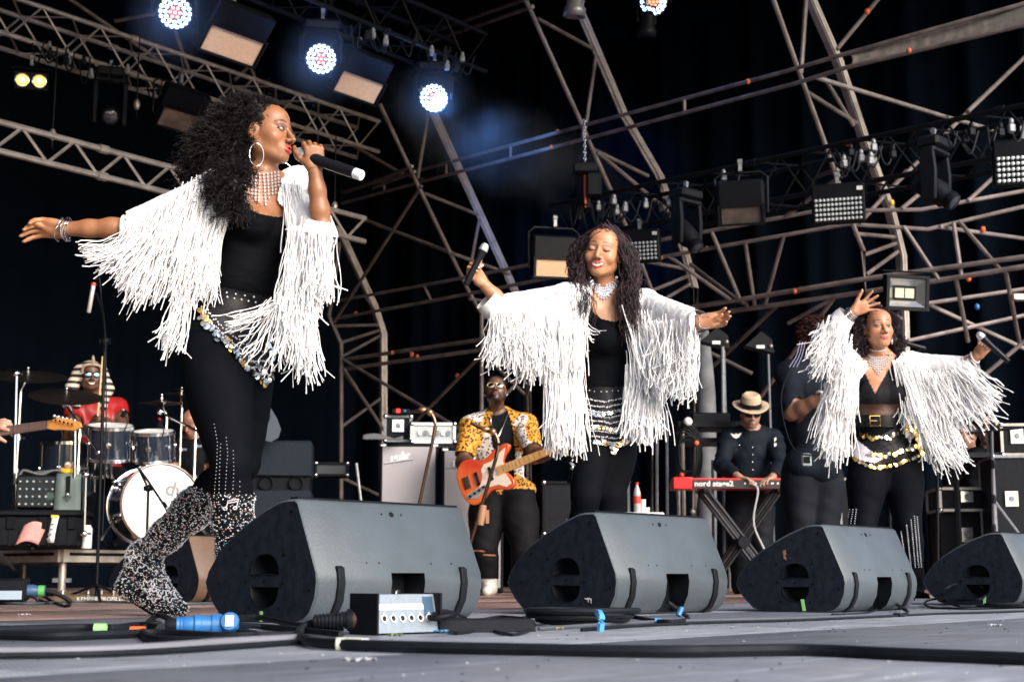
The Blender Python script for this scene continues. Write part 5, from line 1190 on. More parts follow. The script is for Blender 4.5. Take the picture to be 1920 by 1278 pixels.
def mover(label, px, py, Y, rz, pan, tilt, sc_=1.):
    t = T('moving_head', label, 'stage lamp', W(px, py, Y), 'moving head lamps', rz); t.scale = (sc_,)*3
    b = B(); b.rbox((0, 0, .42), (.36, .26, .13), .03); b.obj('base', M_blackp, t)
    for q in (-1, 1):
        b = B(); b.prism([(-.07, -.20), (.07, -.20), (.09, .10), (.07, .34), (-.07, .34), (-.09, .10)], .055, np.array(((0, 0, 1), (1, 0, 0), (0, 1, 0)), float)@np.eye(3), (q*.165-.0275, 0, 0)); b.obj('yoke_arm', M_blackp, t, bevel=.012)
    b = B(); b.rbox((0, 0, .33), (.38, .18, .07), .02); b.obj('yoke_bridge', M_blackp, t)
    A = rotm(tilt, 0, 0)
    b = B(); b.lathe([(.07, -.20), (.115, -.17), (.125, -.05), (.125, .06), (.095, .12), (.09, .24), (.075, .245)], 20, A@rotm(pi/2, 0, 0), (0, 0, -.08)); b.obj('head', M_blackp, t)
    b = B(); b.lathe([(.098, .17), (.101, .19), (.098, .21)], 20, A@rotm(pi/2, 0, 0), (0, 0, -.08)); b.obj('focus_ring', M_black, t)
    b = B(); b.lathe([(.074, .246), (.05, .255), (.001, .258)], 16, A@rotm(pi/2, 0, 0), (0, 0, -.08), False); b.obj('lens', mat('dark_glass_lens', (.03, .035, .045), .08, 0, coat=1), t)
    clampb(t, .52); return t
mover('black moving head lamp hanging at the right, its lens turned down to the right', 1755, 345, 11.6, R(48), 0, R(38), .82)
mover('black moving head lamp above the hair of the middle woman', 1288, 430, 13.6, R(40), 0, R(48), .82)
mover('unlit moving head lamp in the dark below the upper silver truss', 205, 205, 14.2, R(20), 0, R(20), .9)
def blinder():
    p = W(58, 152, 13.6); t = T('blinder_lamp', 'lamp with two glowing amber bulbs at the far left under the silver truss', 'stage lamp', p, rz=R(14)); A = rotm(R(8), 0, 0)
    b = B(); b.rbox((0, .05, 0), (.33, .10, .19), .012, A); b.obj('housing', M_black, t)
    for x in (-.082, .082):
        b = B(); b.lathe([(.070, .012), (.072, 0), (.060, .002), (.052, -.02)], 20, A@rotm(pi/2, 0, 0), (x, -.012, 0), False); b.obj('reflector_ring', M_chrome, t)
        b = B(); b.lathe([(.055, 0), (.04, .010), (.001, .014)], 16, A@rotm(pi/2, 0, 0), (x, -.004, 0), False); b.obj('bulb', M_tung, t)
        b = B(); b.lathe([(.022, .013), (.001, .022)], 12, A@rotm(pi/2, 0, 0), (x, -.004, 0), False); b.obj('filament_glow', M_tungc, t)
    y = B(); y.path([(-.18, .03, 0), (-.18, .03, .14), (.18, .03, .14), (.18, .03, 0)], .009, 6); y.obj('yoke', M_black, t); clampb(t, .2)
blinder()
def flood():
    t = T('flood_lamp', 'black framed work floodlight with pale panels, right of the raised hand', 'flood lamp', W(1699, 549, 9.6), rz=R(14)); A = rotm(R(8), 0, 0)
    b = B(); w_, h_ = .30, .22
    for z in (-h_/2, h_/2): b.box((0, 0, z), (w_+.03, .06, .02), A)
    for x in (-w_/2, w_/2): b.box((x, 0, 0), (.022, .058, h_-.021), A)
    b.obj('frame', M_black, t)
    b = B(); b.box((0, .035, 0), (w_-.024, .012, h_-.024), A); b.obj('back_plate', M_black, t)
    b = B(); iw, ih = w_/2-.014, h_/2-.014; x2, z2 = iw-.05, ih-.045
    V = [(-iw, -.02, -ih), (iw, -.02, -ih), (iw, -.02, ih), (-iw, -.02, ih), (-x2, .025, -z2), (x2, .025, -z2), (x2, .025, z2), (-x2, .025, z2)]
    b.add(V, [(0, 4, 7, 3)], A); b.add(V, [(1, 2, 6, 5)], A); b.add(V, [(0, 1, 5, 4)], A); b.add(V, [(3, 7, 6, 2)], A); b.obj('reflector', mat('mirror_reflector', (.5, .5, .5), .25, .9), t, ang=10)
    for x in (-.038, .038): b = B(); b.box((x, .022, 0), (.068, .004, .066), A); b.obj('led_panel', mat('pale_led_phosphor', (.40, .40, .30), .5), t)
    y = B(); y.path([(-w_/2-.02, 0, 0), (-w_/2-.02, 0, .15), (w_/2+.02, 0, .15), (w_/2+.02, 0, 0)], .007, 6); y.obj('bracket', M_black, t)
flood()
def par(label, px, py, Y, rz, tilt, m, ln=.26):
    t = T('spot_lamp', label, 'stage lamp', W(px, py, Y), rz=rz); A = rotm(tilt, 0, 0)
    b = B(); b.lathe([(.045, .16), (.075, .12), (.08, 0), (.095, -.02), (.10, -.10)], 18, A, cap=False); o = b.obj('can', m, t); o.modifiers.new('s', 'SOLIDIFY').thickness = .004
    b = B(); b.lathe([(.001, -.03), (.078, -.03)], 16, A, cap=False); b.obj('lens', M_lens, t)
    y = B(); y.path([(-.10, 0, .05), (-.11, 0, .24), (.11, 0, .24), (.10, 0, .05)], .009, 6); y.obj('yoke', M_black, t); clampb(t, .27)
par('grey tube shaped lamp at the top edge beside the second roof frame', 1078, 12, 12.5, R(20), R(10), mat('grey_can', (.16, .16, .17), .4, .5))
par('dim black can lamp hanging under the ring lamp at the top', 1213, 52, 13.8, R(20), R(14), M_black)
def tubelamp():
    t = T('tube_lamp', 'small glowing yellow lamp cut by the right edge', 'lamp', W(1916, 557, 11.)); b = B(); b.rbox((0, 0, 0), (.16, .06, .06), .012); b.obj('housing', M_alu, t); b = B(); b.box((0, -.032, -.005), (.10, .006, .03)); b.obj('bulb', M_tungc, t)
tubelamp()
def hoist():
    p = W(1097, 325, 14.6); t = TW('chain_hoist', 'black chain hoist with hook hanging left of the second roof frame', 'hoist', p)
    b = B(); b.rbox(p+np.array((.09, 0, -.14)), (.16, .2, .26), .02); b.obj('chain_bag', M_black, t)
    b = B(); b.rbox(p+np.array((0, 0, .05)), (.26, .16, .12), .02); b.obj('motor', M_blackp, t)
    for k in range(14):
        b = B(); c = p+UZ*(.13+.035*k); b.path([c+(np.array((math.cos(a)*.012, 0, math.sin(a)*.022)) if k % 2 else np.array((0, math.cos(a)*.012, math.sin(a)*.022))) for a in np.linspace(0, 2*pi, 9)], .004, 5); b.obj('chain_link', M_chrome, t)
    b = B(); b.path([p+np.array((.0, 0, -.02)), p+np.array((0, 0, -.3)), p+np.array((.02, 0, -.34)), p+np.array((0, 0, -.37))], .012, 6, 3); b.obj('hook', M_orange, t)
hoist()
def hook(px, py, Y, label):
    p = W(px, py, Y); t = TW('hanging_clamp', label, 'rigging clamp', p); b = B(); b.path([p+UZ*.9, p+UZ*.1], .008, 5); b.obj('steel_wire', M_black, t); b = B(); b.ball(p+UZ*.05, (.035, .03, .06)); b.obj('clamp', M_alu, t); b = B(); b.path([p, p-UZ*.08, p-UZ*.11+np.array((.02, 0, 0))], .01, 5); b.obj('hook', M_black, t)
hook(98, 262, 13.2, 'rigging clamp holding the lower silver truss at the far left'); hook(256, 205, 14.0, 'small rigging clamp hanging under the upper silver truss'); hook(627, 395, 15.6, 'rigging clamp over the right end of the lower silver truss')
# cable swags and small clamps strung along the two black trusses
def swags(pts, Y0, Y1, label, n=9):
    g = np.random.default_rng(int(pts[0][0])); t = TW('cable_loom', label, 'cables', W(*pts[0], Y0))
    for k in range(n):
        u = g.random(); x = pts[0][0]+(pts[1][0]-pts[0][0])*u; y = pts[0][1]+(pts[1][1]-pts[0][1])*u; Y = Y0+(Y1-Y0)*u; w_ = g.uniform(18, 50)
        b = B(); b.path([W(x, y-10, Y), W(x+w_*.3, y+g.uniform(5, 35), Y), W(x+w_*.7, y+g.uniform(5, 30), Y), W(x+w_, y-14, Y)], .009, 5, 5); b.obj('cable', M_rubber, t)
        b = B(); q = W(x+g.uniform(0, 40), y+g.uniform(-14, 14), Y-.2); b.rbox(q, (.05, .05, .07), .01); b.ball(q+UZ*.05, (.02, .02, .03)); b.obj('clamp', M_grey if k % 2 else M_blackp, t)
swags([(1040, 400), (1270, 380)], 15.0, 13.6, 'cables and small clamps at the left end of the right black truss', 12)
swags([(1300, 345), (1900, 240)], 13.2, 10.2, 'cables and small clamps along the right black truss', 12)
swags([(600, 40), (870, 125)], 12.4, 14.2, 'cables and small clamps along the black truss with the ring lamps', 10)
swags([(30, 80), (300, 175)], 13.6, 14.4, 'cables tied to the upper silver truss', 8)
# ------------------------------------------------------------ floor monitors
def Wz(px, py, z):   # point seen at (px, py) that is z above the floor
    q = W(px, py, 1.); k = (z-CH)/(q[2]-CH); return W(px, py, k)
WP = [(.0, .120), (.012, .155), (.05, .208), (.10, .252), (.16, .294), (.24, .338), (.31, .366), (.335, .370), (.375, .370), (.388, .362), (.478, .150), (.482, .120), (.474, .070), (.452, .028), (.425, .008), (.39, .0), (.12, .0), (.07, .018), (.035, .055), (.008, .095)]
WP = [(u if u > .33 else .357-(.357-u)*1.14, v) for u, v in WP]
WL = .69
M_wpaint = mat('textured_black_speaker_paint', (.070, .088, .105), .5, 0, .3, 5, .7, 115, spec=.5)
M_wend = mat('shaded_speaker_end_paint', (.016, .020, .031), .55, 0, .5, 30, .8, 130)  # end plates coloured darker than the shell, shade of that side painted in
def halfmoon(cu, cv, r, sgn, n=12):   # flat edge at cv, bulge sgn up/down
    a = np.linspace(0, pi, n); P = [(cu-math.cos(t)*r, cv+sgn*math.sin(t)**.8*r*.98) for t in a]; return P
def wedge(label, paint, group='floor monitor speakers along the stage front'):
    t = T('floor_monitor', label, 'floor speaker', (0, 0, 0), group, RZ)
    n = len(WP); P = np.array(WP); cen = np.array((.25, .17)); yy = lambda u: .482-u
    # shell with chamfered ends and the connector recess left open at the bottom front
    xs = [.0, .006, .29, .43, WL-.006, WL]; V = []; ins = [.008, 0, 0, 0, 0, .008]
    for x, i_ in zip(xs, ins):
        for u, v in P:
            d = cen-(u, v); d = d/np.linalg.norm(d)*i_; V.append((x, yy(u+d[0]), v+d[1]))
    b = B(); Fs = []; op0, op1 = 10, 14     # profile spans left out between x=.29 and .43
    for k in range(5):
        for i in range(n):
            if k == 2 and op0 <= i < op1: continue
            j = (i+1) % n; Fs.append((k*n+i, k*n+j, (k+1)*n+j, (k+1)*n+i))
    b.add(V, Fs)
    b.obj('shell', paint, t, ang=50)
    r = B(); A_ = P[op0]; Bq = P[op1]; dd = .09   # recess walls
    q = [(.29, yy(A_[0]), A_[1]), (.29, yy(A_[0])+dd, A_[1]+.0), (.29, yy(A_[0])+dd, .002), (.29, yy(Bq[0]), Bq[1]), (.29, yy(P[13][0]), P[13][1]), (.29, yy(P[12][0]), P[12][1]), (.29, yy(P[11][0]), P[11][1])]
    q2 = [(.43, y, z) for _, y, z in q]; m_ = len(q); r.add(q+q2, [tuple(range(m_)), tuple(range(2*m_-1, m_-1, -1)), (0, m_, m_+1, 1), (1, m_+1, m_+2, 2)]); r.obj('connector_recess', M_black, t, ang=10)
    for x in (.325, .36, .395): r = B(); r.lathe([(.014, 0), (.014, .012), (.010, .013)], 12, rotm(pi/2, 0, 0), (x, yy(A_[0])+dd-.001, .085)); r.obj('socket', M_chrome, t)
    # end plates with two half-moon hand holes
    for x, sg in ((0., 1), (WL, -1)):
        bm = bmesh.new(); loops = [[(u+(cen[0]-u)/math.hypot(*(cen-(u, v)))*.008, v+(cen[1]-v)/math.hypot(*(cen-(u, v)))*.008) for u, v in P], halfmoon(.245, .146, .062, 1), halfmoon(.245, .106, .062, -1)]
        for lp in loops:
            vs = [bm.verts.new((x, yy(u), v)) for u, v in lp]
            for i in range(len(vs)): bm.edges.new((vs[i], vs[(i+1) % len(vs)]))
        bmesh.ops.triangle_fill(bm, edges=bm.edges[:], use_beauty=True); bmesh.ops.recalc_face_normals(bm, faces=bm.faces)
        me = bpy.data.meshes.new('end_plate'); bm.to_mesh(me); bm.free(); o = link(me, 'end_plate', t, M_wend)
        for lp in loops[1:]:
            h = B(); k = len(lp); ce = np.mean(lp, 0); l2 = [tuple(np.array(c)+(ce-c)*.22) for c in lp]; l3 = [tuple(ce+(np.array(c)-ce)*1.05) for c in lp]
            V = [(x-sg*.003, yy(u), v) for u, v in l3]+[(x+sg*.004, yy(u), v) for u, v in lp]+[(x+sg*.05, yy(u), v) for u, v in l2]
            h.add(V, [(i, (i+1) % k, (i+1) % k+k, i+k) for i in range(k)]+[(i+k, (i+1) % k+k, (i+1) % k+2*k, i+2*k) for i in range(k)]+[tuple(range(2*k, 3*k))]); h.obj('hand_hole', M_black, o, ang=40)
        for u, v in ((.245, .126), (.16, .205), (.33, .205), (.175, .045), (.315, .045), (.16, .126), (.33, .12), (.36, .335), (.03, .12), (.08, .225), (.45, .10)):
            s = B(); s.lathe([(.0045, 0), (.0045, .003), (.001, .003)], 8, rotm(0, -sg*pi/2, 0), (x-sg*.0005, yy(u), v)); s.obj('screw', M_black, o)
    # ribbed strip on the crest, rubber skids, bolts
    s = B(); s.box((WL/2, yy(.357), .3712), (WL-.02, .036, .006)); 
    for k in range(84): s.box((.012+k*(WL-.024)/83, yy(.357), .3755), (.0035, .034, .003))
    s.obj('ribbed_crest', M_rubber, t, stuff=True)
    for x in (.085, .600):
        s = B(); w_ = .012; pr = [(.472, .172), (.486, .165), (.492, .120), (.484, .065), (.460, .022), (.428, -.0005), (.40, .004), (.43, .03), (.462, .075), (.470, .12)]
        s.prism([(yy(u), v) for u, v in pr], .026, np.array(((0, 0, 1), (1, 0, 0), (0, 1, 0)), float), (x-.013, 0, 0)); s.obj('skid', M_rubber, t, bevel=.003)
    nf = nrm((0, -(.362-.15), .09))
    def onf(x, f, r, d=.002, m=M_black, nm='bolt'):
        u = .388+(.478-.388)*f; v = .362+(.150-.362)*f; s = B(); A = frame(np.array((0, -.92, .39))); s.lathe([(r, 0), (r, d), (r*.7, d+.001), (.0005, d+.001)], 12, np.stack([A[:, 0], A[:, 2], A[:, 1]], 1), (x, yy(u), v)); s.obj(nm, m, t)
    onf(WL*.52, .13, .009); onf(WL*.46, .13, .003); onf(WL*.58, .13, .003)
    for x in (.25, .47, .20, .56): onf(x, .86, .0025)
    return t
def apex(px, py, k=1.): 
    p = Wz(px, py, .37*k); return p-E2*(.36-.482)*k-UZ*p[2]   # root so that the crest's near corner lands at the pixel
w0 = wedge('nearest and largest floor speaker, in front of the boots of the singer at the left', M_wpaint); w0.location = apex(548, 935, 1.03).tolist(); w0.scale = (1.10, 1.03, 1.03)
w1 = dup(w0, 'second floor speaker, in front of the smiling woman in the middle', apex(1106, 960, 1.03)); w1.scale = (1.07, 1.03, 1.03); w1.rotation_euler[2] = RZ-R(1.5)
w2 = dup(w0, 'third floor speaker, with a brown scrape and green tape, before the woman with raised arm', apex(1534, 983, .95)); w2.scale = (1.0, .95, .95); w2.rotation_euler[2] = RZ+R(1)
w3 = dup(w0, 'fourth floor speaker, cut by the right edge of the picture', apex(1871, 998, .98)); w3.scale = (1.0, 1.0, .98)
M_wbr = mat('brown_reflection_speaker_paint', (.17, .10, .065), .5, 0, .4, 4, .5, 300)  # brown tint stands in for a warm reflection on the shell
w4 = wedge('floor speaker tinted by a painted brown reflection, behind the rear boot of the singer', M_wbr, 'floor monitor speakers in front of the drums'); w4.location = apex(352, 1004).tolist(); w4.rotation_euler[2] = RZ+R(6)
w5 = dup(w4, 'floor speaker with a painted brown reflection, left of the rear boot, almost hidden by it', apex(292, 1012))
# scrapes, tape marks on the speakers
def decal(name, pts, root, m, off=.0015, up=None):   # small flat patch on the near end plate or front, given in wedge coordinates (u, v) on the end plate
    b = B(); V = [(-off, .482-u, v) for u, v in pts]; b.add(V+[(-off*.2, y, z) for _, y, z in V], [tuple(range(len(V)))]+[(i, (i+1) % len(V), (i+1) % len(V)+len(V), i+len(V)) for i in range(len(V))]); return b.obj(name, m, root, ang=10)
M_scr = mat('brown_scrape', (.35, .17, .10), .8, 0, .5, 200)
decal('scrape', [(.190, .262), (.205, .265), (.202, .256), (.207, .246), (.198, .240), (.206, .232), (.203, .222), (.192, .228), (.193, .245), (.188, .252)], w2, M_scr)
decal('tape', [(.268, .055), (.282, .057), (.290, .008), (.276, .006)], w2, M_green, .003)
decal('tape', [(.225, .035), (.238, .035), (.238, .004), (.226, .004)], w0, M_green, .002)
decal('scrape', [(.330, .062), (.352, .064), (.362, .060), (.360, .044), (.358, .058), (.350, .058), (.347, .047), (.345, .057), (.333, .058)], w1, mat('pale_scratch', (.55, .5, .5), .8))
decal('tape', [(.27, .045), (.285, .047), (.28, .008), (.268, .006)], w3, M_green, .003)

# ------------------------------------------------------------ things on the floor in front
def cable(label, pts, r, m=None, n=7, cat='cable', sm=8, z=None):
    P = [FL(x, Y)+UZ*(r if z is None else 0) if len(p) == 2 else None for p in [q[:2] for q in pts] for x, Y in [p]] if False else None
    Q = []
    for q in pts:
        x, y = q[0], q[1]; h_ = q[2] if len(q) > 2 else r
        Q.append(Wz(x, y, h_))
    t = TW('cable', label, cat, (Q[0][0], Q[0][1], 0)); b = B(); b.path(Q, r, n, sm); b.obj('cable_sheath', m or M_rubber, t); return t
def ring_on(t, px, py, h_, d, r, ln, m, name='tape_band'):
    p = Wz(px, py, h_); A = frame(d); b = B(); b.lathe([(r, -ln/2), (r*1.02, 0), (r, ln/2)], 12, np.stack([A[:, 0], A[:, 2], A[:, 1]], 1), p); return b.obj(name, m, t)
c = cable('thick black cable looping from the small socket box across the whole foreground to the right', [(655, 1160, .03), (610, 1163, .03), (575, 1172), (560, 1186), (572, 1199), (620, 1206), (760, 1212), (1000, 1217), (1260, 1221), (1500, 1218), (1700, 1226), (1960, 1236)], .0115)
ring_on(c, 655, 1207, .0118, (1, -.05, 0), .0135, .05, mat('grey_green_tape', (.45, .48, .40), .6)); ring_on(c, 685, 1208.5, .0118, (1, -.05, 0), .0132, .012, M_white)
cable('grey steel cable lying straight at the lower left', [(-20, 1222), (150, 1220), (300, 1213), (430, 1203), (560, 1196)], .010, mat('pale_cable', (.17, .17, .20), .55))
cable('thin black cable beside the grey one at the lower left', [(-20, 1229), (160, 1226), (320, 1219), (560, 1203)], .006)
c = cable('black cable with green and orange tape bands at the left edge', [(-20, 1181), (80, 1178), (160, 1176), (215, 1177), (262, 1172), (300, 1176)], .011); ring_on(c, 188, 1177, .012, (1, 0, 0), .0125, .03, M_green); ring_on(c, 258, 1183, .010, (1, 0, 0), .0125, .035, M_orange)
cable('black cable running under the blue connector from the left edge', [(-20, 1190), (100, 1192), (200, 1189), (300, 1186), (420, 1192), (560, 1190)], .010)
cable('black cable making a flat loop round the blue connector', [(330, 1168, .02), (300, 1152, .02), (285, 1160), (268, 1180), (280, 1195), (330, 1200), (420, 1200), (478, 1194), (470, 1186), (420, 1180), (360, 1175), (315, 1172)], .0095)
cable('black cable from the blue connector towards the socket box', [(440, 1158, .02), (480, 1156, .02), (530, 1166), (580, 1175), (640, 1178)], .009)
cable('second black cable from the blue connector, lying lower', [(440, 1170, .02), (490, 1174), (560, 1180), (640, 1188)], .008)
def cee():
    a = Wz(330, 1171, .026); d = nrm(Wz(444, 1170, .026)-a); A = frame(d); Az = np.stack([A[:, 0], A[:, 2], A[:, 1]], 1)
    t = TW('power_connector', 'blue mains plug and socket joined on the floor before the nearest speaker', 'connector', (a[0], a[1], 0))
    B().lathe([(0.0112, -0.0264), (0.0160, -0.0194), (0.0168, 0.0000)], 14, Az, a).obj('cable_gland', M_rubber, t)
    B().lathe([(0.0192, 0.0000), (0.0200, 0.0035), (0.0184, 0.0070), (0.0200, 0.0106), (0.0184, 0.0141), (0.0208, 0.0176), (0.0208, 0.0396), (0.0248, 0.0440), (0.0248, 0.0581), (0.0224, 0.0598), (0.0224, 0.0836)], 18, Az, a).obj('plug', M_blue, t)
    B().lathe([(0.0256, 0.0836), (0.0264, 0.0880), (0.0264, 0.1074), (0.0208, 0.1126), (0.0192, 0.1452), (0.0144, 0.1496)], 18, Az, a).obj('socket', M_blue, t)
    b = B(); b.box((.0, -.034, .145), (.034, .018, .05), Az, a); b.obj('latch', M_blue, t, bevel=.003)
    q = a+d*.135+np.array((0, -.032, .008)); fl = B(); fl.lathe([(0.0224, 0.0000), (0.0232, 0.0035), (0.0208, 0.0088), (0.0008, 0.0097)], 20, rotm(pi/2-.2, 0, .1), q); o = fl.obj('flap_lid', M_blue, t)
    b = B(); b.box((0, 0, .0125), (.020, .026, .001), rotm(pi/2-.2, 0, .1), q); b.obj('sticker', M_white, t)
cee()
def splitter():
    L_ = Wz(708, 1190, 0); Rr = Wz(822, 1186, 0); d = nrm(Rr-L_); w_ = np.linalg.norm(Rr-L_); n = np.array((d[1], -d[0], 0)); h_ = .098; dp = .10
    t = TW('socket_box', 'small metal box with a row of six round sockets in front of the nearest speaker', 'stage box', L_)
    A = np.stack([d, -n, UZ], 1)   # x right, y away, z up
    b = B(); b.box((-.004, dp/2, h_/2), (.006, dp+.012, h_+.006), A, L_); b.box((w_+.004, dp/2, h_/2), (.006, dp+.012, h_+.006), A, L_); b.obj('side_cheeks', M_blackp, t, stuff=True)
    M_panel = mat('brushed_grey_panel', (.30, .34, .38), .35, .6, .2, 60)
    b = B(); b.add([(0, 0, .004), (w_, 0, .004), (w_, .022, h_), (0, .022, h_)], [(0, 1, 2, 3)], A, L_); b.add([(0, .022, h_), (w_, .022, h_), (w_, dp, h_), (0, dp, h_)], [(0, 1, 2, 3)], A, L_); b.add([(0, 0, .004), (w_, 0, .004), (w_, dp, .004), (0, dp, .004)], [(3, 2, 1, 0)], A, L_); b.add([(0, dp, .004), (w_, dp, .004), (w_, dp, h_), (0, dp, h_)], [(3, 2, 1, 0)], A, L_); b.obj('front_panel', M_panel, t, ang=10)
    tl = math.atan2(.022, h_-.004)
    def onp(x, v, o=0.): return np.array((x, v*math.sin(tl)-o*math.cos(tl), .004+v*math.cos(tl)+o*math.sin(tl)))
    for k in range(6):
        x = w_*(.13+.148*k); c_ = L_+A@onp(x, .036); C3 = A@rotm(pi/2-tl, 0, 0)
        s = B(); s.lathe([(.0100, 0), (.0100, .003), (.0074, .003), (.0070, -.004), (.001, -.004)], 18, C3, c_, False); o = s.obj('socket', M_white, t)
        s = B(); s.lathe([(.0062, .0008), (.001, .0008)], 14, C3, c_, False); s.obj('socket_insert', M_black, o)
        s = B(); s.box((0, .0125, .001), (.006, .004, .003), C3, c_); s.obj('release_tab', M_chrome, o)
    b = B(); b.add([onp(.008, .058, .0006), onp(w_*.80, .058, .0006), onp(w_*.80, .072, .0006), onp(.008, .072, .0006)], [(0, 1, 2, 3)], A, L_); b.obj('label_strip', M_white, t, ang=10)
    for k in range(5):
        b = B(); x = .012+k*.020; b.add([onp(x, .062, .001), onp(x+.012, .062, .001), onp(x+.012, .0635, .001), onp(x, .0635, .001)], [(0, 1, 2, 3)], A, L_); b.obj('label_print', M_black, t, ang=10)
    b = B(); b.add([onp(w_*.80, .04, .0007), onp(w_*.97, .04, .0007), onp(w_*.97, .09, .0007), onp(w_*.80, .09, .0007)], [(0, 1, 2, 3)], A, L_); b.obj('rating_plate', mat('dark_rating_plate', (.03, .07, .12), .3), t, ang=10)
    # side multi-pin connector with ribbed boot
    a = Wz(700, 1160, .034)+n*(-.03); e = Wz(560, 1180, .022); a2 = Wz(699, 1160, .036)+n*.022; d2 = nrm(np.array((-1, -.05, -.02))); A2 = frame(d2); Az = np.stack([A2[:, 0], A2[:, 2], A2[:, 1]], 1)
    B().lathe([(.028, -.005), (.034, .0), (.035, .010), (.033, .014), (.035, .018), (.035, .034), (.030, .038)], 20, Az, a2).obj('coupling_ring', M_rubber, t)
    B().lathe([(.027, .036), (.027, .062)], 20, Az, a2).obj('connector_shell', mat('brown_metal_shell', (.10, .045, .04), .3, .6), t)
    B().lathe([(.028, .062), (.029, .068), (.027, .078)], 20, Az, a2).obj('connector_nut', M_rubber, t)
    pr = [];
    for k in range(9): z = .078+k*.0095; r = .022-.0008*k; pr += [(r, z), (r, z+.006), (r-.004, z+.007), (r-.004, z+.009)]
    B().lathe(pr, 16, Az, a2).obj('ribbed_boot', M_rubber, t)
    p = L_+A@onp(w_*.87, .036); s = B(); s.path([p, p-A@np.array((0, .03, 0)), p+A@np.array((.03, -.045, .006)), p+A@np.array((.06, -.03, .01))], [.0085, .009, .008, .005], 10, 4); s.obj('plugged_connector', M_blackp, t)
splitter()
cable('thin black cable curling from the plug on the socket box', [(812, 1150, .05), (835, 1144, .05), (862, 1152, .02), (888, 1168), (893, 1180), (860, 1186), (840, 1184)], .004)
cable('thin black cable making a wide loop right of the socket box', [(818, 1148, .05), (850, 1147, .04), (900, 1172), (950, 1188), (985, 1184), (1003, 1172), (990, 1160, .02), (940, 1155, .02), (905, 1160, .02)], .0042)
def mat_tile():
    a = Wz(822, 1186, 0); b_ = Wz(1006, 1183, 0); d = nrm(b_-a); n = np.array((d[1], -d[0], 0)); A = np.stack([d, -n, UZ], 1); L_ = np.linalg.norm(b_-a)
    t = TW('cable_ramp', 'black rubber block lying between the socket box and the coiled cables', 'rubber ramp', a); b = B(); b.prism([(0, 0), (.24, 0), (.22, .030), (.02, .032)], L_, A@np.array(((0, 0, 1), (1, 0, 0), (0, 1, 0)), float), a); b.obj('block', M_blackp, t, bevel=.002)
mat_tile()
def coil(label, cx, cy, rx, ry, n, r, z0, seed, rz=0, m=None):
    g = np.random.default_rng(seed); c = Wz(cx, cy, 0); Q = []
    for k in range(n*16+1):
        a = k/16*2*pi; q = k/(n*16); rr = 1+.10*math.sin(q*9)+.08*math.sin(a*.31+seed); Q.append(c+np.array((math.cos(a)*rx*rr+.02*math.sin(q*7), math.sin(a)*ry*rr+.015*math.cos(q*5), r+z0*abs(math.sin(q*pi*2.2)))))
    t = TW('coiled_cable', label, 'cable', c); b = B(); b.path(Q, r, 6); b.obj('cable_sheath', m or M_rubber, t); return t, c
t_, c_ = coil('flat bundle of coiled black cable tied with blue tape in front of the second speaker', 1090, 1171, .135, .10, 8, .0092, .034, 3)
b = B(); q = Wz(1125, 1160, .03); b.path([q+np.array((0, -.02, -.028)), q+np.array((.002, -.028, 0)), q+np.array((0, -.01, .014)), q+np.array((-.004, .03, .016))], .010, 6, 3); b.obj('blue_tape', M_btape, t_)
c = cable('black cable leaving the coil to the connector bay of the second speaker', [(1150, 1150, .03), (1190, 1156), (1235, 1164), (1275, 1164), (1290, 1158), (1275, 1145, .03), (1252, 1128, .06)], .0072); ring_on(c, 1234, 1163.5, .0078, (1, -.1, 0), .0085, .02, M_btape); ring_on(c, 1275, 1146, .03, (.4, .3, .8), .0095, .03, M_blue)
cable('long thin black cable lying from the coil to the right edge', [(1090, 1180), (1200, 1172), (1320, 1167), (1480, 1163), (1620, 1157), (1760, 1150), (1850, 1148), (1960, 1144)], .0045)
cable('second long thin cable running just behind the first', [(1010, 1178), (1180, 1167), (1330, 1162), (1500, 1158), (1640, 1152), (1800, 1146), (1960, 1141)], .0055, mat('greyish_cable', (.07, .075, .09), .5))
cable('blue sleeved cable plugged in the connector bay of the third speaker', [(1655, 1112, .06), (1668, 1122, .04), (1690, 1138, .02), (1702, 1146), (1695, 1152), (1676, 1152)], .007)
cable('thin cable hanging from the connector bay of the third speaker to the floor', [(1648, 1120, .05), (1650, 1132, .02), (1640, 1144), (1610, 1150), (1560, 1152)], .005)
cable('black cable standing in an open loop before the fourth speaker', [(1920, 1141), (1860, 1140), (1800, 1140), (1745, 1138), (1735, 1128, .02), (1760, 1122, .03), (1830, 1124, .03), (1848, 1112, .06), (1835, 1097, .10), (1800, 1093, .11), (1775, 1102, .09), (1768, 1118, .04), (1790, 1134, .01), (1840, 1136), (1960, 1140)], .0055)
coil('small tangle of thin black cable on the floor at the lower right', 1890, 1138, .10, .07, 4, .005, .012, 8)
cable('black cable behind the nearest speaker towards the left edge', [(-20, 1130), (60, 1131), (140, 1127), (240, 1128), (330, 1131), (410, 1130)], .007, mat('dusty_teal_cable', (.05, .08, .09), .5))
cable('black cable curling down from the drum riser at the left', [(5, 1050, .2), (20, 1060, .2), (45, 1085, .08), (80, 1115), (140, 1125), (210, 1123)], .009)
cable('second black cable drooping from the drum riser', [(72, 1028, .36), (50, 1045, .3), (48, 1085, .1), (55, 1110), (90, 1130)], .008)
cable('purple marked cable behind the coil of the second speaker', [(900, 1165), (960, 1161), (1030, 1150, .02), (1100, 1146, .02), (1160, 1152)], .0065)
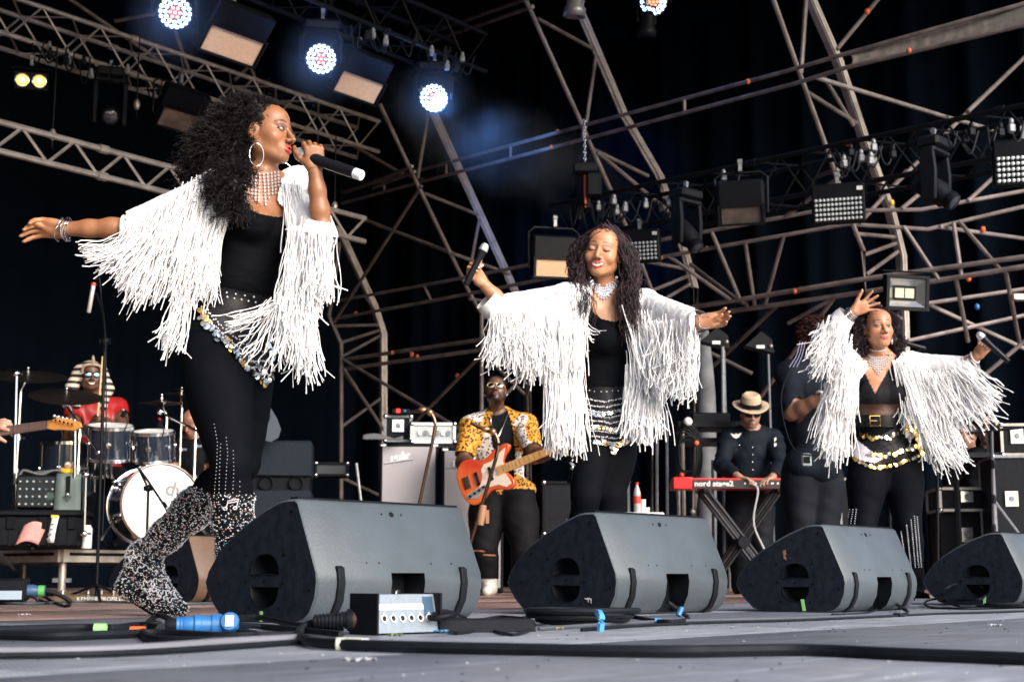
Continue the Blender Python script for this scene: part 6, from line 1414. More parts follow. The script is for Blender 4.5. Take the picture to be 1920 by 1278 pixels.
def scrap(label, px, py, w_, m, seed):
    g = np.random.default_rng(seed); c = Wz(px, py, .003); t = TW('paper_scrap', label, 'litter', (c[0], c[1], 0)); n = 12
    G = np.array([[c+np.array((w_*(u-.5), .012*(v-.5)+.006*math.sin(u*9+seed), .004+.008*abs(math.sin(u*11+v*3+seed)))) for u in np.linspace(0, 1, n)] for v in np.linspace(0, 1, 5)]); b = B(); b.grid(G); b.obj('paper', m, t, ang=None)
def grit():
    g = np.random.default_rng(77); n = 420; Y = g.uniform(1.9, 8, n); x = g.uniform(-.38, .38, n)*Y; P = np.stack([x, Y, np.full(n, .0035)], 1); t = B(); r = g.uniform(.0012, .0045, n)
    for m_, nm, a, b_ in ((M_white, 'pale_crumbs', 0, 170), (M_blackp, 'dark_crumbs', 170, 420)):
        o = beads(nm, P[a:b_], r[a:b_], None, m_, True, np.tile((.05, .02, 1.), (b_-a, 1)), .3)
grit()
scrap('crumpled white strip of tape lying alone near the bottom edge', 674, 1246, .055, M_white, 1); scrap('tiny white scrap at the left between the cables and the far deck', 46, 1156, .05, M_white, 2)
scrap('yellow green leaf scrap under the socket box', 742, 1196, .035, mat('leaf_scrap', (.3, .4, .08), .7), 3); scrap('tiny pale scrap on the deck at the lower right', 1866, 1177, .04, M_white, 4); scrap('yellowish scrap on the floor left of the coil', 1050, 1184, .02, mat('yellow_scrap', (.5, .45, .15), .7), 5)
scrap('light blue tape strip under the right end of the socket box', 826, 1189, .04, mat('light_blue_tape', (.15, .45, .75), .6), 6)
# ------------------------------------------------------------ generic figure for the band and crew
def figure(label, c, seed=1):
    g = np.random.default_rng(seed); J = c; Y = J['Y']; t = TW('person', label, 'person', J.get('base') if J.get('base') is not None else (*W(J['hd'][0], 1100, Y)[:2], J.get('floor', 0.)))
    hd = W(*J['hd']); f = nrm(J['face']); up = np.array(J.get('up', (0, 0, 1.)), float); sx = nrm(np.cross(f, up)); HM = np.stack([sx, f, np.cross(sx, f)], 1)
    N, C, Wa, P = [W(*J[k]) for k in ('N', 'C', 'Wa', 'P')]; side = nrm(J['side']); bw = J.get('w', 1.15)
    A = Sdf(); hs = J.get('hs', 1.06); Hh = head_sdf(A, hd, HM, hs, J.get('mood', 'calm'), 1.12); A.cone(hd-HM[:, 2]*.05-f*.015, N, .058, .064, .03); A.cone(N, N+(P-N)*.2, .07, .09, .05)
    ar = J.get('arm', 1.25); hands = []
    S = Sdf(); TM = torso_sdf(S, N, C, Wa, P, side, bw, 0, J.get('dep', 1.15), .9); tf = TM[:, 1]
    Sa = Sdf()
    for k in ('R', 'L'):
        if k+'s' not in J: continue
        s_, e_, w_ = [W(*J[k+q]) for q in 'sew']
        S.cone(N+(C-N)*.4, s_, .075*bw, .062*ar/1.25, .06); S.cone(N, s_, .05, .052, .06)
        limb(Sa, s_, e_, np.array([.052, .050, .042, .040])*ar); limb(Sa, e_, w_, np.array([.040, .040, .033, .026])*ar, .02)
        if k+'h' in J:
            h = J[k+'h']; hand_sdf(A, w_, h[0], h[1], h[2], thumb=h[3], size=1.05, tc=h[4] if len(h) > 4 else .4); hands.append(w_)
    legs = Sdf()
    for k in ('1', '2'):
        if 'h'+k in J:
            h_, k_, a_ = W(*J['h'+k]), W(*J['k'+k]), W(*J['a'+k]); lg = J.get('leg', 1.15)
            limb(legs, h_, k_, np.array([.10, .098, .085, .070, .066])*lg, .05); limb(legs, k_, a_, np.array([.066, .066, .058, .048, .044])*lg, .03)
            z0 = J.get('floor', 0.); q = np.array((a_[0], a_[1], z0+.045)); td = np.array(J.get('toe', (0, -1, 0)), float); legs.cone(a_, q, .05, .045, .03); legs.cone(q, q+td*.17-UZ*.008, .045, .034, .03)
    body = Sdf(); body.p = A.p+Sa.p+S.p; skin = np.array(J['skin'], float)
    def colf(V):
        cc = paint_face(V, Hh, skin, J.get('lip', skin*.8), 'open', beard=J.get('beard')); far = np.linalg.norm(V-hd, axis=1) > .19; cc[far] = skin; return cc
    bx = [bb(hd, (.16, .16, .165), .003)]+[bb(w_+nrm(J[k+'h'][0])*.08, .115, .0035) for k, w_ in zip([q for q in 'RL' if q+'h' in J], hands)]
    bo = person_mesh(body, 'body', t, M_skin, bx, .009, colf=colf, keep=lambda q: q[:, 2] > P[2]-.1)
    SS = Sdf(); SS.p = S.p+Sa.p; sl = J.get('sleeve', .5)   # sleeves cover this share of the arm
    arms = [(W(*J[k+'s']), W(*J[k+'e']), W(*J[k+'w'])) for k in 'RL' if k+'s' in J]
    def sk(q):
        keep = q[:, 2] > P[2]-J.get('hem', .12)
        keep &= ~((np.linalg.norm(q-N, axis=1) < .105) & (((q-N)@TM[:, 2]) > -.01))
        for s_, e_, w_ in arms:
            d1, t1 = seg_d(q, s_, e_); d2, t2 = seg_d(q, e_, w_)
            par_ = np.where(d1 < d2, t1*.5, .5+t2*.5); near = np.minimum(d1, d2) < .11*ar/1.1; inarm = near & ((((q-s_)@nrm(e_-s_)) > .08) | (d2 < d1))
            keep &= ~(inarm & (par_ > sl) & (np.minimum(d1, d2) < .050*ar+.022))
        if J.get('open') is not None:
            px, py = PR(q); keep &= ~(inpoly(px, py, J['open']) & (((q-C)@tf) > -.02))
        return keep
    wr = lambda V: (V-C)/np.linalg.norm(V-C, axis=1, keepdims=True)*(noisev(V*np.array((1, 1, 1.4)), 17)*.010+noisev(V*np.array((1.4, 1, .7)), 34)*.004)[:, None]
    shirt = cloth(SS, J.get('shirt_name', 'shirt'), t, J['shirt'], .016, .009, sk, disp=wr)
    if J.get('under') is not None: cloth(S, 'undershirt', t, J['under'], .006, .009, lambda q: (q[:, 2] > P[2]-.05) & ~((np.linalg.norm(q-N, axis=1) < .11)) & (((q-N)@TM[:, 2]) < .0))
    if legs.p:
        LL = Sdf(); LL.p = legs.p+S.p[2:4]; tr = cloth(LL, 'trousers', t, J['pants'], .010, .009, lambda q: (q[:, 2] < P[2]+.03) & (q[:, 2] > J.get('floor', 0)+.13), disp=lambda V: tf*(noisev(V*np.array((1, 1, 1.8)), 20)*.008)[:, None])
        cloth(legs, 'shoes', t, J.get('shoe', M_blackp), .006, .009, lambda q: (q[:, 2] <= J.get('floor', 0)+.13) & (q[:, 2] > J.get('floor', 0)-.0))
    return t, Hh, HM, hd, TM, N, C, P, body, bo, shirt
def HL(hd, HM, s): return lambda x, y, z: hd+HM@np.array((x, y, z))*s
def shades(t, L, HM, s, fr, ln, mirror=True):
    b = B(); b.path([L(-.078, -.005, .006), L(-.070, .06, .008), L(-.055, .085, .006)], .003*s, 5); b.path([L(.078, -.005, .006), L(.070, .06, .008), L(.055, .085, .006)], .003*s, 5)
    b.path([L(-.012, .104, .012), L(0, .108, .013), L(.012, .104, .012)], .0035, 5); 
    for q in (-1, 1): b.path([L(q*.034+math.cos(a)*.026, .100-.25*abs(q*.034+math.cos(a)*.026-.0)*.5, .000+math.sin(a)*.020) for a in np.linspace(0, 2*pi, 17)], .0035, 5)
    o = b.obj('sunglasses', fr, t)
    for q in (-1, 1):
        k = B(); V = [L(q*.034, .104, 0)]+[L(q*.034+math.cos(a)*.025, .100-.25*abs(q*.034+math.cos(a)*.025)*.5, math.sin(a)*.019) for a in np.arange(12)*pi/6]; k.add(V, [(0, i+1, (i+1) % 12+1) for i in range(12)]); k.obj('lens', ln, o, ang=None)

# bass player
M_shirtp = None
def pattern_shirt():
    m = mat('orange_print_shirt', (.60, .26, .02), .7); n = m.node_tree; L = n.links.new; b = n.nodes['Principled BSDF']; tc = n.nodes.new('ShaderNodeTexCoord')
    v = n.nodes.new('ShaderNodeTexVoronoi'); v.inputs['Scale'].default_value = 46; L(tc.outputs['Object'], v.inputs['Vector'])
    cr = n.nodes.new('ShaderNodeValToRGB'); cr.color_ramp.interpolation = 'CONSTANT'; e = cr.color_ramp.elements; e[0].position = 0; e[0].color = (.02, .008, .006, 1); e[1].position = .44; e[1].color = (.62, .27, .02, 1); L(v.outputs['Distance'], cr.inputs[0])
    cr2 = n.nodes.new('ShaderNodeValToRGB'); cr2.color_ramp.interpolation = 'CONSTANT'; e = cr2.color_ramp.elements; e[0].position = 0; e[0].color = (.10, .02, .015, 1); e[1].position = .42; e[1].color = (.75, .72, .68, 1); L(v.outputs['Distance'], cr2.inputs[0])
    t = n.nodes.new('ShaderNodeTexNoise'); t.inputs['Scale'].default_value = 5.5; t.inputs['Detail'].default_value = 0; L(tc.outputs['Object'], t.inputs['Vector'])
    st = n.nodes.new('ShaderNodeMath'); st.operation = 'GREATER_THAN'; st.inputs[1].default_value = .60; L(t.outputs['Fac'], st.inputs[0])
    mx = n.nodes.new('ShaderNodeMix'); mx.data_type = 'RGBA'; L(st.outputs[0], mx.inputs[0]); L(cr.outputs[0], mx.inputs[6]); L(cr2.outputs[0], mx.inputs[7]); L(mx.outputs[2], b.inputs['Base Color']); return m
M_tee = mat('black_cotton', (.005, .006, .008), .8, 0, .3, 20, .3, 80)
M_jean = mat('dark_denim', (.008, .009, .014), .7, 0, .5, 8, .5, 90)
M_darkskin = (.12, .052, .032)
t, Hh, HM, hd, TM, N, C, P, body, bo, shirt = figure('bass player in orange patterned shirt and mirrored sunglasses playing a red bass guitar', dict(Y=11.5, hd=(930, 733, 11.35), face=(-.05, -.93, .38), up=(0, .2, 1), N=(932, 775, 11.5), C=(932, 828, 11.5), Wa=(938, 880, 11.5), P=(945, 925, 11.5), side=(.97, -.15, 0), w=1.55, dep=1.5, arm=1.5, skin=M_darkskin, mood='sing', beard=(.006, .004, .004), lip=(.18, .05, .045),
    Rs=(884, 800, 11.45), Re=(868, 868, 11.3), Rw=(893, 872, 11.12), Rh=((.55, -.35, -.55), (-.2, -.9, .35), [(.5, .7, .4)]*4, -1), Ls=(985, 797, 11.4), Le=(1003, 855, 11.15), Lw=(1034, 848, 10.95), Lh=((.3, -.2, .85), (-.3, -.95, -.1), [(.7, 1.0, .6)]*4, 1),
    h1=(915, 945, 11.45), k1=(908, 1030, 11.35), a1=(918, 1096, 11.45), h2=(972, 945, 11.4), k2=(985, 1030, 11.3), a2=(975, 1096, 11.4), sleeve=.40, hem=.16, shirt=pattern_shirt(), under=M_tee, pants=mat('black_biker_denim', (.007, .007, .009), .7, 0, .4, 12, .6, 60), shoe=mat('white_trainers', (.6, .58, .55), .6), leg=1.35, toe=(-.1, -1, 0),
    open=[(925, 765), (918, 800), (928, 860), (940, 905), (962, 905), (966, 850), (962, 800), (950, 765)]), 5)
L = HL(hd, HM, 1.06); shades(t, L, HM, 1.06, mat('gold_frame', (.7, .5, .25), .3, .6), mat('mirror_lens', (.25, .45, .6), .05, 1))
Hb = Sdf(); Hb.ell(L(0, -.022, .058), np.array((.086, .102, .072))*1.06, HM, .02); cloth(Hb, 'black_beanie', t, M_tee, 0, .006, lambda c: ((c-hd)@HM)[:, 2] > .045+.25*np.maximum(0, -((c-hd)@HM)[:, 1]-.02)*-1)
b = B(); b.path([L(-.05, .05, -.14), N+np.array((-.05, -.16, -.06)), C+np.array((.0, -.24, .02)), C+np.array((.04, -.22, .08)), N+np.array((.09, -.14, -.02))], .005, 5, 5); b.obj('neck_chain', M_silver, t)
bracelet(W(890, 868, 11.1), np.array((.5, -.3, -.3)), .05, .012, t, M_silver, 'wristwatch')
for x in (-.08, .083): b = B(); b.ball(L(x, 0, -.035), .008); b.obj('earring', M_silver, t)
for k, (x, y) in enumerate(((905, 1033), (912, 1040), (985, 1021), (988, 1028))): b = B(); p = W(x, y, 11.28); b.path([p+np.array((-.07, 0, .005)), p+np.array((0, -.03, 0)), p+np.array((.07, 0, -.004))], .006, 5, 3); b.obj('knee_seam', mat('orange_stitch', (.35, .12, .04), .7), t)
def guitar(label, bc, neck_to, size, cols, Yn=None, headstock=True, strat=False, face=None):
    """bc body centre, neck_to the nut point, both in world; local x along the neck, y across (up), z out of the face"""
    bc = np.asarray(bc); x = nrm(neck_to-bc); z = nrm(np.asarray(face)-np.dot(face, x)*x); y = np.cross(z, x); A = np.stack([x, y, z], 1); s = size; L_ = np.linalg.norm(neck_to-bc)
    t = TW('guitar' if strat else 'bass_guitar', label, 'guitar' if strat else 'bass guitar', bc)
    out = [(-.235, .0), (-.225, .09), (-.17, .150), (-.10, .150), (-.03, .115), (.03, .125), (.10, .155), (.175, .165), (.205, .145), (.19, .115), (.14, .075), (.125, .03), (.13, -.02), (.15, -.06), (.165, -.10), (.15, -.135), (.10, -.145), (.03, -.115), (-.03, -.115), (-.10, -.150), (-.17, -.160), (-.22, -.10)]
    P2 = spline(np.array([(a, b_, 0) for a, b_ in out+out[:1]]), 4)[:-1, :2]*s
    b = B(); b.prism([tuple(q) for q in P2], .042*s, A, bc, -.021*s); o = b.obj('body', cols[0], t, bevel=.008)
    pg = [(-.13, -.10), (-.06, -.075), (.0, -.085), (.05, -.09), (.10, -.125), (.145, -.115), (.13, -.06), (.115, .0), (.12, .04), (.16, .11), (.175, .135), (.12, .115), (.05, .08), (-.01, .08), (-.04, .05), (-.045, .0), (-.07, -.04)]
    b = B(); b.prism([(a*s, c_*s) for a, c_ in pg], .003, A, bc, .0215*s); b.obj('pickguard', cols[1], t)
    b = B(); b.prism([(-.20*s, -.105*s), (-.19*s, -.075*s), (-.04*s, -.055*s), (-.035*s, -.08*s), (-.12*s, -.13*s)], .004, A, bc, .0217*s); b.obj('control_plate', cols[2], t)
    for k in range(4): b = B(); b.lathe([(.010*s, 0), (.009*s, .012)], 10, A, bc+A@np.array((-.17*s+.038*s*k, -.098*s+.009*k*s, .025*s))); b.obj('knob', M_black, t)
    b = B(); b.box((-.165*s, .0, .027*s), (.045*s, .085*s, .008), A, bc); b.obj('bridge', M_chrome, t)
    for x_ in (-.085, .02): b = B(); b.box((x_*s, 0, .027*s), (.020*s, .095*s, .010), A, bc); b.obj('pickup', M_black, t)
    b = B(); b.prism([(.07*s, -.030*s), (L_, -.021*s), (L_, .021*s), (.07*s, .030*s)], .020*s, A, bc, .012*s); b.obj('neck', cols[3], t)
    nf = 14
    for k in range(nf): xx = .10*s+(L_-.10*s)*(1-.944**(k*1.5))/(1-.944**(nf*1.5)); b = B(); b.box((L_-(xx-.10*s), 0, .0335*s), (.0025, .044*s, .002), A, bc); b.obj('fret', M_chrome, t)
    hsT = np.array([(0, -.021), (.03, -.030), (.08, -.036), (.16, -.050), (.20, -.035), (.19, -.010), (.14, .015), (.06, .030), (.0, .021)])*s
    b = B(); b.prism([(L_+a, c_) for a, c_ in hsT], .014*s, A, bc, .014*s); b.obj('headstock', cols[4], t, bevel=.003)
    for k in range(6 if strat else 4): b = B(); b.lathe([(.006*s, 0), (.006*s, .018*s)], 8, A, bc+A@np.array((L_+.035*s+.024*s*k, .022*s-.008*s*k, .028*s))); b.ball(bc+A@np.array((L_+.035*s+.024*s*k, .045*s-.008*s*k, .02*s)), .010*s); b.obj('tuning_peg', M_chrome, t)
    for k in range(4): b = B(); yy_ = (-.015+.01*k)*s; b.tube(bc+A@np.array((-.16*s, yy_*1.4, .033*s)), bc+A@np.array((L_+.02*s, yy_, .036*s)), .0012, 4); b.obj('string', M_chrome, t)
    return t
M_gred = mat('red_sunburst_lacquer', (.50, .035, .02), .18, 0, coat=.8, col2=(.62, .13, .03), scale=4); M_pgd = mat('cream_pearl_plate', (.72, .60, .50), .3, coat=.3); M_maple = mat('maple_neck', (.62, .33, .10), .35, coat=.4, noise_amt=.15, scale=20)
guitar('red bass guitar with cream plate and maple neck held by the bass player', W(918, 890, 10.98), W(1068, 832, 10.75), 1.12, [M_gred, M_pgd, mat('chrome_plate', (.8, .8, .78), .2, .7), M_maple, M_maple], face=(-.1, -1, .12))

# keyboard player
t, Hh, HM, hd, TM, N, C, P, body, bo, shirt = figure('keyboard player in a straw coloured hat, sunglasses and black shirt with white badges', dict(Y=12.5, hd=(1408, 775, 12.35), face=(.0, -.97, -.22), N=(1408, 806, 12.5), C=(1405, 850, 12.5), Wa=(1405, 890, 12.5), P=(1405, 925, 12.5), side=(1, 0, 0), w=1.15, skin=(.42, .24, .17), beard=(.16, .12, .10), lip=(.4, .16, .12),
    Rs=(1366, 822, 12.5), Re=(1352, 872, 12.3), Rw=(1385, 894, 12.05), Rh=((.8, -.5, -.2), (0, .1, 1), [(.3, .4, .3)]*4, -1), Ls=(1450, 822, 12.5), Le=(1462, 872, 12.3), Lw=(1448, 895, 12.05), Lh=((-.7, -.6, -.2), (0, .1, 1), [(.3, .4, .3)]*4, 1),
    h1=(1388, 940, 12.5), k1=(1385, 1020, 12.4), a1=(1385, 1085, 12.5), h2=(1424, 940, 12.5), k2=(1428, 1020, 12.4), a2=(1428, 1085, 12.5), sleeve=.96, hem=.14, shirt=mat('black_western_shirt', (.005, .009, .016), .7, 0, .3, 20, .4, 60), pants=M_jean, shirt_name='western_shirt'), 6)
L = HL(hd, HM, 1.06); shades(t, L, HM, 1.06, M_black, mat('dark_lens', (.01, .01, .012), .08))
hat = TW('hat', 'straw coloured brimmed hat with black band on the keyboard player', 'hat', L(0, -.01, .06)); M_felt = mat('tan_felt', (.50, .37, .26), .8, 0, .12, 30, .3, 200)
Ah = HM@rotm(R(-14), 0, 0); c0 = L(0, -.012, .055)
B().lathe([(.088, 0), (.090, .03), (.086, .07), (.078, .105), (.060, .118), (.03, .112), (.001, .106)], 24, Ah@np.diag((1, 1.15, 1)), c0, False).obj('crown', M_felt, hat)
bq = B(); n_ = 36; V = []
for k in range(n_):
    a = k/n_*2*pi
    for r, z in ((.086, .0), (.120, -.002), (.160, .010+.012*math.cos(2*a))): V.append((math.cos(a)*r, math.sin(a)*r*1.12, z))
bq.add(V, [(3*k+j, 3*((k+1) % n_)+j, 3*((k+1) % n_)+j+1, 3*k+j+1) for k in range(n_) for j in range(2)], Ah, c0); o = bq.obj('brim', M_felt, hat); o.modifiers.new('s', 'SOLIDIFY').thickness = .004
B().lathe([(.0895, .002), (.0940, .004), (.0940, .046), (.0895, .048)], 24, Ah@np.diag((1, 1.15, 1)), c0, False).obj('hat_band', M_black, hat)
bs = bvh_of(shirt)
def patch(t, bs, poly, m, name, off=.006, fb=12.2):
    P_ = [hit(bs, x, y, off, fb)[0] for x, y in poly]; c = np.mean(P_, 0); b = B(); b.add([c]+P_, [(0, i+1, (i+1) % len(P_)+1) for i in range(len(P_))]); return b.obj(name, m, t, ang=None)
patch(t, bs, [(1369, 812), (1376, 815), (1380, 812), (1384, 815), (1391, 811), (1386, 819), (1380, 822), (1374, 819)], M_white, 'wing_badge')
patch(t, bs, [(1452, 822), (1455, 820), (1456, 836), (1452, 838)], M_white, 'sleeve_badge')
for y in (838, 852, 866, 880): b = B(); p, _ = hit(bs, 1411, y, .004, 12.2); b.ball(p, .007); b.obj('shirt_button', M_silver, t)
b = B(); p, _ = hit(bs, 1386, 834, .004, 12.2); b.ball(p, .007); b.obj('shirt_button', M_silver, t)

# stagehand seen from behind
t, Hh, HM, hd, TM, N, C, P, body, bo, shirt = figure('man in dark shirt and jeans seen from behind beside the keyboard', dict(Y=9.2, hd=(1532, 632, 9.2), face=(.55, .78, .0), N=(1527, 678, 9.2), C=(1522, 745, 9.2), Wa=(1520, 810, 9.2), P=(1520, 872, 9.2), side=(-.93, -.1, 0), w=1.0, dep=1.05, arm=1.15, skin=(.22, .11, .07),
    Ls=(1478, 700, 9.15), Le=(1484, 775, 9.1), Lw=(1545, 742, 8.95), Lh=((.75, .2, .5), (-.3, -.9, .2), [(.5, .6, .4)]*4, 1), Rs=(1572, 702, 9.3), Re=(1590, 770, 9.35), Rw=(1570, 740, 9.5),
    h1=(1497, 895, 9.2), k1=(1500, 1000, 9.1), a1=(1498, 1100, 9.25), h2=(1550, 895, 9.25), k2=(1548, 1000, 9.1), a2=(1545, 1100, 9.2), sleeve=.48, hem=.16, shirt=mat('washed_black_shirt', (.006, .010, .018), .75, 0, .4, 6, .4, 60), pants=mat('faded_black_jeans', (.010, .012, .018), .75, 0, .6, 5, .5, 60), toe=(.3, .9, 0), leg=1.0), 7)
Hs = Sdf(); L = HL(hd, HM, 1.06); Hs.ell(L(0, -.03, .035), (.098, .105, .09), HM, .03); Hs.ell(L(0, -.06, -.03), (.08, .07, .08), HM, .03)
hair = cloth(Hs, 'hair', t, M_hair, 0, .007, None, disp=lambda V: (V-hd)*(noisev(V, 70)*.06)[:, None]); g = np.random.default_rng(3); p, nn = surf_pts(hair, 700, None, g); o = curls_hair('curl_locks', p, nn+g.normal(0, .4, (700, 3)), g.uniform(.015, .035, 700), hair, mat('reddish_black_hair', (.05, .018, .015), .5), .007, 2, 10, .0022, 3, .2, g); o['kind'] = 'stuff'
b = B(); p = W(1512, 862, 8.92); b.rbox(p, (.062, .03, .085), .008); o = b.obj('belt_pack', mat('silver_belt_pack', (.45, .5, .55), .3, .5), t); b = B(); b.box(p+np.array((0, -.017, .0)), (.04, .004, .04)); b.obj('pack_display', M_black, o)
b = B(); b.path([W(1482, 690, 9.0), W(1465, 740, 8.95), W(1472, 800, 8.92), W(1492, 845, 8.9), W(1530, 855, 8.9), W(1552, 872, 8.88), W(1565, 900, 8.9)], .004, 5, 6); b.obj('earpiece_cable', M_rubber, t)
for k in range(3): b = B(); x = 1500+k*5; b.path([W(x, 640, 9.05), W(x-6, 665, 9.0), W(x-20+k*2, 688, 8.98)], .0025, 5, 4); b.obj('ribbon', mat('pale_ribbon', (.22, .22, .34), .7), t)
bracelet(W(1541, 745, 8.96), np.array((.75, .2, .5)), .042, .010, t, M_white, 'wristband')
Sx = Sdf(); 

# drummer with striped headdress
t, Hh, HM, hd, TM, N, C, P, body, bo, shirt = figure('drummer in red shirt, sunglasses and striped pharaoh headdress behind the drum kit', dict(Y=11.9, floor=.35, hd=(170, 706, 11.8), face=(.38, -.9, .05), N=(176, 750, 11.9), C=(178, 800, 11.9), Wa=(180, 845, 11.9), P=(182, 885, 11.95), side=(.93, .3, 0), w=1.25, dep=1.2, arm=1.3, skin=M_darkskin, mood='smile', lip=(.15, .05, .04),
    Rs=(140, 775, 11.8), Re=(130, 820, 11.6), Rw=(172, 800, 11.4), Rh=((.5, -.3, .8), (-.6, -.7, 0), [(.9, 1.1, .7)]*4, -1), Ls=(220, 765, 12), Le=(235, 822, 11.8), Lw=(215, 800, 11.55), Lh=((-.5, -.5, .4), (.5, -.5, .5), [(.9, 1.1, .7)]*4, 1),
    h1=(170, 895, 11.9), k1=(160, 900, 11.5), a1=(160, 985, 11.4), h2=(205, 895, 11.95), k2=(225, 900, 11.6), a2=(225, 985, 11.5), sleeve=.16, hem=.1, shirt=mat('red_satin', (.36, .012, .012), .4, 0, .3, 8), pants=M_tee), 8)
L = HL(hd, HM, 1.06); shades(t, L, HM, 1.06, M_black, mat('blue_mirror_lens', (.2, .5, .6), .08, 1))
def stripe_mat():
    m = mat('black_cream_stripes', (.6, .5, .42), .7); n = m.node_tree; b = n.nodes['Principled BSDF']; tc = n.nodes.new('ShaderNodeTexCoord'); wv = n.nodes.new('ShaderNodeTexWave'); wv.bands_direction = 'Z'; wv.inputs['Scale'].default_value = 5.8; wv.inputs['Distortion'].default_value = .6; n.links.new(tc.outputs['Object'], wv.inputs['Vector'])
    cr = n.nodes.new('ShaderNodeValToRGB'); cr.color_ramp.elements[0].position = .44; cr.color_ramp.elements[0].color = (.008, .008, .012, 1); cr.color_ramp.elements[1].position = .5; cr.color_ramp.elements[1].color = (.62, .52, .44, 1); n.links.new(wv.outputs['Fac'], cr.inputs[0]); n.links.new(cr.outputs[0], b.inputs['Base Color']); return m
Hn = Sdf(); Hn.ell(L(0, -.03, .04), (.112, .105, .100), HM, .03)
for q in (-1, 1): Hn.cone(L(q*.085, -.035, .04), L(q*.145, -.03, -.09), .055, .045, .05); Hn.cone(L(q*.13, -.03, -.08), L(q*.10, .02, -.24), .045, .035, .04)
hdr = TW('headdress', 'black and cream striped pharaoh headdress worn by the drummer', 'headdress', hd); V, Fq = iso(Hn, .007, keep=lambda c: ~((((c-hd)@HM)[:, 1] > .02) & (np.abs(((c-hd)@HM)[:, 0]) < .066) & (((c-hd)@HM)[:, 2] < .075)))
npobj('cloth', V, Fq, stripe_mat(), hdr); b = B(); b.path([L(-.075, .05, .03), L(-.06, .085, .07), L(0, .095, .082), L(.06, .085, .07), L(.075, .05, .03)], .012, 6, 4); b.obj('brow_band', mat('dull_gold_band', (.5, .38, .28), .5, .3), hdr)
b = B(); b.path([L(0, .10, .085), L(0, .12, .12), L(0, .10, .15)], [.010, .014, .006], 6, 3); b.obj('cobra_ornament', mat('dull_gold_band', (.5, .38, .28)), hdr)
stk = TW('drumstick', 'wooden drumstick held upright in front of the face of the drummer', 'drumstick', W(183, 742, 11.4)); b = B(); b.path([W(183, 780, 11.35), W(187, 735, 11.38), W(192, 668, 11.4)], [.008, .008, .006], 7); b.obj('stick', mat('hickory', (.62, .40, .20), .5), stk)

# percussionist half hidden behind the cymbals
t, *_ = figure('musician half hidden behind the cymbal stands, head down, right of the drums', dict(Y=13.2, floor=.0, hd=(358, 792, 13.1), face=(-.2, -.85, -.45), N=(362, 822, 13.2), C=(364, 870, 13.2), Wa=(364, 910, 13.2), P=(364, 950, 13.2), side=(1, 0, 0), w=1.1, skin=(.34, .15, .10), Rs=(330, 842, 13.2), Re=(322, 890, 13.1), Rw=(340, 905, 12.9), Ls=(398, 842, 13.2), Le=(402, 890, 13.1), Lw=(385, 905, 12.9), h1=(350, 965, 13.2), k1=(350, 1030, 13.1), a1=(350, 1085, 13.2), h2=(380, 965, 13.2), k2=(380, 1030, 13.1), a2=(380, 1085, 13.2), sleeve=.3, shirt=MC['black_cotton'], pants=M_tee), 9)
# guitarist at the left edge: only hand and forearm reach the frame
t, *_ = figure('guitarist at the left edge, only the fretting hand in view on the guitar neck', dict(Y=7.8, hd=(-150, 640, 7.9), face=(.4, -.9, -.1), N=(-155, 700, 7.9), C=(-160, 770, 7.9), Wa=(-160, 850, 7.9), P=(-160, 910, 7.9), side=(.95, -.2, 0), w=1.15, skin=(.50, .28, .20), Rs=(-225, 720, 7.9), Re=(-250, 800, 7.8), Rw=(-190, 850, 7.5), Ls=(-92, 720, 7.85), Le=(-62, 820, 7.7), Lw=(-22, 800, 7.42), Lh=((.75, -.15, .12), (.1, -.75, .65), [(.5, .8, .5), (.6, .8, .5), (.7, .9, .5), (.8, .9, .5)], 1), h1=(-190, 930, 7.9), k1=(-190, 1030, 7.8), a1=(-190, 1110, 7.9), h2=(-130, 930, 7.9), k2=(-130, 1030, 7.8), a2=(-130, 1110, 7.9), sleeve=.4, shirt=M_tee, pants=M_jean), 10)
guitar('electric guitar neck with maple headstock entering at the left edge', W(-200, 838, 7.6), W(94, 798, 7.36), 1.0, [mat('cream_lacquer', (.6, .5, .35), .2, coat=.6), M_pgd, M_pgd, mat('rosewood_board', (.16, .10, .09), .4), mat('amber_maple', (.60, .25, .06), .3, coat=.5)], strat=True, face=(.05, -1, .12))
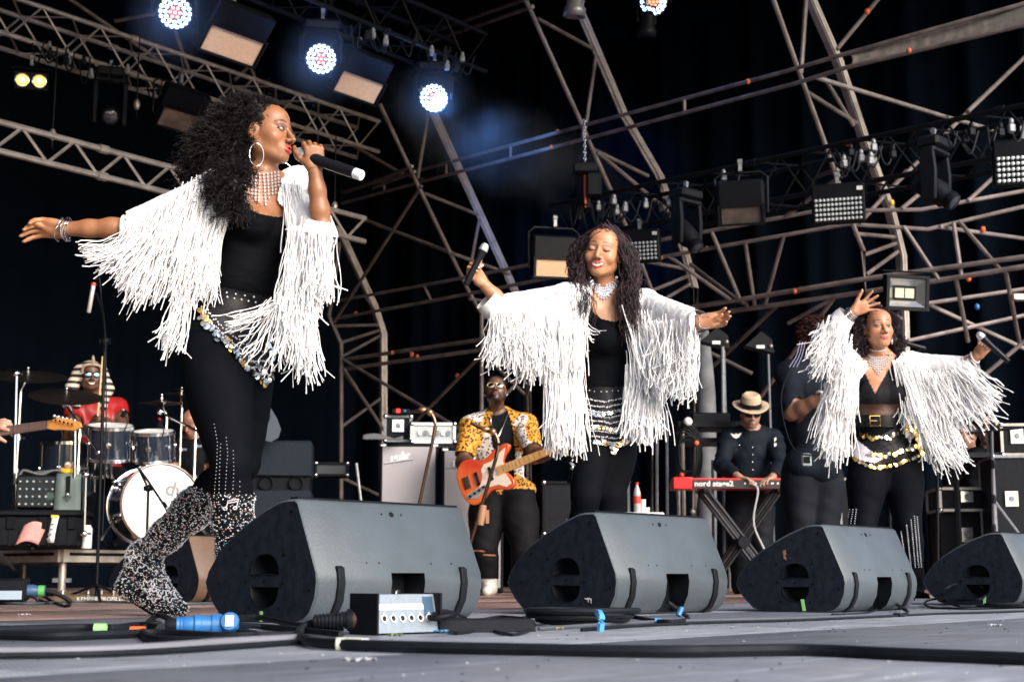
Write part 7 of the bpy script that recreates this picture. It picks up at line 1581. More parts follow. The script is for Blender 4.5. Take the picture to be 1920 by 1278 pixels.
# two crew members low at the right edge
for lb, x, y, fc, hr, sd in (('crew member in profile facing left, low at the right behind the fringe', 1812, 818, (-.95, -.3, -.05), M_hair, 11), ('crew member in a beige cap beside the flight case at the right', 1852, 806, (-.5, -.85, 0), M_hair, 12)):
    Yc = 13.2 if sd == 11 else 12.6
    t, Hh, HM, hd, *_ = figure(lb, dict(Y=Yc, hd=(x, y, Yc-.05), face=fc, N=(x+6, y+35, Yc), C=(x+8, y+80, Yc), Wa=(x+8, y+120, Yc), P=(x+8, y+155, Yc), side=(.9, .2, 0), w=1.1, skin=(.30, .15, .11), Rs=(x-25, y+52, Yc), Re=(x-32, y+100, Yc), Rw=(x-25, y+140, Yc-.2), Ls=(x+42, y+52, Yc), Le=(x+45, y+100, Yc), Lw=(x+40, y+140, Yc-.2), sleeve=.9, shirt=M_tee, pants=M_tee), sd)
    Hs = Sdf(); L = HL(hd, HM, 1.06); Hs.ell(L(0, -.025, .04), (.085, .10, .085), HM, .02)
    if sd == 11: cloth(Hs, 'hair', t, M_hair, 0, .007, lambda c: ((c-hd)@HM)[:, 1] < .03+.3*((c-hd)@HM)[:, 2])
    else:
        cp = TW('cap', 'beige baseball cap on the crew member at the right', 'cap', hd); V, Fq = iso(Hs, .007, keep=lambda c: ((c-hd)@HM)[:, 2] > .035); npobj('crown', V, Fq, mat('beige_cap', (.42, .36, .27), .8), cp); b = B(); b.add([L(-.07, .06, .045), L(-.05, .13, .04), L(0, .155, .038), L(.05, .13, .04), L(.07, .06, .045), L(0, .07, .055)], [(0, 1, 5), (1, 2, 5), (2, 3, 5), (3, 4, 5)]); o = b.obj('peak', MC['beige_cap'], cp); o.modifiers.new('s', 'SOLIDIFY').thickness = .004
# ------------------------------------------------------------ riser, drums and back line
AX = np.stack([E1, -E2, UZ], 1)      # stage aligned axes: x along the front, y upstage, z up
I3 = np.eye(3)
def zrot(a): return rotm(0, 0, a)
def axz(d):                      # matrix whose z column is d
    A = frame(nrm(d)); return np.stack([A[:, 0], A[:, 2], A[:, 1]], 1)
def riser():
    c = W(117, 1028, 10.4); h = c[2]; o = np.array((c[0], c[1], 0)); t = TW('drum_riser', 'low silver edged platform under the drum kit', 'drum riser', o)
    Lx, Ly = 3.7, 2.6
    b = B(); b.box((Lx/2, Ly/2, h-.012), (Lx-.04, Ly-.04, .024), AX, o); b.obj('deck_board', mat('dark_deck_board', (.035, .035, .04), .5), t)
    for a, s_ in (((Lx/2, .0, h-.05), (Lx, .04, .09)), ((Lx/2, Ly, h-.05), (Lx, .04, .09)), ((.0, Ly/2, h-.05), (.04, Ly-.045, .09)), ((Lx, Ly/2, h-.05), (.04, Ly-.045, .09))):
        b = B(); b.box(a, s_, AX, o); ob = b.obj('edge_beam', M_alu, t)
        if s_[1] < .1: b = B(); b.box((a[0], a[1]-.022, a[2]+.012), (s_[0]-.1, .004, .022), AX, o); b.obj('beam_groove', M_black, ob)
        else: b = B(); b.box((a[0]-.022, a[1], a[2]+.012), (.004, s_[1]-.1, .022), AX, o); b.obj('beam_groove', M_black, ob)
    for x, y in ((.06, .08), (1.22, .08), (2.44, .08), (3.6, .08), (.06, 2.5), (3.6, 2.5), (1.22, 2.5)):
        b = B(); q = o+AX@np.array((x, y, 0)); b.tube(q+UZ*.0, q+UZ*(h-.095), .028, 10); lg = b.obj('leg', M_alu, t)
        b = B(); b.lathe([(.05, 0), (.05, .01), (.036, .02), (.036, .05)], 10, None, q); b.box(q+UZ*.12, (.13, .03, .03)); b.obj('leg_clamp', M_grey, lg)
    return h
RH = riser()
M_shell = mat('black_sparkle_shell', (.02, .03, .05), .15, .2, .4, 300, coat=1); M_head = mat('white_drum_head', (.78, .78, .76), .45, 0, .06, 12); M_hoop = mat('amber_hoop', (.20, .085, .05), .3, coat=.6); M_cym = mat('dark_bronze_cymbal', (.035, .030, .026), .35, .8, .3, 40)
KIT = 'drums and cymbals of the drum kit'
def drum(label, c, d, rad, dep, lugs=8, front=None, shell=M_shell, hoop=M_chrome):
    """c = centre of the struck head, d = direction out of that head"""
    t = TW('drum', label, 'drum', c, KIT); A = axz(d); c = np.asarray(c)
    B().lathe([(rad, -dep), (rad, 0)], 32, A, c, False).obj('shell', shell, t)
    for z, nm in ((0, 'head'), (-dep, 'bottom_head')):
        B().lathe([(rad*.985, z-.002), (rad*.98, z+.003), (.001, z+.004)] if z == 0 else [(rad*.98, z), (.001, z-.003)], 32, A, c, False).obj(nm, M_head if z == 0 or front is None else M_black, t)
        B().lathe([(rad+.004, z-.012), (rad+.010, z-.012), (rad+.010, z+.012), (rad+.002, z+.014), (rad+.002, z-.012)], 32, A, c, False).obj('hoop', hoop if z == 0 else M_chrome, t)
    for k in range(lugs):
        a = (k+.5)/lugs*2*pi; q = c+A@np.array((math.cos(a)*(rad+.010), math.sin(a)*(rad+.010), 0)); b = B(); b.tube(q, q-A[:, 2]*dep, .004, 5); b.obj('tension_rod', M_chrome, t)
        b = B(); b.lathe([(.001, -.006), (.022, -.004), (.022, .006), (.001, .010)], 10, axz(A@np.array((math.cos(a), math.sin(a), 0))), q-A[:, 2]*dep*.5, False); b.obj('lug', M_chrome, t)
    return t, A, c
bdc = W(302, 944, 10.35); bd, A, c = drum('bass drum with white front head and amber hoop', bdc, nrm(E2*.85-np.array((.1, .5, 0))), .285, .46, 8, True, hoop=M_hoop)
o = text('dw', .15, 'logo', mat('grey_print', (.22, .22, .22), .6), bd, (0, 0, 0), (0, 0, 0), .0008, bold=.004); A_ = A.copy(); zz = A[:, 2]; yy_ = nrm(UZ-zz*(UZ@zz)); xx = np.cross(yy_, zz)
o.matrix_basis = Matrix.Translation((xx*.115+yy_*.095+zz*.008).tolist()) @ Matrix(np.stack([xx, yy_, zz], 1).tolist()).to_4x4() @ Matrix.Rotation(R(-14), 4, 'Z')
for sgn in (-1, 1): b = B(); q = c-zz*.2+xx*sgn*.26; b.path([q-UZ*.08, q+xx*sgn*.10+zz*.1-UZ*.2, q+xx*sgn*.14+zz*.14-UZ*.262], .008, 6); b.obj('spur', M_chrome, bd)
tm, A, c = drum('left rack tom with white dots of chrome lugs', W(207, 800, 10.7), nrm((.05, -.22, 1)), .165, .24, 6); drum('right rack tom, smaller and nearer the bass drum', W(288, 811, 10.75), nrm((.0, -.22, 1)), .150, .21, 6); drum('floor tom at the left of the drum kit, largely behind the cymbal stand', W(128, 832, 10.9), nrm((0, -.05, 1)), .20, .38, 6); drum('snare drum low behind the grey flap of the amplifier', W(165, 862, 11.1), nrm((0, -.1, 1)), .17, .13, 8)
for x0 in ((207, 800), (288, 811)):
    q = W(x0[0], x0[1]+58, 10.78); tt = TW('tom_mount', 'chrome arm holding the %s rack tom above the bass drum' % ('left' if x0[0] == 207 else 'right'), 'drum hardware', q); b = B(); b.path([q, W(x0[0]+8, 905, 10.6), W(262, 925, 10.5)], .011, 6, 3); b.obj('arm', M_chrome, tt); b = B(); b.ball(W(x0[0]+8, 903, 10.6), .022); b.obj('clamp', M_chrome, tt)
def cymbal(label, c, tilt, rad, base, arm=None, hh=False):
    t = TW('cymbal_stand', label, 'cymbal', (base[0], base[1], RH), KIT); A = axz(tilt); c = np.asarray(c); pr = [(.001, .018), (.03, .016), (.05, .004), (rad*.6, -.004), (rad, -.014), (rad, -.016), (rad*.6, -.006), (.05, .001), (.001, .012)]
    B().lathe(pr, 40, A, c, False).obj('cymbal', M_cym, t)
    if hh: B().lathe([(r, -.03-z) for r, z in pr[:5]], 40, A, c, False).obj('lower_cymbal', M_cym, t)
    bx = np.array((base[0], base[1], RH)); el = arm if arm is not None else np.array((bx[0], bx[1], c[2]-.12))
    b = B(); b.tube(bx+UZ*.06, np.array((bx[0], bx[1], el[2])), .0125, 8); b.obj('tube', M_chrome, t)
    b = B(); b.tube(np.array((bx[0], bx[1], el[2])), c-A[:, 2]*.02, .008, 6); b.tube(c-A[:, 2]*.02, c+A[:, 2]*.05, .005, 6); b.obj('upper_rod', M_chrome, t)
    b = B(); b.ball(c+A[:, 2]*.05, .013); b.lathe([(.014, -.02), (.014, 0)], 8, A, c+A[:, 2]*.035); b.obj('wing_nut', M_chrome, t)
    for z in (.30, .60, .85):
        if RH+z < el[2]: b = B(); q = np.array((bx[0], bx[1], RH+z)); b.lathe([(.020, -.02), (.020, .02)], 8, None, q); b.box(q+np.array((.03, 0, 0)), (.05, .012, .02)); b.obj('height_clamp', M_chrome, t)
    for k in range(3): a = k*2.09+.4; b = B(); b.tube(bx+UZ*.26, bx+np.array((math.cos(a)*.28, math.sin(a)*.28, .012)), .009, 6); b.obj('leg', M_chrome, t)
    return t
cymbal('large dark cymbal cut by the left edge, highest of the kit', W(52, 702, 10.9), (.08, -.28, 1), .30, W(24, 1000, 10.9))
cymbal('large dark tilted cymbal in front of the drummer', W(124, 740, 10.6), (.12, -.34, 1), .27, W(140, 1000, 10.7), W(146, 805, 10.7))
cymbal('hi-hat pair of cymbals with chrome stand right of the rack toms', W(303, 752, 11.3), (0, -.05, 1), .17, W(304, 1000, 11.3), hh=True)
cymbal('small dark cymbal at the right of the kit, tilted', W(340, 738, 11.9), (.1, -.1, 1), .19, W(332, 1000, 11.9))
cymbal('rear dark cymbal beside the thigh of the singer', W(362, 728, 11.6), (.05, -.12, 1), .16, W(360, 1000, 11.6))
def boomarm(label, pts, r=.010, m=M_chrome, blob=True):
    t = TW('boom_arm', label, 'drum hardware', pts[0]); b = B(); b.path(pts, r, 7); b.obj('rod', m, t)
    if blob:
        for p in (pts[0], pts[-1]): b = B(); b.ball(p, .026); b.box(np.asarray(p)+np.array((.03, 0, .0)), (.04, .014, .014)); b.obj('clamp', M_chrome, t)
boomarm('long chrome boom arm sloping down to the right of the toms', [W(300, 772, 10.9), W(397, 822, 10.7)])
boomarm('short chrome arm crossing the left rack tom', [W(122, 758, 10.5), W(185, 848, 10.4)])
boomarm('chrome rack post standing left of the rack toms', [W(140, 795, 10.3), W(138, 960, 10.3)], .013); boomarm('chrome rack post at the left edge behind the guitar neck', [W(30, 700, 10.4), W(24, 960, 10.3)], .014)
boomarm('short chrome post low beside the bass drum', [W(160, 890, 10.2), W(157, 1000, 10.2)], .012)
def micstand(label, base, pts, head, hd_dir, hm=M_black, zf=0., tripod=True, r=.009, headlen=.17, m=M_black, clip=None, hr=.013):
    t = TW('microphone_stand', label, 'microphone stand', (base[0], base[1], zf)); b0 = np.array((base[0], base[1], zf)); top = np.asarray(pts[0])
    b = B(); b.tube(b0+UZ*.03, top, r, 8); b.obj('pole', m, t)
    if tripod:
        for k in range(3): a = k*2.09+.9; b = B(); b.tube(b0+UZ*.10, b0+np.array((math.cos(a)*.24, math.sin(a)*.24, .01)), .008, 6); b.obj('leg', m, t)
    else: B().lathe([(.125, 0), (.125, .014), (.05, .022), (.02, .035), (.001, .035)], 24, None, b0, False).obj('round_base', m, t)
    if len(pts) > 1: b = B(); b.path(pts, r*.85, 6, 4 if len(pts) > 2 else 0); b.obj('boom', m, t); b = B(); b.ball(top, .026); b.lathe([(.018, -.03), (.018, .03)], 8, rotm(0, pi/2, 0), top); b.obj('boom_clutch', m, t)
    if head is not None:
        d = nrm(hd_dir); A = axz(d); h = np.asarray(head)
        B().lathe([(.001, -.002), (hr*.8, 0), (hr, .012), (hr, headlen*.5)], 12, A, h, False).obj('microphone_grille', clip or M_grille, t)
        B().lathe([(hr, headlen*.5), (hr*.95, headlen), (hr*.7, headlen+.006)], 12, A, h).obj('microphone_body', hm, t)
    return t
s1 = micstand('tall black boom stand with pencil microphone, left of the singer', W(186, 1005, 8.2), [W(197, 640, 8.2), W(193, 590, 8.1), W(180, 550, 8.0)], W(176, 530, 7.98), W(168, 575, 7.98)-W(176, 530, 7.98), mat('pale_mic_body', (.4, .36, .34), .4, .3), r=.010)
b = B(); b.path([W(178, 525, 7.96), W(186, 522, 7.96), W(190, 560, 7.98), W(197, 640, 8.18), W(199, 800, 8.18), W(192, 1000, 8.18)], .004, 5, 6); b.obj('cable', M_rubber, s1)
b = B(); b.lathe([(.015, -.008), (.015, .008)], 10, axz(W(168, 575, 7.98)-W(176, 530, 7.98)), W(175.5, 533, 7.98)); b.obj('red_band', M_red, s1)
micstand('small black stand with microphone aimed at the bass drum', W(276, 1018, 9.9), [W(278, 915, 9.9), W(262, 880, 9.9), W(300, 935, 9.85), W(318, 965, 9.8)], W(318, 962, 9.8), (-.2, .1, .3), zf=0., r=.010, headlen=.09)
for x, y, Y, lb in ((232, 775, 10.5, 'small microphone clipped over the left rack tom'), (300, 792, 10.6, 'small microphone clipped over the right rack tom'), (375, 760, 11.2, 'small red ringed microphone by the rear cymbals'), (110, 800, 10.5, 'small microphone clipped over the floor tom')):
    q = W(x, y, Y); t = TW('clip_microphone', lb, 'microphone', q); b = B(); b.lathe([(.016, -.03), (.018, .03)], 10, axz((.5, 0, 1)), q); b.obj('capsule', M_black, t); b = B(); b.path([q, q+np.array((.03, 0, -.06)), q+np.array((.01, 0, -.13))], .005, 5, 3); b.obj('gooseneck', M_black, t); b = B(); b.lathe([(.0185, .0), (.0185, .012)], 10, axz((.5, 0, 1)), q+UZ*.02); b.obj('ring', M_red if x in (375, 300) else M_grille, t)

# things standing at the front corner of the riser
def flat(px, py, Y, z): p = W(px, py, Y); return np.array((p[0], p[1], z))
def amp():
    p = flat(88, 1000, 10.4, 0); zc = W(88, 955, 10.4)[2]; z1 = W(88, 892, 10.4)[2]; t = TW('amplifier', 'black amplifier head with rows of knobs and a grey green flap', 'amplifier', (p[0], p[1], zc)); h = z1-zc; A = zrot(R(8)); c = np.array((p[0], p[1], zc+h/2))
    b = B(); b.rbox((0, 0, 0), (.42, .24, h), .012, A, c); b.obj('body', M_blackp, t)
    b = B(); b.box((-.03, -.1215, 0), (.34, .004, h*.86), A, c); b.obj('front_panel', mat('dark_amp_panel', (.02, .025, .028), .4), t)
    for i in range(7):
        for j in range(4): b = B(); b.lathe([(.009 if j % 2 else .006, 0), (.007, .012)], 8, A@rotm(pi/2, 0, 0), A@np.array((-.18+.045*i, -.123, -h*.36+h*.22*j))+c); b.obj('knob', M_grille if (i+j) % 3 else M_chrome, t)
    b = B(); b.box((.06, -.124, -.03), (.11, .003, .05), A, c); b.obj('screen', mat('dim_green_screen', (.05, .09, .08), .2), t)
    M_flap = mat('grey_green_leather', (.12, .16, .15), .55, 0, .15, 20); b = B(); G = np.array([[A@np.array((.07+.17*u+.02*v*(u-.5), -.13-.03*v-.008*math.sin(v*6), h/2+.01-(h+.05)*v))+c for u in np.linspace(0, 1, 5)] for v in np.linspace(0, 1, 8)]); b.grid(G); o = b.obj('flap', M_flap, t, ang=None); o.modifiers.new('s', 'SOLIDIFY').thickness = .008
    b = B(); b.box((.155, -.15, h*.18), (.03, .006, .14), A, c); b.obj('strap', M_black, o); b = B(); b.ball(A@np.array((.155, -.16, -.02))+c, .014); b.obj('snap', M_silver, o)
    b = B(); z = -h*.22; b.path([A@np.array(q)+c for q in ((.125, -.166, z+.02), (.155, -.168, z-.02), (.185, -.166, z+.02))], .003, 4); b.path([A@np.array(q)+c for q in ((.14, -.166, z+.02), (.155, -.168, z), (.17, -.166, z+.02))], .003, 4); b.obj('stitched_emblem', M_black, o, stuff=True)
    # towel
    tt = TW('towel', 'crumpled grey towel lying on top of the amplifier', 'towel', c+UZ*h/2); b = B(); G = np.array([[A@np.array((-.24+.34*u, -.10+.2*v, h/2+.014+.018*abs(math.sin(u*5+v*3))+.012*math.sin(v*8+u*9)-(.09*max(0, .18-u)*5 if True else 0)))+c for v in np.linspace(0, 1, 10)] for u in np.linspace(0, 1, 22)]); b.grid(G); o = b.obj('cloth', mat('grey_towel', (.13, .13, .14), .95, 0, .2, 60, .5, 150), tt, ang=None); o.modifiers.new('s', 'SOLIDIFY').thickness = .012
    # rubber duck
    q = A@np.array((.13, -.07, h/2+.028))+c; td = TW('rubber_duck', 'small yellow toy duck with pale head on the corner of the amplifier', 'toy duck', q); My = mat('yellow_rubber', (.72, .42, .02), .4); S = Sdf(); S.ell(q+UZ*.0, (.045, .035, .024), None, .01); S.ell(q+np.array((.035, 0, .018)), (.02, .012, .008), None, .01); S.ell(q+np.array((-.035, 0, .016)), (.018, .016, .012), None, .015); V, Fq = iso(S, .005); npobj('body', V, Fq, My, td); S = Sdf(); S.ell(q+np.array((.005, -.003, .046)), .026); V, Fq = iso(S, .005); npobj('head', V, Fq, mat('cream_rubber', (.7, .6, .5), .5), td); b = B(); b.ball(q+np.array((.012, -.028, .044)), (.014, .012, .005)); b.obj('beak', M_orange, td)
    # hard case beneath
    zb = RH; hc = zc-zb-.005; tc_ = TW('equipment_case', 'black ribbed plastic case under the amplifier by the drums', 'case', (c[0]-.05, c[1], zb)); cc = np.array((c[0]-.02, c[1], zb+hc/2)); b = B(); b.rbox((0, 0, -.02), (.62, .36, hc-.05), .02, A, cc); b.obj('body', M_blackp, tc_); b = B(); b.rbox((0, 0, hc/2-.028), (.64, .38, .05), .015, A, cc); b.obj('lid', M_blackp, tc_)
    for x in (-.2, .02, .22): b = B(); b.rbox((x, -.19, .04), (.06, .02, .09), .005, A, cc); b.obj('latch', M_black, tc_)
    for x in np.linspace(-.27, .27, 9): b = B(); b.box((x, -.184, -.045), (.012, .012, hc-.12), A, cc); b.obj('rib', M_blackp, tc_)
    M_pink = mat('pink_striped_cloth', (.70, .30, .28), .8, 0, .25, 90); b = B(); G = np.array([[A@np.array((-.11+.16*u-.05*v, -.20-.02*math.sin(u*4)-.02*v, .02-.14*v+.03*math.sin(u*3)))+cc for u in np.linspace(0, 1, 10)] for v in np.linspace(0, 1, 8)]); b.grid(G); tp = TW('pink_cloth', 'crumpled pink striped cloth hanging on the front of the black case', 'cloth', cc); o = b.obj('cloth', M_pink, tp, ang=None); o.modifiers.new('s', 'SOLIDIFY').thickness = .004
    tl_ = TW('label_strip', 'white printed luggage label with yellow end hanging on the black case', 'label', cc); b = B(); G = np.array([[A@np.array((.06+.045*u+.03*(1-v), -.215-.015*math.sin(v*4), .09-.19*v))+cc for u in np.linspace(0, 1, 3)] for v in np.linspace(0, 1, 8)]); b.grid(G); o = b.obj('strip', M_white, tl_, ang=None); o.modifiers.new('s', 'SOLIDIFY').thickness = .002
    for k in range(4): b = B(); b.box((.093-.007*k, -.231, .03-.035*k), (.026, .003, .010), A, cc); b.obj('print_line', M_grey, tl_)
    b = B(); b.box((.105, -.218, .085), (.05, .006, .02), A, cc); b.obj('yellow_end', M_yellow, tl_)
    q = flat(162, 1025, 10.3, RH); ts = TW('spray_can', 'plain white spray can standing on the edge of the riser', 'can', q); b = B(); zt = W(162, 984, 10.3)[2]-RH; b.lathe([(.034, 0), (.036, .006), (.036, zt*.86), (.026, zt*.93), (.024, zt)], 16, None, q); b.obj('can_body', M_white, ts)
amp()
def powerbox():
    q = Wz(2, 1133, 0); A = zrot(R(12)); t = TW('power_box', 'blue black power box at the left edge with a green ringed plug', 'power box', q); b = B(); b.rbox((.0, 0, .075), (.26, .16, .12), .012, A, q); b.obj('body', M_blackp, t); b = B(); b.box((0, -.083, .05), (.22, .004, .045), A, q); b.obj('pale_panel', mat('pale_blue_panel', (.35, .45, .55), .4), t)
    c = q+A@np.array((.13, -.02, .07)); B().lathe([(.034, 0), (.034, .03), (.028, .05), (.028, .09)], 14, A@rotm(0, pi/2, 0), c).obj('blue_socket', mat('dark_blue_plug', (.04, .10, .2), .4), t); B().lathe([(.030, .055), (.030, .085)], 14, A@rotm(0, pi/2, 0), c).obj('green_ring', mat('bright_green', (.10, .42, .08), .5), t); b = B(); b.path([c+A@np.array((.09, 0, 0)), c+A@np.array((.16, .0, -.02)), c+A@np.array((.22, .0, -.055))], .012, 7, 4); b.obj('plug_cable', M_rubber, t)
    b = B(); b.path([c+A@np.array((.02, -.05, -.06+.035*math.cos(a)))+A@np.array((.04*math.sin(a), 0, 0)) for a in np.linspace(0, 2*pi, 15)], .008, 6); b.obj('cable_loop', M_rubber, t)
powerbox()
def pedal():
    q = Wz(182, 1129, 0); A = zrot(R(8)); t = TW('pedal_board', 'long brown foot controller with silver buttons and white lettering at the floor by the riser', 'pedal board', q); b = B(); b.prism([(0, 0), (.14, 0), (.14, .065), (0, .035)], .52, A@np.array(((0, 0, 1), (1, 0, 0), (0, 1, 0)), float), q+A@np.array((-.24, 0, 0))); b.obj('body', mat('brown_pedal_steel', (.14, .09, .05), .5), t, bevel=.004)
    for k in range(7): b = B(); b.lathe([(.010, 0), (.010, .02), (.001, .024)], 8, A, q+A@np.array((-.2+.07*k, .05+.03*(k % 2), .046))); b.obj('foot_button', M_chrome, t)
    o = text('KEMPER PROFILER', .033, 'lettering', M_white, t, (0, 0, 0), (0, 0, 0), .0006); o.matrix_basis = Matrix.Translation((A@np.array((.02, -.0015, .019))).tolist()) @ Matrix(A.tolist()).to_4x4() @ Matrix.Rotation(pi/2, 4, 'X')
pedal()

# bass cabinets
M_gril = mat('silver_grey_grille_cloth', (.46, .43, .45), .85, 0, .08, 300, .6, 500)
def cab(label, x0, x1, ytop, Y, rz, side=.62, logo=True):
    a = W(x0, ytop, Y); h = a[2]; w_ = (x1-x0)/F*Y*1.0/abs(math.cos(rz)); o = np.array((a[0], a[1], 0)); A = zrot(rz); t = TW('speaker_cabinet', label, 'speaker cabinet', o, 'bass speaker cabinets')
    b = B(); b.rbox((w_/2, side/2, h/2+.01), (w_, side, h-.02), .012, A, o); b.obj('cabinet', M_blackp, t)
    b = B(); b.box((w_/2, -.004, h*.51), (w_-.05, .014, h*.93), A, o); b.obj('grille_cloth', M_gril, t, bevel=.004)
    for x in (.03, w_-.03):
        for z in (.03, h-.02): b = B(); b.rbox((x, .02, z), (.06, .06, .04), .012, A, o); b.obj('corner_guard', M_silver if z > .5 else M_blackp, t)
    b = B(); b.box((0-.006, side*.5, h*.6), (.012, .2, .10), A, o); b.obj('side_handle', M_black, t)
    if logo:
        m_ = mat('pale_script_badge', (.78, .78, .78), .35, .4); ob = text('aguilar', .105, 'script_badge', m_, t, (0, 0, 0), (0, 0, 0), .004, shear=.35, bold=.0035); c = A@np.array((.17 if w_ > .4 else .13, -.014, h-.12)); ob.matrix_basis = Matrix.Translation(c.tolist()) @ Matrix(A.tolist()).to_4x4() @ Matrix.Rotation(pi/2, 4, 'X') @ Matrix.Rotation(R(10), 4, 'Z'); ob.scale = (.62, 1, 1)
        b = B(); b.path([c+o+A@np.array(q) for q in ((-.12, -.004, -.055), (.0, -.004, -.035), (.12, -.004, -.02))], .007, 5, 4); b.obj('badge_underline', m_, t)
    return t, o, A, w_, h
cb1 = cab('tall grey fronted bass cabinet at the left, script badge in its upper corner', 712, 822, 830, 12.2, R(4), .75)
cb2 = cab('second grey fronted bass cabinet, half behind the bass player', 828, 944, 838, 12.0, R(3), .6)
b = B(); b.path([W(668, 868, 11.6), W(672, 900, 11.6), W(684, 944, 11.6)], .012, 6); tt = TW('cable_pole', 'thin pale pole leaning before the black side of the left cabinet', 'pole', W(684, 1090, 11.6)*np.array((1, 1, 0))); b2 = B(); b2.tube(W(668, 868, 11.6), W(700, 1000, 11.6)*np.array((1, 1, 0)), .012, 6); b2.obj('rod', M_grey, tt)
def rackcase(label, px0, px1, py0, py1, Y, rz, dep=.4, metal=M_alu, latches=2, body=M_blackp, handle=True, cat='flight case'):
    a = W(px0, py1, Y); w_ = (px1-px0)/F*Y/max(.5, abs(math.cos(rz))); h = (py1-py0)/F*Y; A = zrot(rz); t = TW('flight_case', label, cat, a)
    b = B(); b.box((w_/2, dep/2, h/2), (w_-.012, dep-.012, h-.012), A, a); b.obj('panel', body, t)
    for y in (0, dep):
        for z in (0, h): b = B(); b.box((w_/2, y, z), (w_+.006, .022, .022), A, a); b.obj('edge_rail', metal, t)
        for x in (0, w_): b = B(); b.box((x, y, h/2), (.022, .0215, h-.024), A, a); b.obj('edge_rail', metal, t)
    for x in (0, w_):
        for z in (0, h): 
            b = B(); b.box((x, dep/2, z), (.0215, dep-.024, .0215), A, a); b.obj('edge_rail', metal, t)
            b = B(); b.ball(a+A@np.array((x, 0, z)), .024); b.obj('ball_corner', M_chrome, t)
    for k in range(latches):
        x = w_*(k+.5)/latches; b = B(); b.box((x, -.008, h*.62), (.10, .006, .12 if h > .3 else h*.5), A, a); o = b.obj('latch_plate', M_chrome, t); b = B(); b.lathe([(.024, 0), (.02, .012)], 10, A@rotm(pi/2, 0, 0), A@np.array((x, -.011, h*.62))+a); b.obj('latch_knob', M_grey, o)
    return t, a, A, w_, h
rk = rackcase('black rack case with grey edges on the left bass cabinet', 722, 770, 780, 826, 12.4, R(3), .4, M_grey, 1)
def topstuff():
    t, a, A, w_, h = rackcase('silver topped instrument case standing on the bass cabinets', 772, 852, 794, 828, 12.3, R(3), .4, M_silver, 0, mat('pale_grey_panel', (.48, .50, .52), .4, .3), cat='equipment case')
    for k in range(6): b = B(); b.box((.07+k*.05, -.012, h*.5), (.03, .006, .04), A, a); b.obj('panel_plate', M_grey if k % 2 else M_white, t)
    q = W(700, 822, 12.3); tt = TW('grey_cloth', 'crumpled grey cloth on the top edge of the left bass cabinet', 'cloth', q); b = B(); G = np.array([[W(680+75*u, 824-10*math.sin(pi*v)*(.5+.5*math.sin(u*6))**.5-2, 12.05+.12*v) for v in np.linspace(0, 1, 7)] for u in np.linspace(0, 1, 16)]); b.grid(G); o = b.obj('cloth', MC['grey_towel'], tt, ang=None); o.modifiers.new('s', 'SOLIDIFY').thickness = .012
    q = W(752, 772, 12.4); tr = TW('stage_box', 'small dark box with a red light on the rack case', 'box', q); b = B(); b.rbox(q, (.16, .12, .05), .01); b.obj('body', M_blackp, tr); b = B(); b.box(q+np.array((-.02, -.062, .004)), (.035, .006, .035)); b.obj('red_light', mat('red_indicator', (.8, .03, .02), .4, emit=(1, .03, .02), estr=.6), tr); b = B(); b.box(q+np.array((.04, -.062, .004)), (.02, .006, .02)); b.obj('blue_light', M_blue, tr)
topstuff()
def canestand(label, base_px, top, mid, Y, grip=None):
    t = TW('bent_pole', label, 'microphone stand', W(base_px[0], 1100, Y)*np.array((1, 1, 0))); g_ = W(base_px[0]-8, base_px[1], Y); fl_ = g_+(g_-W(*mid, Y))*(g_[2]/max(.05, (W(*mid, Y)-g_)[2])); fl_[2] = .01
    M_dk = mat('dark_copper_tube', (.10, .06, .045), .25, .9)
    b = B(); b.path([fl_, g_, W(*mid, Y)], .0115, 8); b.obj('tube', M_dk, t)
    b = B(); b.path([W(*mid, Y), W(mid[0]+4, mid[1]-28, Y), W(mid[0]-4, mid[1]-48, Y), W(mid[0]-18, mid[1]-52, Y), W(*top, Y)], [.0115, .013, .012, .014, .010], 8, 5); b.obj('curved_neck', M_dk, t)
    b = B(); b.ball(W(mid[0]-6, mid[1]-49, Y), .022); b.ball(W(mid[0]-20, mid[1]-54, Y), (.03, .018, .018)); b.obj('swivel_joint', mat('copper_joint', (.5, .25, .12), .3, .8), t, stuff=True)
    if grip: b = B(); q = W(*grip, Y); b.lathe([(.022, -.06), (.026, 0), (.022, .06)], 10, axz((.15, 0, 1)), q); b.box(q+np.array((.035, 0, -.01)), (.02, .02, .08)); b.obj('grip', mat('brown_grip', (.30, .15, .08), .6), t)
    B().lathe([(.13, 0), (.13, .012), (.03, .02), (.001, .022)], 22, None, fl_*np.array((1, 1, 0)), False).obj('round_base', M_black, t)
canestand('dark copper bent pole before the left bass cabinet', (794, 945), (768, 772), (812, 822), 9.2)
canestand('dark copper bent pole with brown grip before the bass player', (900, 985), (882, 792), (930, 858), 8.6, (903, 965))
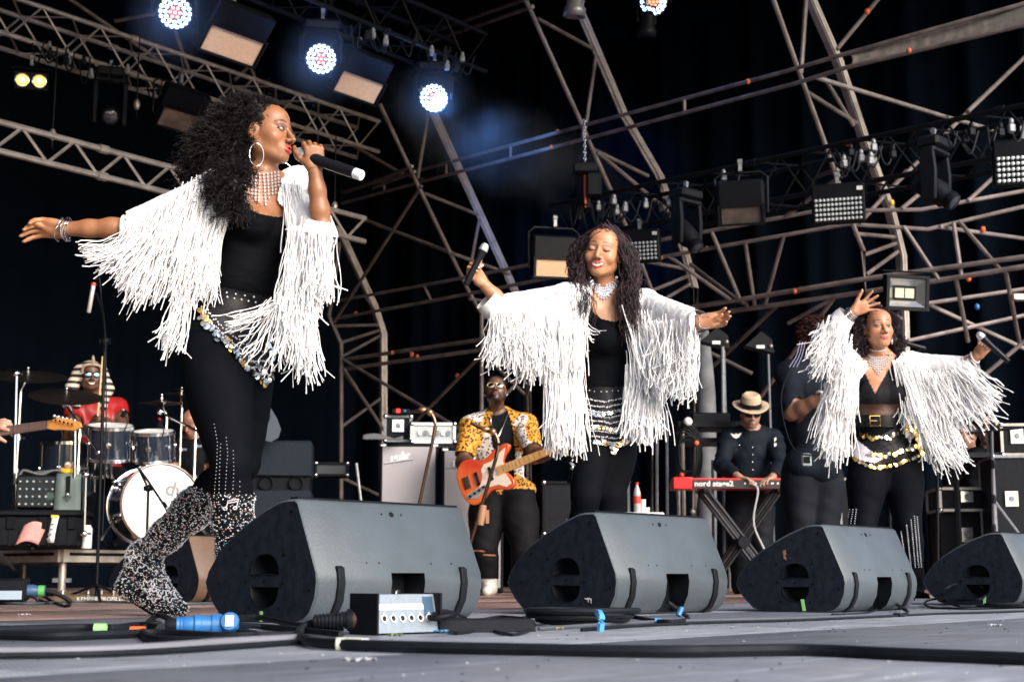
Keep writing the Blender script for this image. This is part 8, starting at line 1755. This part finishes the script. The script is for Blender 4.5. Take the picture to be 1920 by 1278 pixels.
def subs():
    q = W(472, 822, 11.4); t = TW('bass_bin', 'dark grey loudspeaker cabinet with two round ports behind the legs of the singer', 'speaker cabinet', (q[0], q[1], 0)); h = q[2]; w_ = 112/F*11.4; A = zrot(R(6)); o = np.array((q[0], q[1], 0)); Mg = mat('dark_grey_cabinet', (.012, .018, .028), .5, 0, .2, 30)
    z = W(480, 905, 11.4)[2]
    b = B(); b.rbox((w_/2, .3, (h+z)/2+.02), (w_, .6, h-z-.06), .015, A, o); b.obj('upper_body', Mg, t); b = B(); b.rbox((w_/2, .3, z/2-.02), (w_, .6, z-.05), .015, A, o); b.obj('lower_body', Mg, t); b = B(); b.box((w_/2, .31, z), (w_-.02, .56, .1), A, o); b.obj('middle_slot', M_black, t)
    for x in (.12, w_-.12): b = B(); b.lathe([(.06, 0), (.055, .004), (.05, -.03), (.001, -.03)], 18, A@rotm(pi/2, 0, 0), A@np.array((x, -.003, z))+o, False); b.obj('port', M_black, t)
    q = W(500, 822, 11.2); t = TW('curved_panel', 'grey curved plate leaning above the dark cabinet beside the thigh of the singer', 'panel', q); b = B(); P_ = [(482, 822), (480, 760), (488, 735), (502, 755), (520, 785), (527, 805), (522, 820), (508, 828)]; n_ = len(P_); V = [W(x, y, 11.2) for x, y in P_]+[W(x, y, 11.26) for x, y in P_]; b.add(V, [tuple(range(n_)), tuple(range(2*n_-1, n_-1, -1))]+[(i, i+n_, (i+1) % n_+n_, (i+1) % n_) for i in range(n_)]); b.obj('plate', mat('mid_grey_plate', (.06, .075, .10), .5), t); b = B(); b.ball(W(501, 780, 11.18), (.025, .01, .05)); b.obj('slot', M_black, t)
subs()
rackcase('dim grey device on the dark shelf behind the farthest frame', 592, 650, 868, 890, 13.2, R(5), .3, M_black, 0, mat('dim_grey_unit', (.05, .055, .065), .5), cat='equipment case')

# keyboard on its stand
def keys():
    Y = 12.0; a = W(1263, 915, Y); e = W(1476, 917, Y); a[2] = e[2] = (a[2]+e[2])/2; Lk = e[0]-a[0]; z0 = a[2]; h = .10; d = .30; t = TW('keyboard', 'red stage keyboard with black front panel on a black x shaped stand', 'keyboard', (a[0]+Lk/2, Y, z0)); o = np.array((a[0], Y, z0)); Mr = mat('red_lacquer', (.60, .012, .012), .35, coat=.3)
    b = B(); b.prism([(0, 0), (d, 0), (d, h*.6), (d*.55, h), (0, h)], .16, np.array(((0, 0, 1), (1, 0, 0), (0, 1, 0)), float), o); b.obj('end_cheek', Mr, t, bevel=.006)
    b = B(); b.box((.16+(Lk-.16)/2, d/2, h/2-.004), (Lk-.16, d-.004, h-.012), None, o); b.obj('chassis', Mr, t)
    b = B(); b.box((.16+(Lk-.16)/2, -.003, h*.40), (Lk-.17, .008, h*.72), None, o); pnl = b.obj('back_panel', mat('dark_key_panel', (.045, .04, .04), .35), t)
    ob = text('nord stage2', .078, 'lettering', mat('pale_lettering', (.62, .58, .58), .5), t, (0, 0, 0), (0, 0, 0), .0008, align='LEFT', bold=.0028); ob.location = Vector((o+np.array((.175, -.0085, h*.42))-np.array((a[0]+Lk/2, Y, z0))).tolist()); ob.rotation_euler = (pi/2, 0, 0); ob.scale = (.88, .80, 1)
    for k in range(7): b = B(); b.box((.60+.046*k, -.009, h*.45), (.022 if k % 2 else .014, .006, .016), None, o); b.obj('connector', M_grille if k % 3 else M_white, t)
    nk = 40
    for k in range(nk): b = B(); b.box((.17+(Lk-.2)*(k+.5)/nk, d*.80, h*.92), ((Lk-.2)/nk-.002, .14, .02), None, o); b.obj('white_key', M_white, t)
    b = B(); b.path([o+np.array((.66, -.03, .04)), o+np.array((.70, -.05, -.02)), o+np.array((.66, -.04, -.3)), o+np.array((.78, -.02, -.62)), o+np.array((.72, 0, -.95))], .008, 6, 6); b.obj('hanging_cable', mat('pale_grey_cable', (.4, .4, .42), .5), t)
    s = TW('keyboard_stand', 'black double braced x shaped stand under the red keyboard', 'keyboard stand', (a[0]+Lk/2, Y+.1, 0)); zt = z0-.015
    for dy in (.04, .24):
        for s0, s1 in ((.28, .93), (.93, .28)):
            for off in (-.03, .03): b = B(); p0 = np.array((a[0]+Lk*s0+off, Y+dy+(.03 if s0 > .5 else 0), zt)); p1 = np.array((a[0]+Lk*s1+off, Y+dy+(.03 if s0 > .5 else 0), .03)); b.path([p0, p1], .014, 4); b.obj('leg', mat('black_stand_tube', (.03, .03, .035), .35, .3), s)
    for sx in (.28, .93):
        for z in (zt, .03): b = B(); b.box((a[0]+Lk*sx, Y+.16, z-.0), (.035, .40, .028)); b.obj('cross_bar', M_blackp, s)
    b = B(); b.lathe([(.05, -.2), (.05, .2)], 12, rotm(pi/2, 0, 0), (a[0]+Lk*.605, Y+.16, zt/2)); b.obj('pivot', M_blackp, s)
    for x in (.29, .92): b = B(); b.ball((a[0]+Lk*x, Y-.04, .035), (.05, .03, .03)); b.obj('rubber_foot', M_rubber, s)
keys()
def small_stands():
    for x, y, lb in ((1345, 640, 'black triangular hooded light with white label on a thin pole, left of the pair'), (1428, 648, 'black triangular hooded light with white label on a thin pole, right of the pair')):
        Y = 13.0; q = W(x, y, Y); t = TW('hooded_stand', lb, 'stand', (q[0]+.06, q[1], 0), 'black hooded lights on poles'); b = B(); b.path([q+np.array((.06, 0, -.08)), np.array((q[0]+.06, q[1], .02))], .010, 6); b.obj('pole', M_grey, t)
        V = [(-.16, 0, -.0), (.12, 0, -.07), (.10, 0, .06), (.0, 0, .14)]; b = B(); b.add([q+np.array(v) for v in V]+[q+np.array(v)+np.array((0, .14, 0)) for v in V], [(0, 1, 2, 3), (7, 6, 5, 4), (0, 4, 5, 1), (1, 5, 6, 2), (2, 6, 7, 3), (3, 7, 4, 0)]); b.obj('hood', M_blackp, t, bevel=.006)
        b = B(); b.box(q+np.array((-.01, -.004, -.01)), (.075, .006, .03), ); b.obj('white_plate', M_white, t); b = B(); b.ball(q+np.array((.085, -.01, -.005)), .018); b.obj('knob', M_alu, t)
    q = W(1330, 800, 12.9); t = TW('equipment_desk', 'black equipment desk with tangled cables left of the keyboard player', 'desk', (q[0], q[1], 0)); b = B(); b.box(q, (.62, .5, .05)); b.box(q-UZ*.14, (.58, .46, .04)); b.obj('shelf', M_blackp, t, stuff=True); b = B(); b.rbox(q+UZ*.07, (.34, .3, .09), .01); b.obj('mixer', M_black, t)
    for dx in (-.27, .27):
        for dy in (-.2, .2): b = B(); b.tube(np.array((q[0]+dx, q[1]+dy, .0)), np.array((q[0]+dx, q[1]+dy, q[2]-.03)), .018, 6); b.obj('leg', M_alu, t)
    b = B(); b.ball(W(1290, 790, 12.6), .04); b.obj('lamp_shade', M_white, t)
    g = np.random.default_rng(9)
    for k in range(7): b = B(); c = W(1290, 850, 12.5+.03*k); r = .13+.012*k; b.path([c+np.array((math.cos(a)*r*.62, 0, math.sin(a)*r*1.35+.02*math.sin(3*a+k))) for a in np.linspace(0, 2*pi, 22)], .008, 5); b.obj('cable_loop', M_rubber, t)
    for x, y in ((1278, 890), (1306, 830), (1326, 905), (1299, 958), (1262, 905)): b = B(); b.ball(W(x, y, 12.3), .022); b.obj('coloured_plug', M_red if x in (1278, 1326) else (M_orange if x == 1306 else M_grille), t)
    for x0, y0, x1, y1 in ((1306, 925, 1298, 1000), (1336, 862, 1338, 1060), (1250, 770, 1252, 1060), (1232, 640, 1232, 1060), (1355, 650, 1358, 1060)): b = B(); b.tube(W(x0, y0, 12.8), W(x1, y1, 12.8), .014, 6); b.obj('upright', M_grey if x0 != 1306 else M_alu, t)
    # bottle table
    q = W(1205, 960, 11.0); t = TW('small_table', 'small white table behind the second floor speaker', 'table', (q[0], q[1], 0)); b = B(); b.rbox(q-UZ*.02, (.30, .3, .03), .008); b.obj('table_top', M_white, t)
    for dx in (-.12, .12):
        for dy in (-.12, .12): b = B(); b.tube((q[0]+dx, q[1]+dy, 0), (q[0]+dx, q[1]+dy, q[2]-.035), .012, 6); b.obj('leg', M_white, t)
    k = W(1195, 958, 10.95); k[2] = q[2]-.004; t = TW('bottle', 'plastic cola bottle with red cap and red label on the white table', 'bottle', k); z = .23/.285
    B().lathe([(.030*z, 0), (.034*z, .01), (.034*z, .19*z), (.024*z, .225*z), (.013*z, .25*z), (.013*z, .262*z)], 14, None, k).obj('bottle_body', mat('pale_bottle', (.45, .42, .45), .15, coat=.6), t); B().lathe([(.0345*z, .085*z), (.0355*z, .09*z), (.0355*z, .15*z), (.0345*z, .155*z)], 14, None, k).obj('label_band', mat('red_label', (.65, .05, .03), .5), t); B().lathe([(.0155*z, .262*z), (.0155*z, .285*z), (.001, .287*z)], 12, None, k, False).obj('cap', M_red, t)
    for dx in (.045, .075): c = k+np.array((dx, .01, 0)); t = TW('paper_cup', 'white paper cup %s the bottle on the small table' % ('right beside' if dx < .05 else 'farther right of'), 'cup', c); B().lathe([(.018, 0), (.023, .10 if dx < .05 else .04), (.021, .10 if dx < .05 else .04), (.017, .005)], 12, None, c, False).obj('cup', M_white, t)
small_stands()
def stands_right():
    for (x, y), (bx, by), Y, lb in (((1683, 639), (1668, 780), 8.9, 'microphone on a stand just behind the hair of the woman at the right'), ((1728, 671), (1757, 800), 8.8, 'microphone lying level on a stand behind the shoulder of the woman at the right')):
        e = W(x+50, y+(14 if x < 1700 else 8), Y); h = W(x, y, Y); t = micstand(lb, W(bx, 1090, Y), [W(bx, y+40, Y), e], None, None, r=.010); A = axz(e-h); ln = np.linalg.norm(e-h)
        B().lathe([(.001, -.012), (.018, -.008), (.024, .01), (.024, .035), (.02, .04)], 14, A, h, False).obj('microphone_grille', M_grille, t); B().lathe([(.02, .04), (.016, .08), (.017, ln), (.012, ln+.01)], 12, A, h).obj('microphone_body', M_micb, t)
    t = TW('pole_stand', 'thin black pole stand before the flight cases at the right', 'stand', W(1864, 1085, 10.2)*np.array((1, 1, 0))); b = B(); b.tube(W(1864, 1085, 10.2)*np.array((1, 1, 0)), W(1858, 745, 10.2), .012, 7); b.obj('pole', mat('grey_pole', (.10, .10, .12), .35, .5), t)
    for y in (800, 870, 935, 990): b = B(); b.lathe([(.02, -.03), (.024, 0), (.02, .03)], 8, None, W(1862, y, 10.2)); b.obj('collar', M_black, t)
    b = B(); b.tube(W(1862, 935, 10.2), W(1918, 1010, 10.3), .010, 6); b.obj('brace', M_grey, t); b = B(); b.tube(W(1815, 812, 10.2), W(1925, 800, 10.2), .012, 6); b.obj('cross_arm', M_black, t)
stands_right()
rackcase('flight case with chrome latches at the right edge, upper one', 1880, 1990, 796, 852, 11.6, R(-6), .5, M_alu, 2)
rackcase('tall flight case with chrome latches at the right edge, beneath the small one', 1872, 1995, 858, 1066, 11.5, R(-6), .5, M_grey, 2)
rackcase('dark drawer case with a metal frame left of the tall flight case', 1764, 1862, 916, 956, 12.0, R(-4), .5, M_alu, 1)
rackcase('black equipment rack standing below the drawer case at the right', 1770, 1860, 960, 1075, 12.1, R(-4), .5, M_black, 1)
rackcase('long dark case under the desk between the stagehand and the woman at the right', 1580, 1600, 900, 1060, 12.4, R(0), .5, M_grey, 0)
def desk2():
    q = W(1835, 858, 11.9); t = TW('console_desk', 'dark console desk edge behind the fringe of the woman at the right', 'desk', (q[0], q[1], 0)); b = B(); b.box(q, (.62, .6, .04)); b.obj('top', M_blackp, t)
    for dx in (-.26, .24): b = B(); b.tube((q[0]+dx, q[1]-.2, 0), (q[0]+dx, q[1]-.2, q[2]-.02), .025, 6); b.obj('leg', M_alu if dx > 0 else M_black, t)
desk2()
rackcase('low black amplifier case behind the bass player and the middle woman', 1020, 1110, 905, 1000, 12.6, R(3), .5, M_black, 0)
rackcase('dark shelf case left of the keyboard, behind the second floor speaker', 1128, 1180, 905, 1080, 13.2, R(3), .5, M_grey, 0)
def column_cloth():
    t = TW('rolled_cloth', 'tall grey rolled cloth standing beside the second frame post', 'rolled cloth', W(1322, 790, 14.5)*np.array((1, 1, 0))); b = B(); b.path([W(1318, 620, 14.5), W(1322, 700, 14.5), W(1325, 795, 14.5), W(1325, 1080, 14.5)*np.array((1, 1, 0))], [.06, .09, .10, .10], 10, 6); b.obj('cloth', mat('grey_rolled_canvas', (.16, .17, .19), .8, 0, .5, 6), t)
column_cloth()
# drifting smoke lit by the round lamps, with added halo balls
def smoke():
    c = W(905, 260, 15.4); b = B(); b.ball((0, 0, 0), (2.1, .8, .70), None, 20, 12); o = link(b.mesh('smoke'), 'smoke', None); o.location = c.tolist(); o.rotation_euler = (0, R(24), 0); o['kind'] = 'stuff'
    m = bpy.data.materials.new('drifting_smoke'); m.use_nodes = True; n = m.node_tree; n.nodes.remove(n.nodes['Principled BSDF']); pv = n.nodes.new('ShaderNodeVolumePrincipled'); pv.inputs['Color'].default_value = (.8, .85, .9, 1); pv.inputs['Anisotropy'].default_value = .3
    tc = n.nodes.new('ShaderNodeTexCoord'); t = n.nodes.new('ShaderNodeTexNoise'); t.inputs['Scale'].default_value = 1.7; t.inputs['Detail'].default_value = 6; n.links.new(tc.outputs['Object'], t.inputs['Vector'])
    g = n.nodes.new('ShaderNodeTexGradient'); g.gradient_type = 'SPHERICAL'; mp = n.nodes.new('ShaderNodeMapping'); mp.inputs['Scale'].default_value = (.50, 1.35, 1.6); n.links.new(tc.outputs['Object'], mp.inputs[0]); n.links.new(mp.outputs[0], g.inputs[0])
    r = n.nodes.new('ShaderNodeMapRange'); r.inputs['From Min'].default_value = .42; r.inputs['From Max'].default_value = .66; r.inputs['To Max'].default_value = .5; n.links.new(t.outputs['Fac'], r.inputs['Value']); ml = n.nodes.new('ShaderNodeMath'); ml.operation = 'MULTIPLY'; n.links.new(r.outputs[0], ml.inputs[0]); n.links.new(g.outputs['Fac'], ml.inputs[1]); n.links.new(ml.outputs[0], pv.inputs['Density']); n.links.new(pv.outputs[0], n.nodes['Material Output'].inputs['Volume']); o.data.materials.append(m)
    m2 = m.copy(); m2.name = 'lamp_halo_smoke'; n = m2.node_tree; [setattr(q.inputs['To Min'], 'default_value', .12) for q in n.nodes if q.type == 'MAP_RANGE']; [setattr(q.inputs['Scale'], 'default_value', (2.1, 2.1, 2.1)) for q in n.nodes if q.type == 'MAPPING']
    for (x, y), Y, lb in wl[:3]:  # balls added round the lit lamps to give them a blue halo
        b = B(); b.ball((0, 0, 0), .52, None, 16, 10); o = link(b.mesh('smoke'), 'smoke', None, m2); o.location = W(x, y, Y-.3).tolist(); o['kind'] = 'stuff'
smoke()
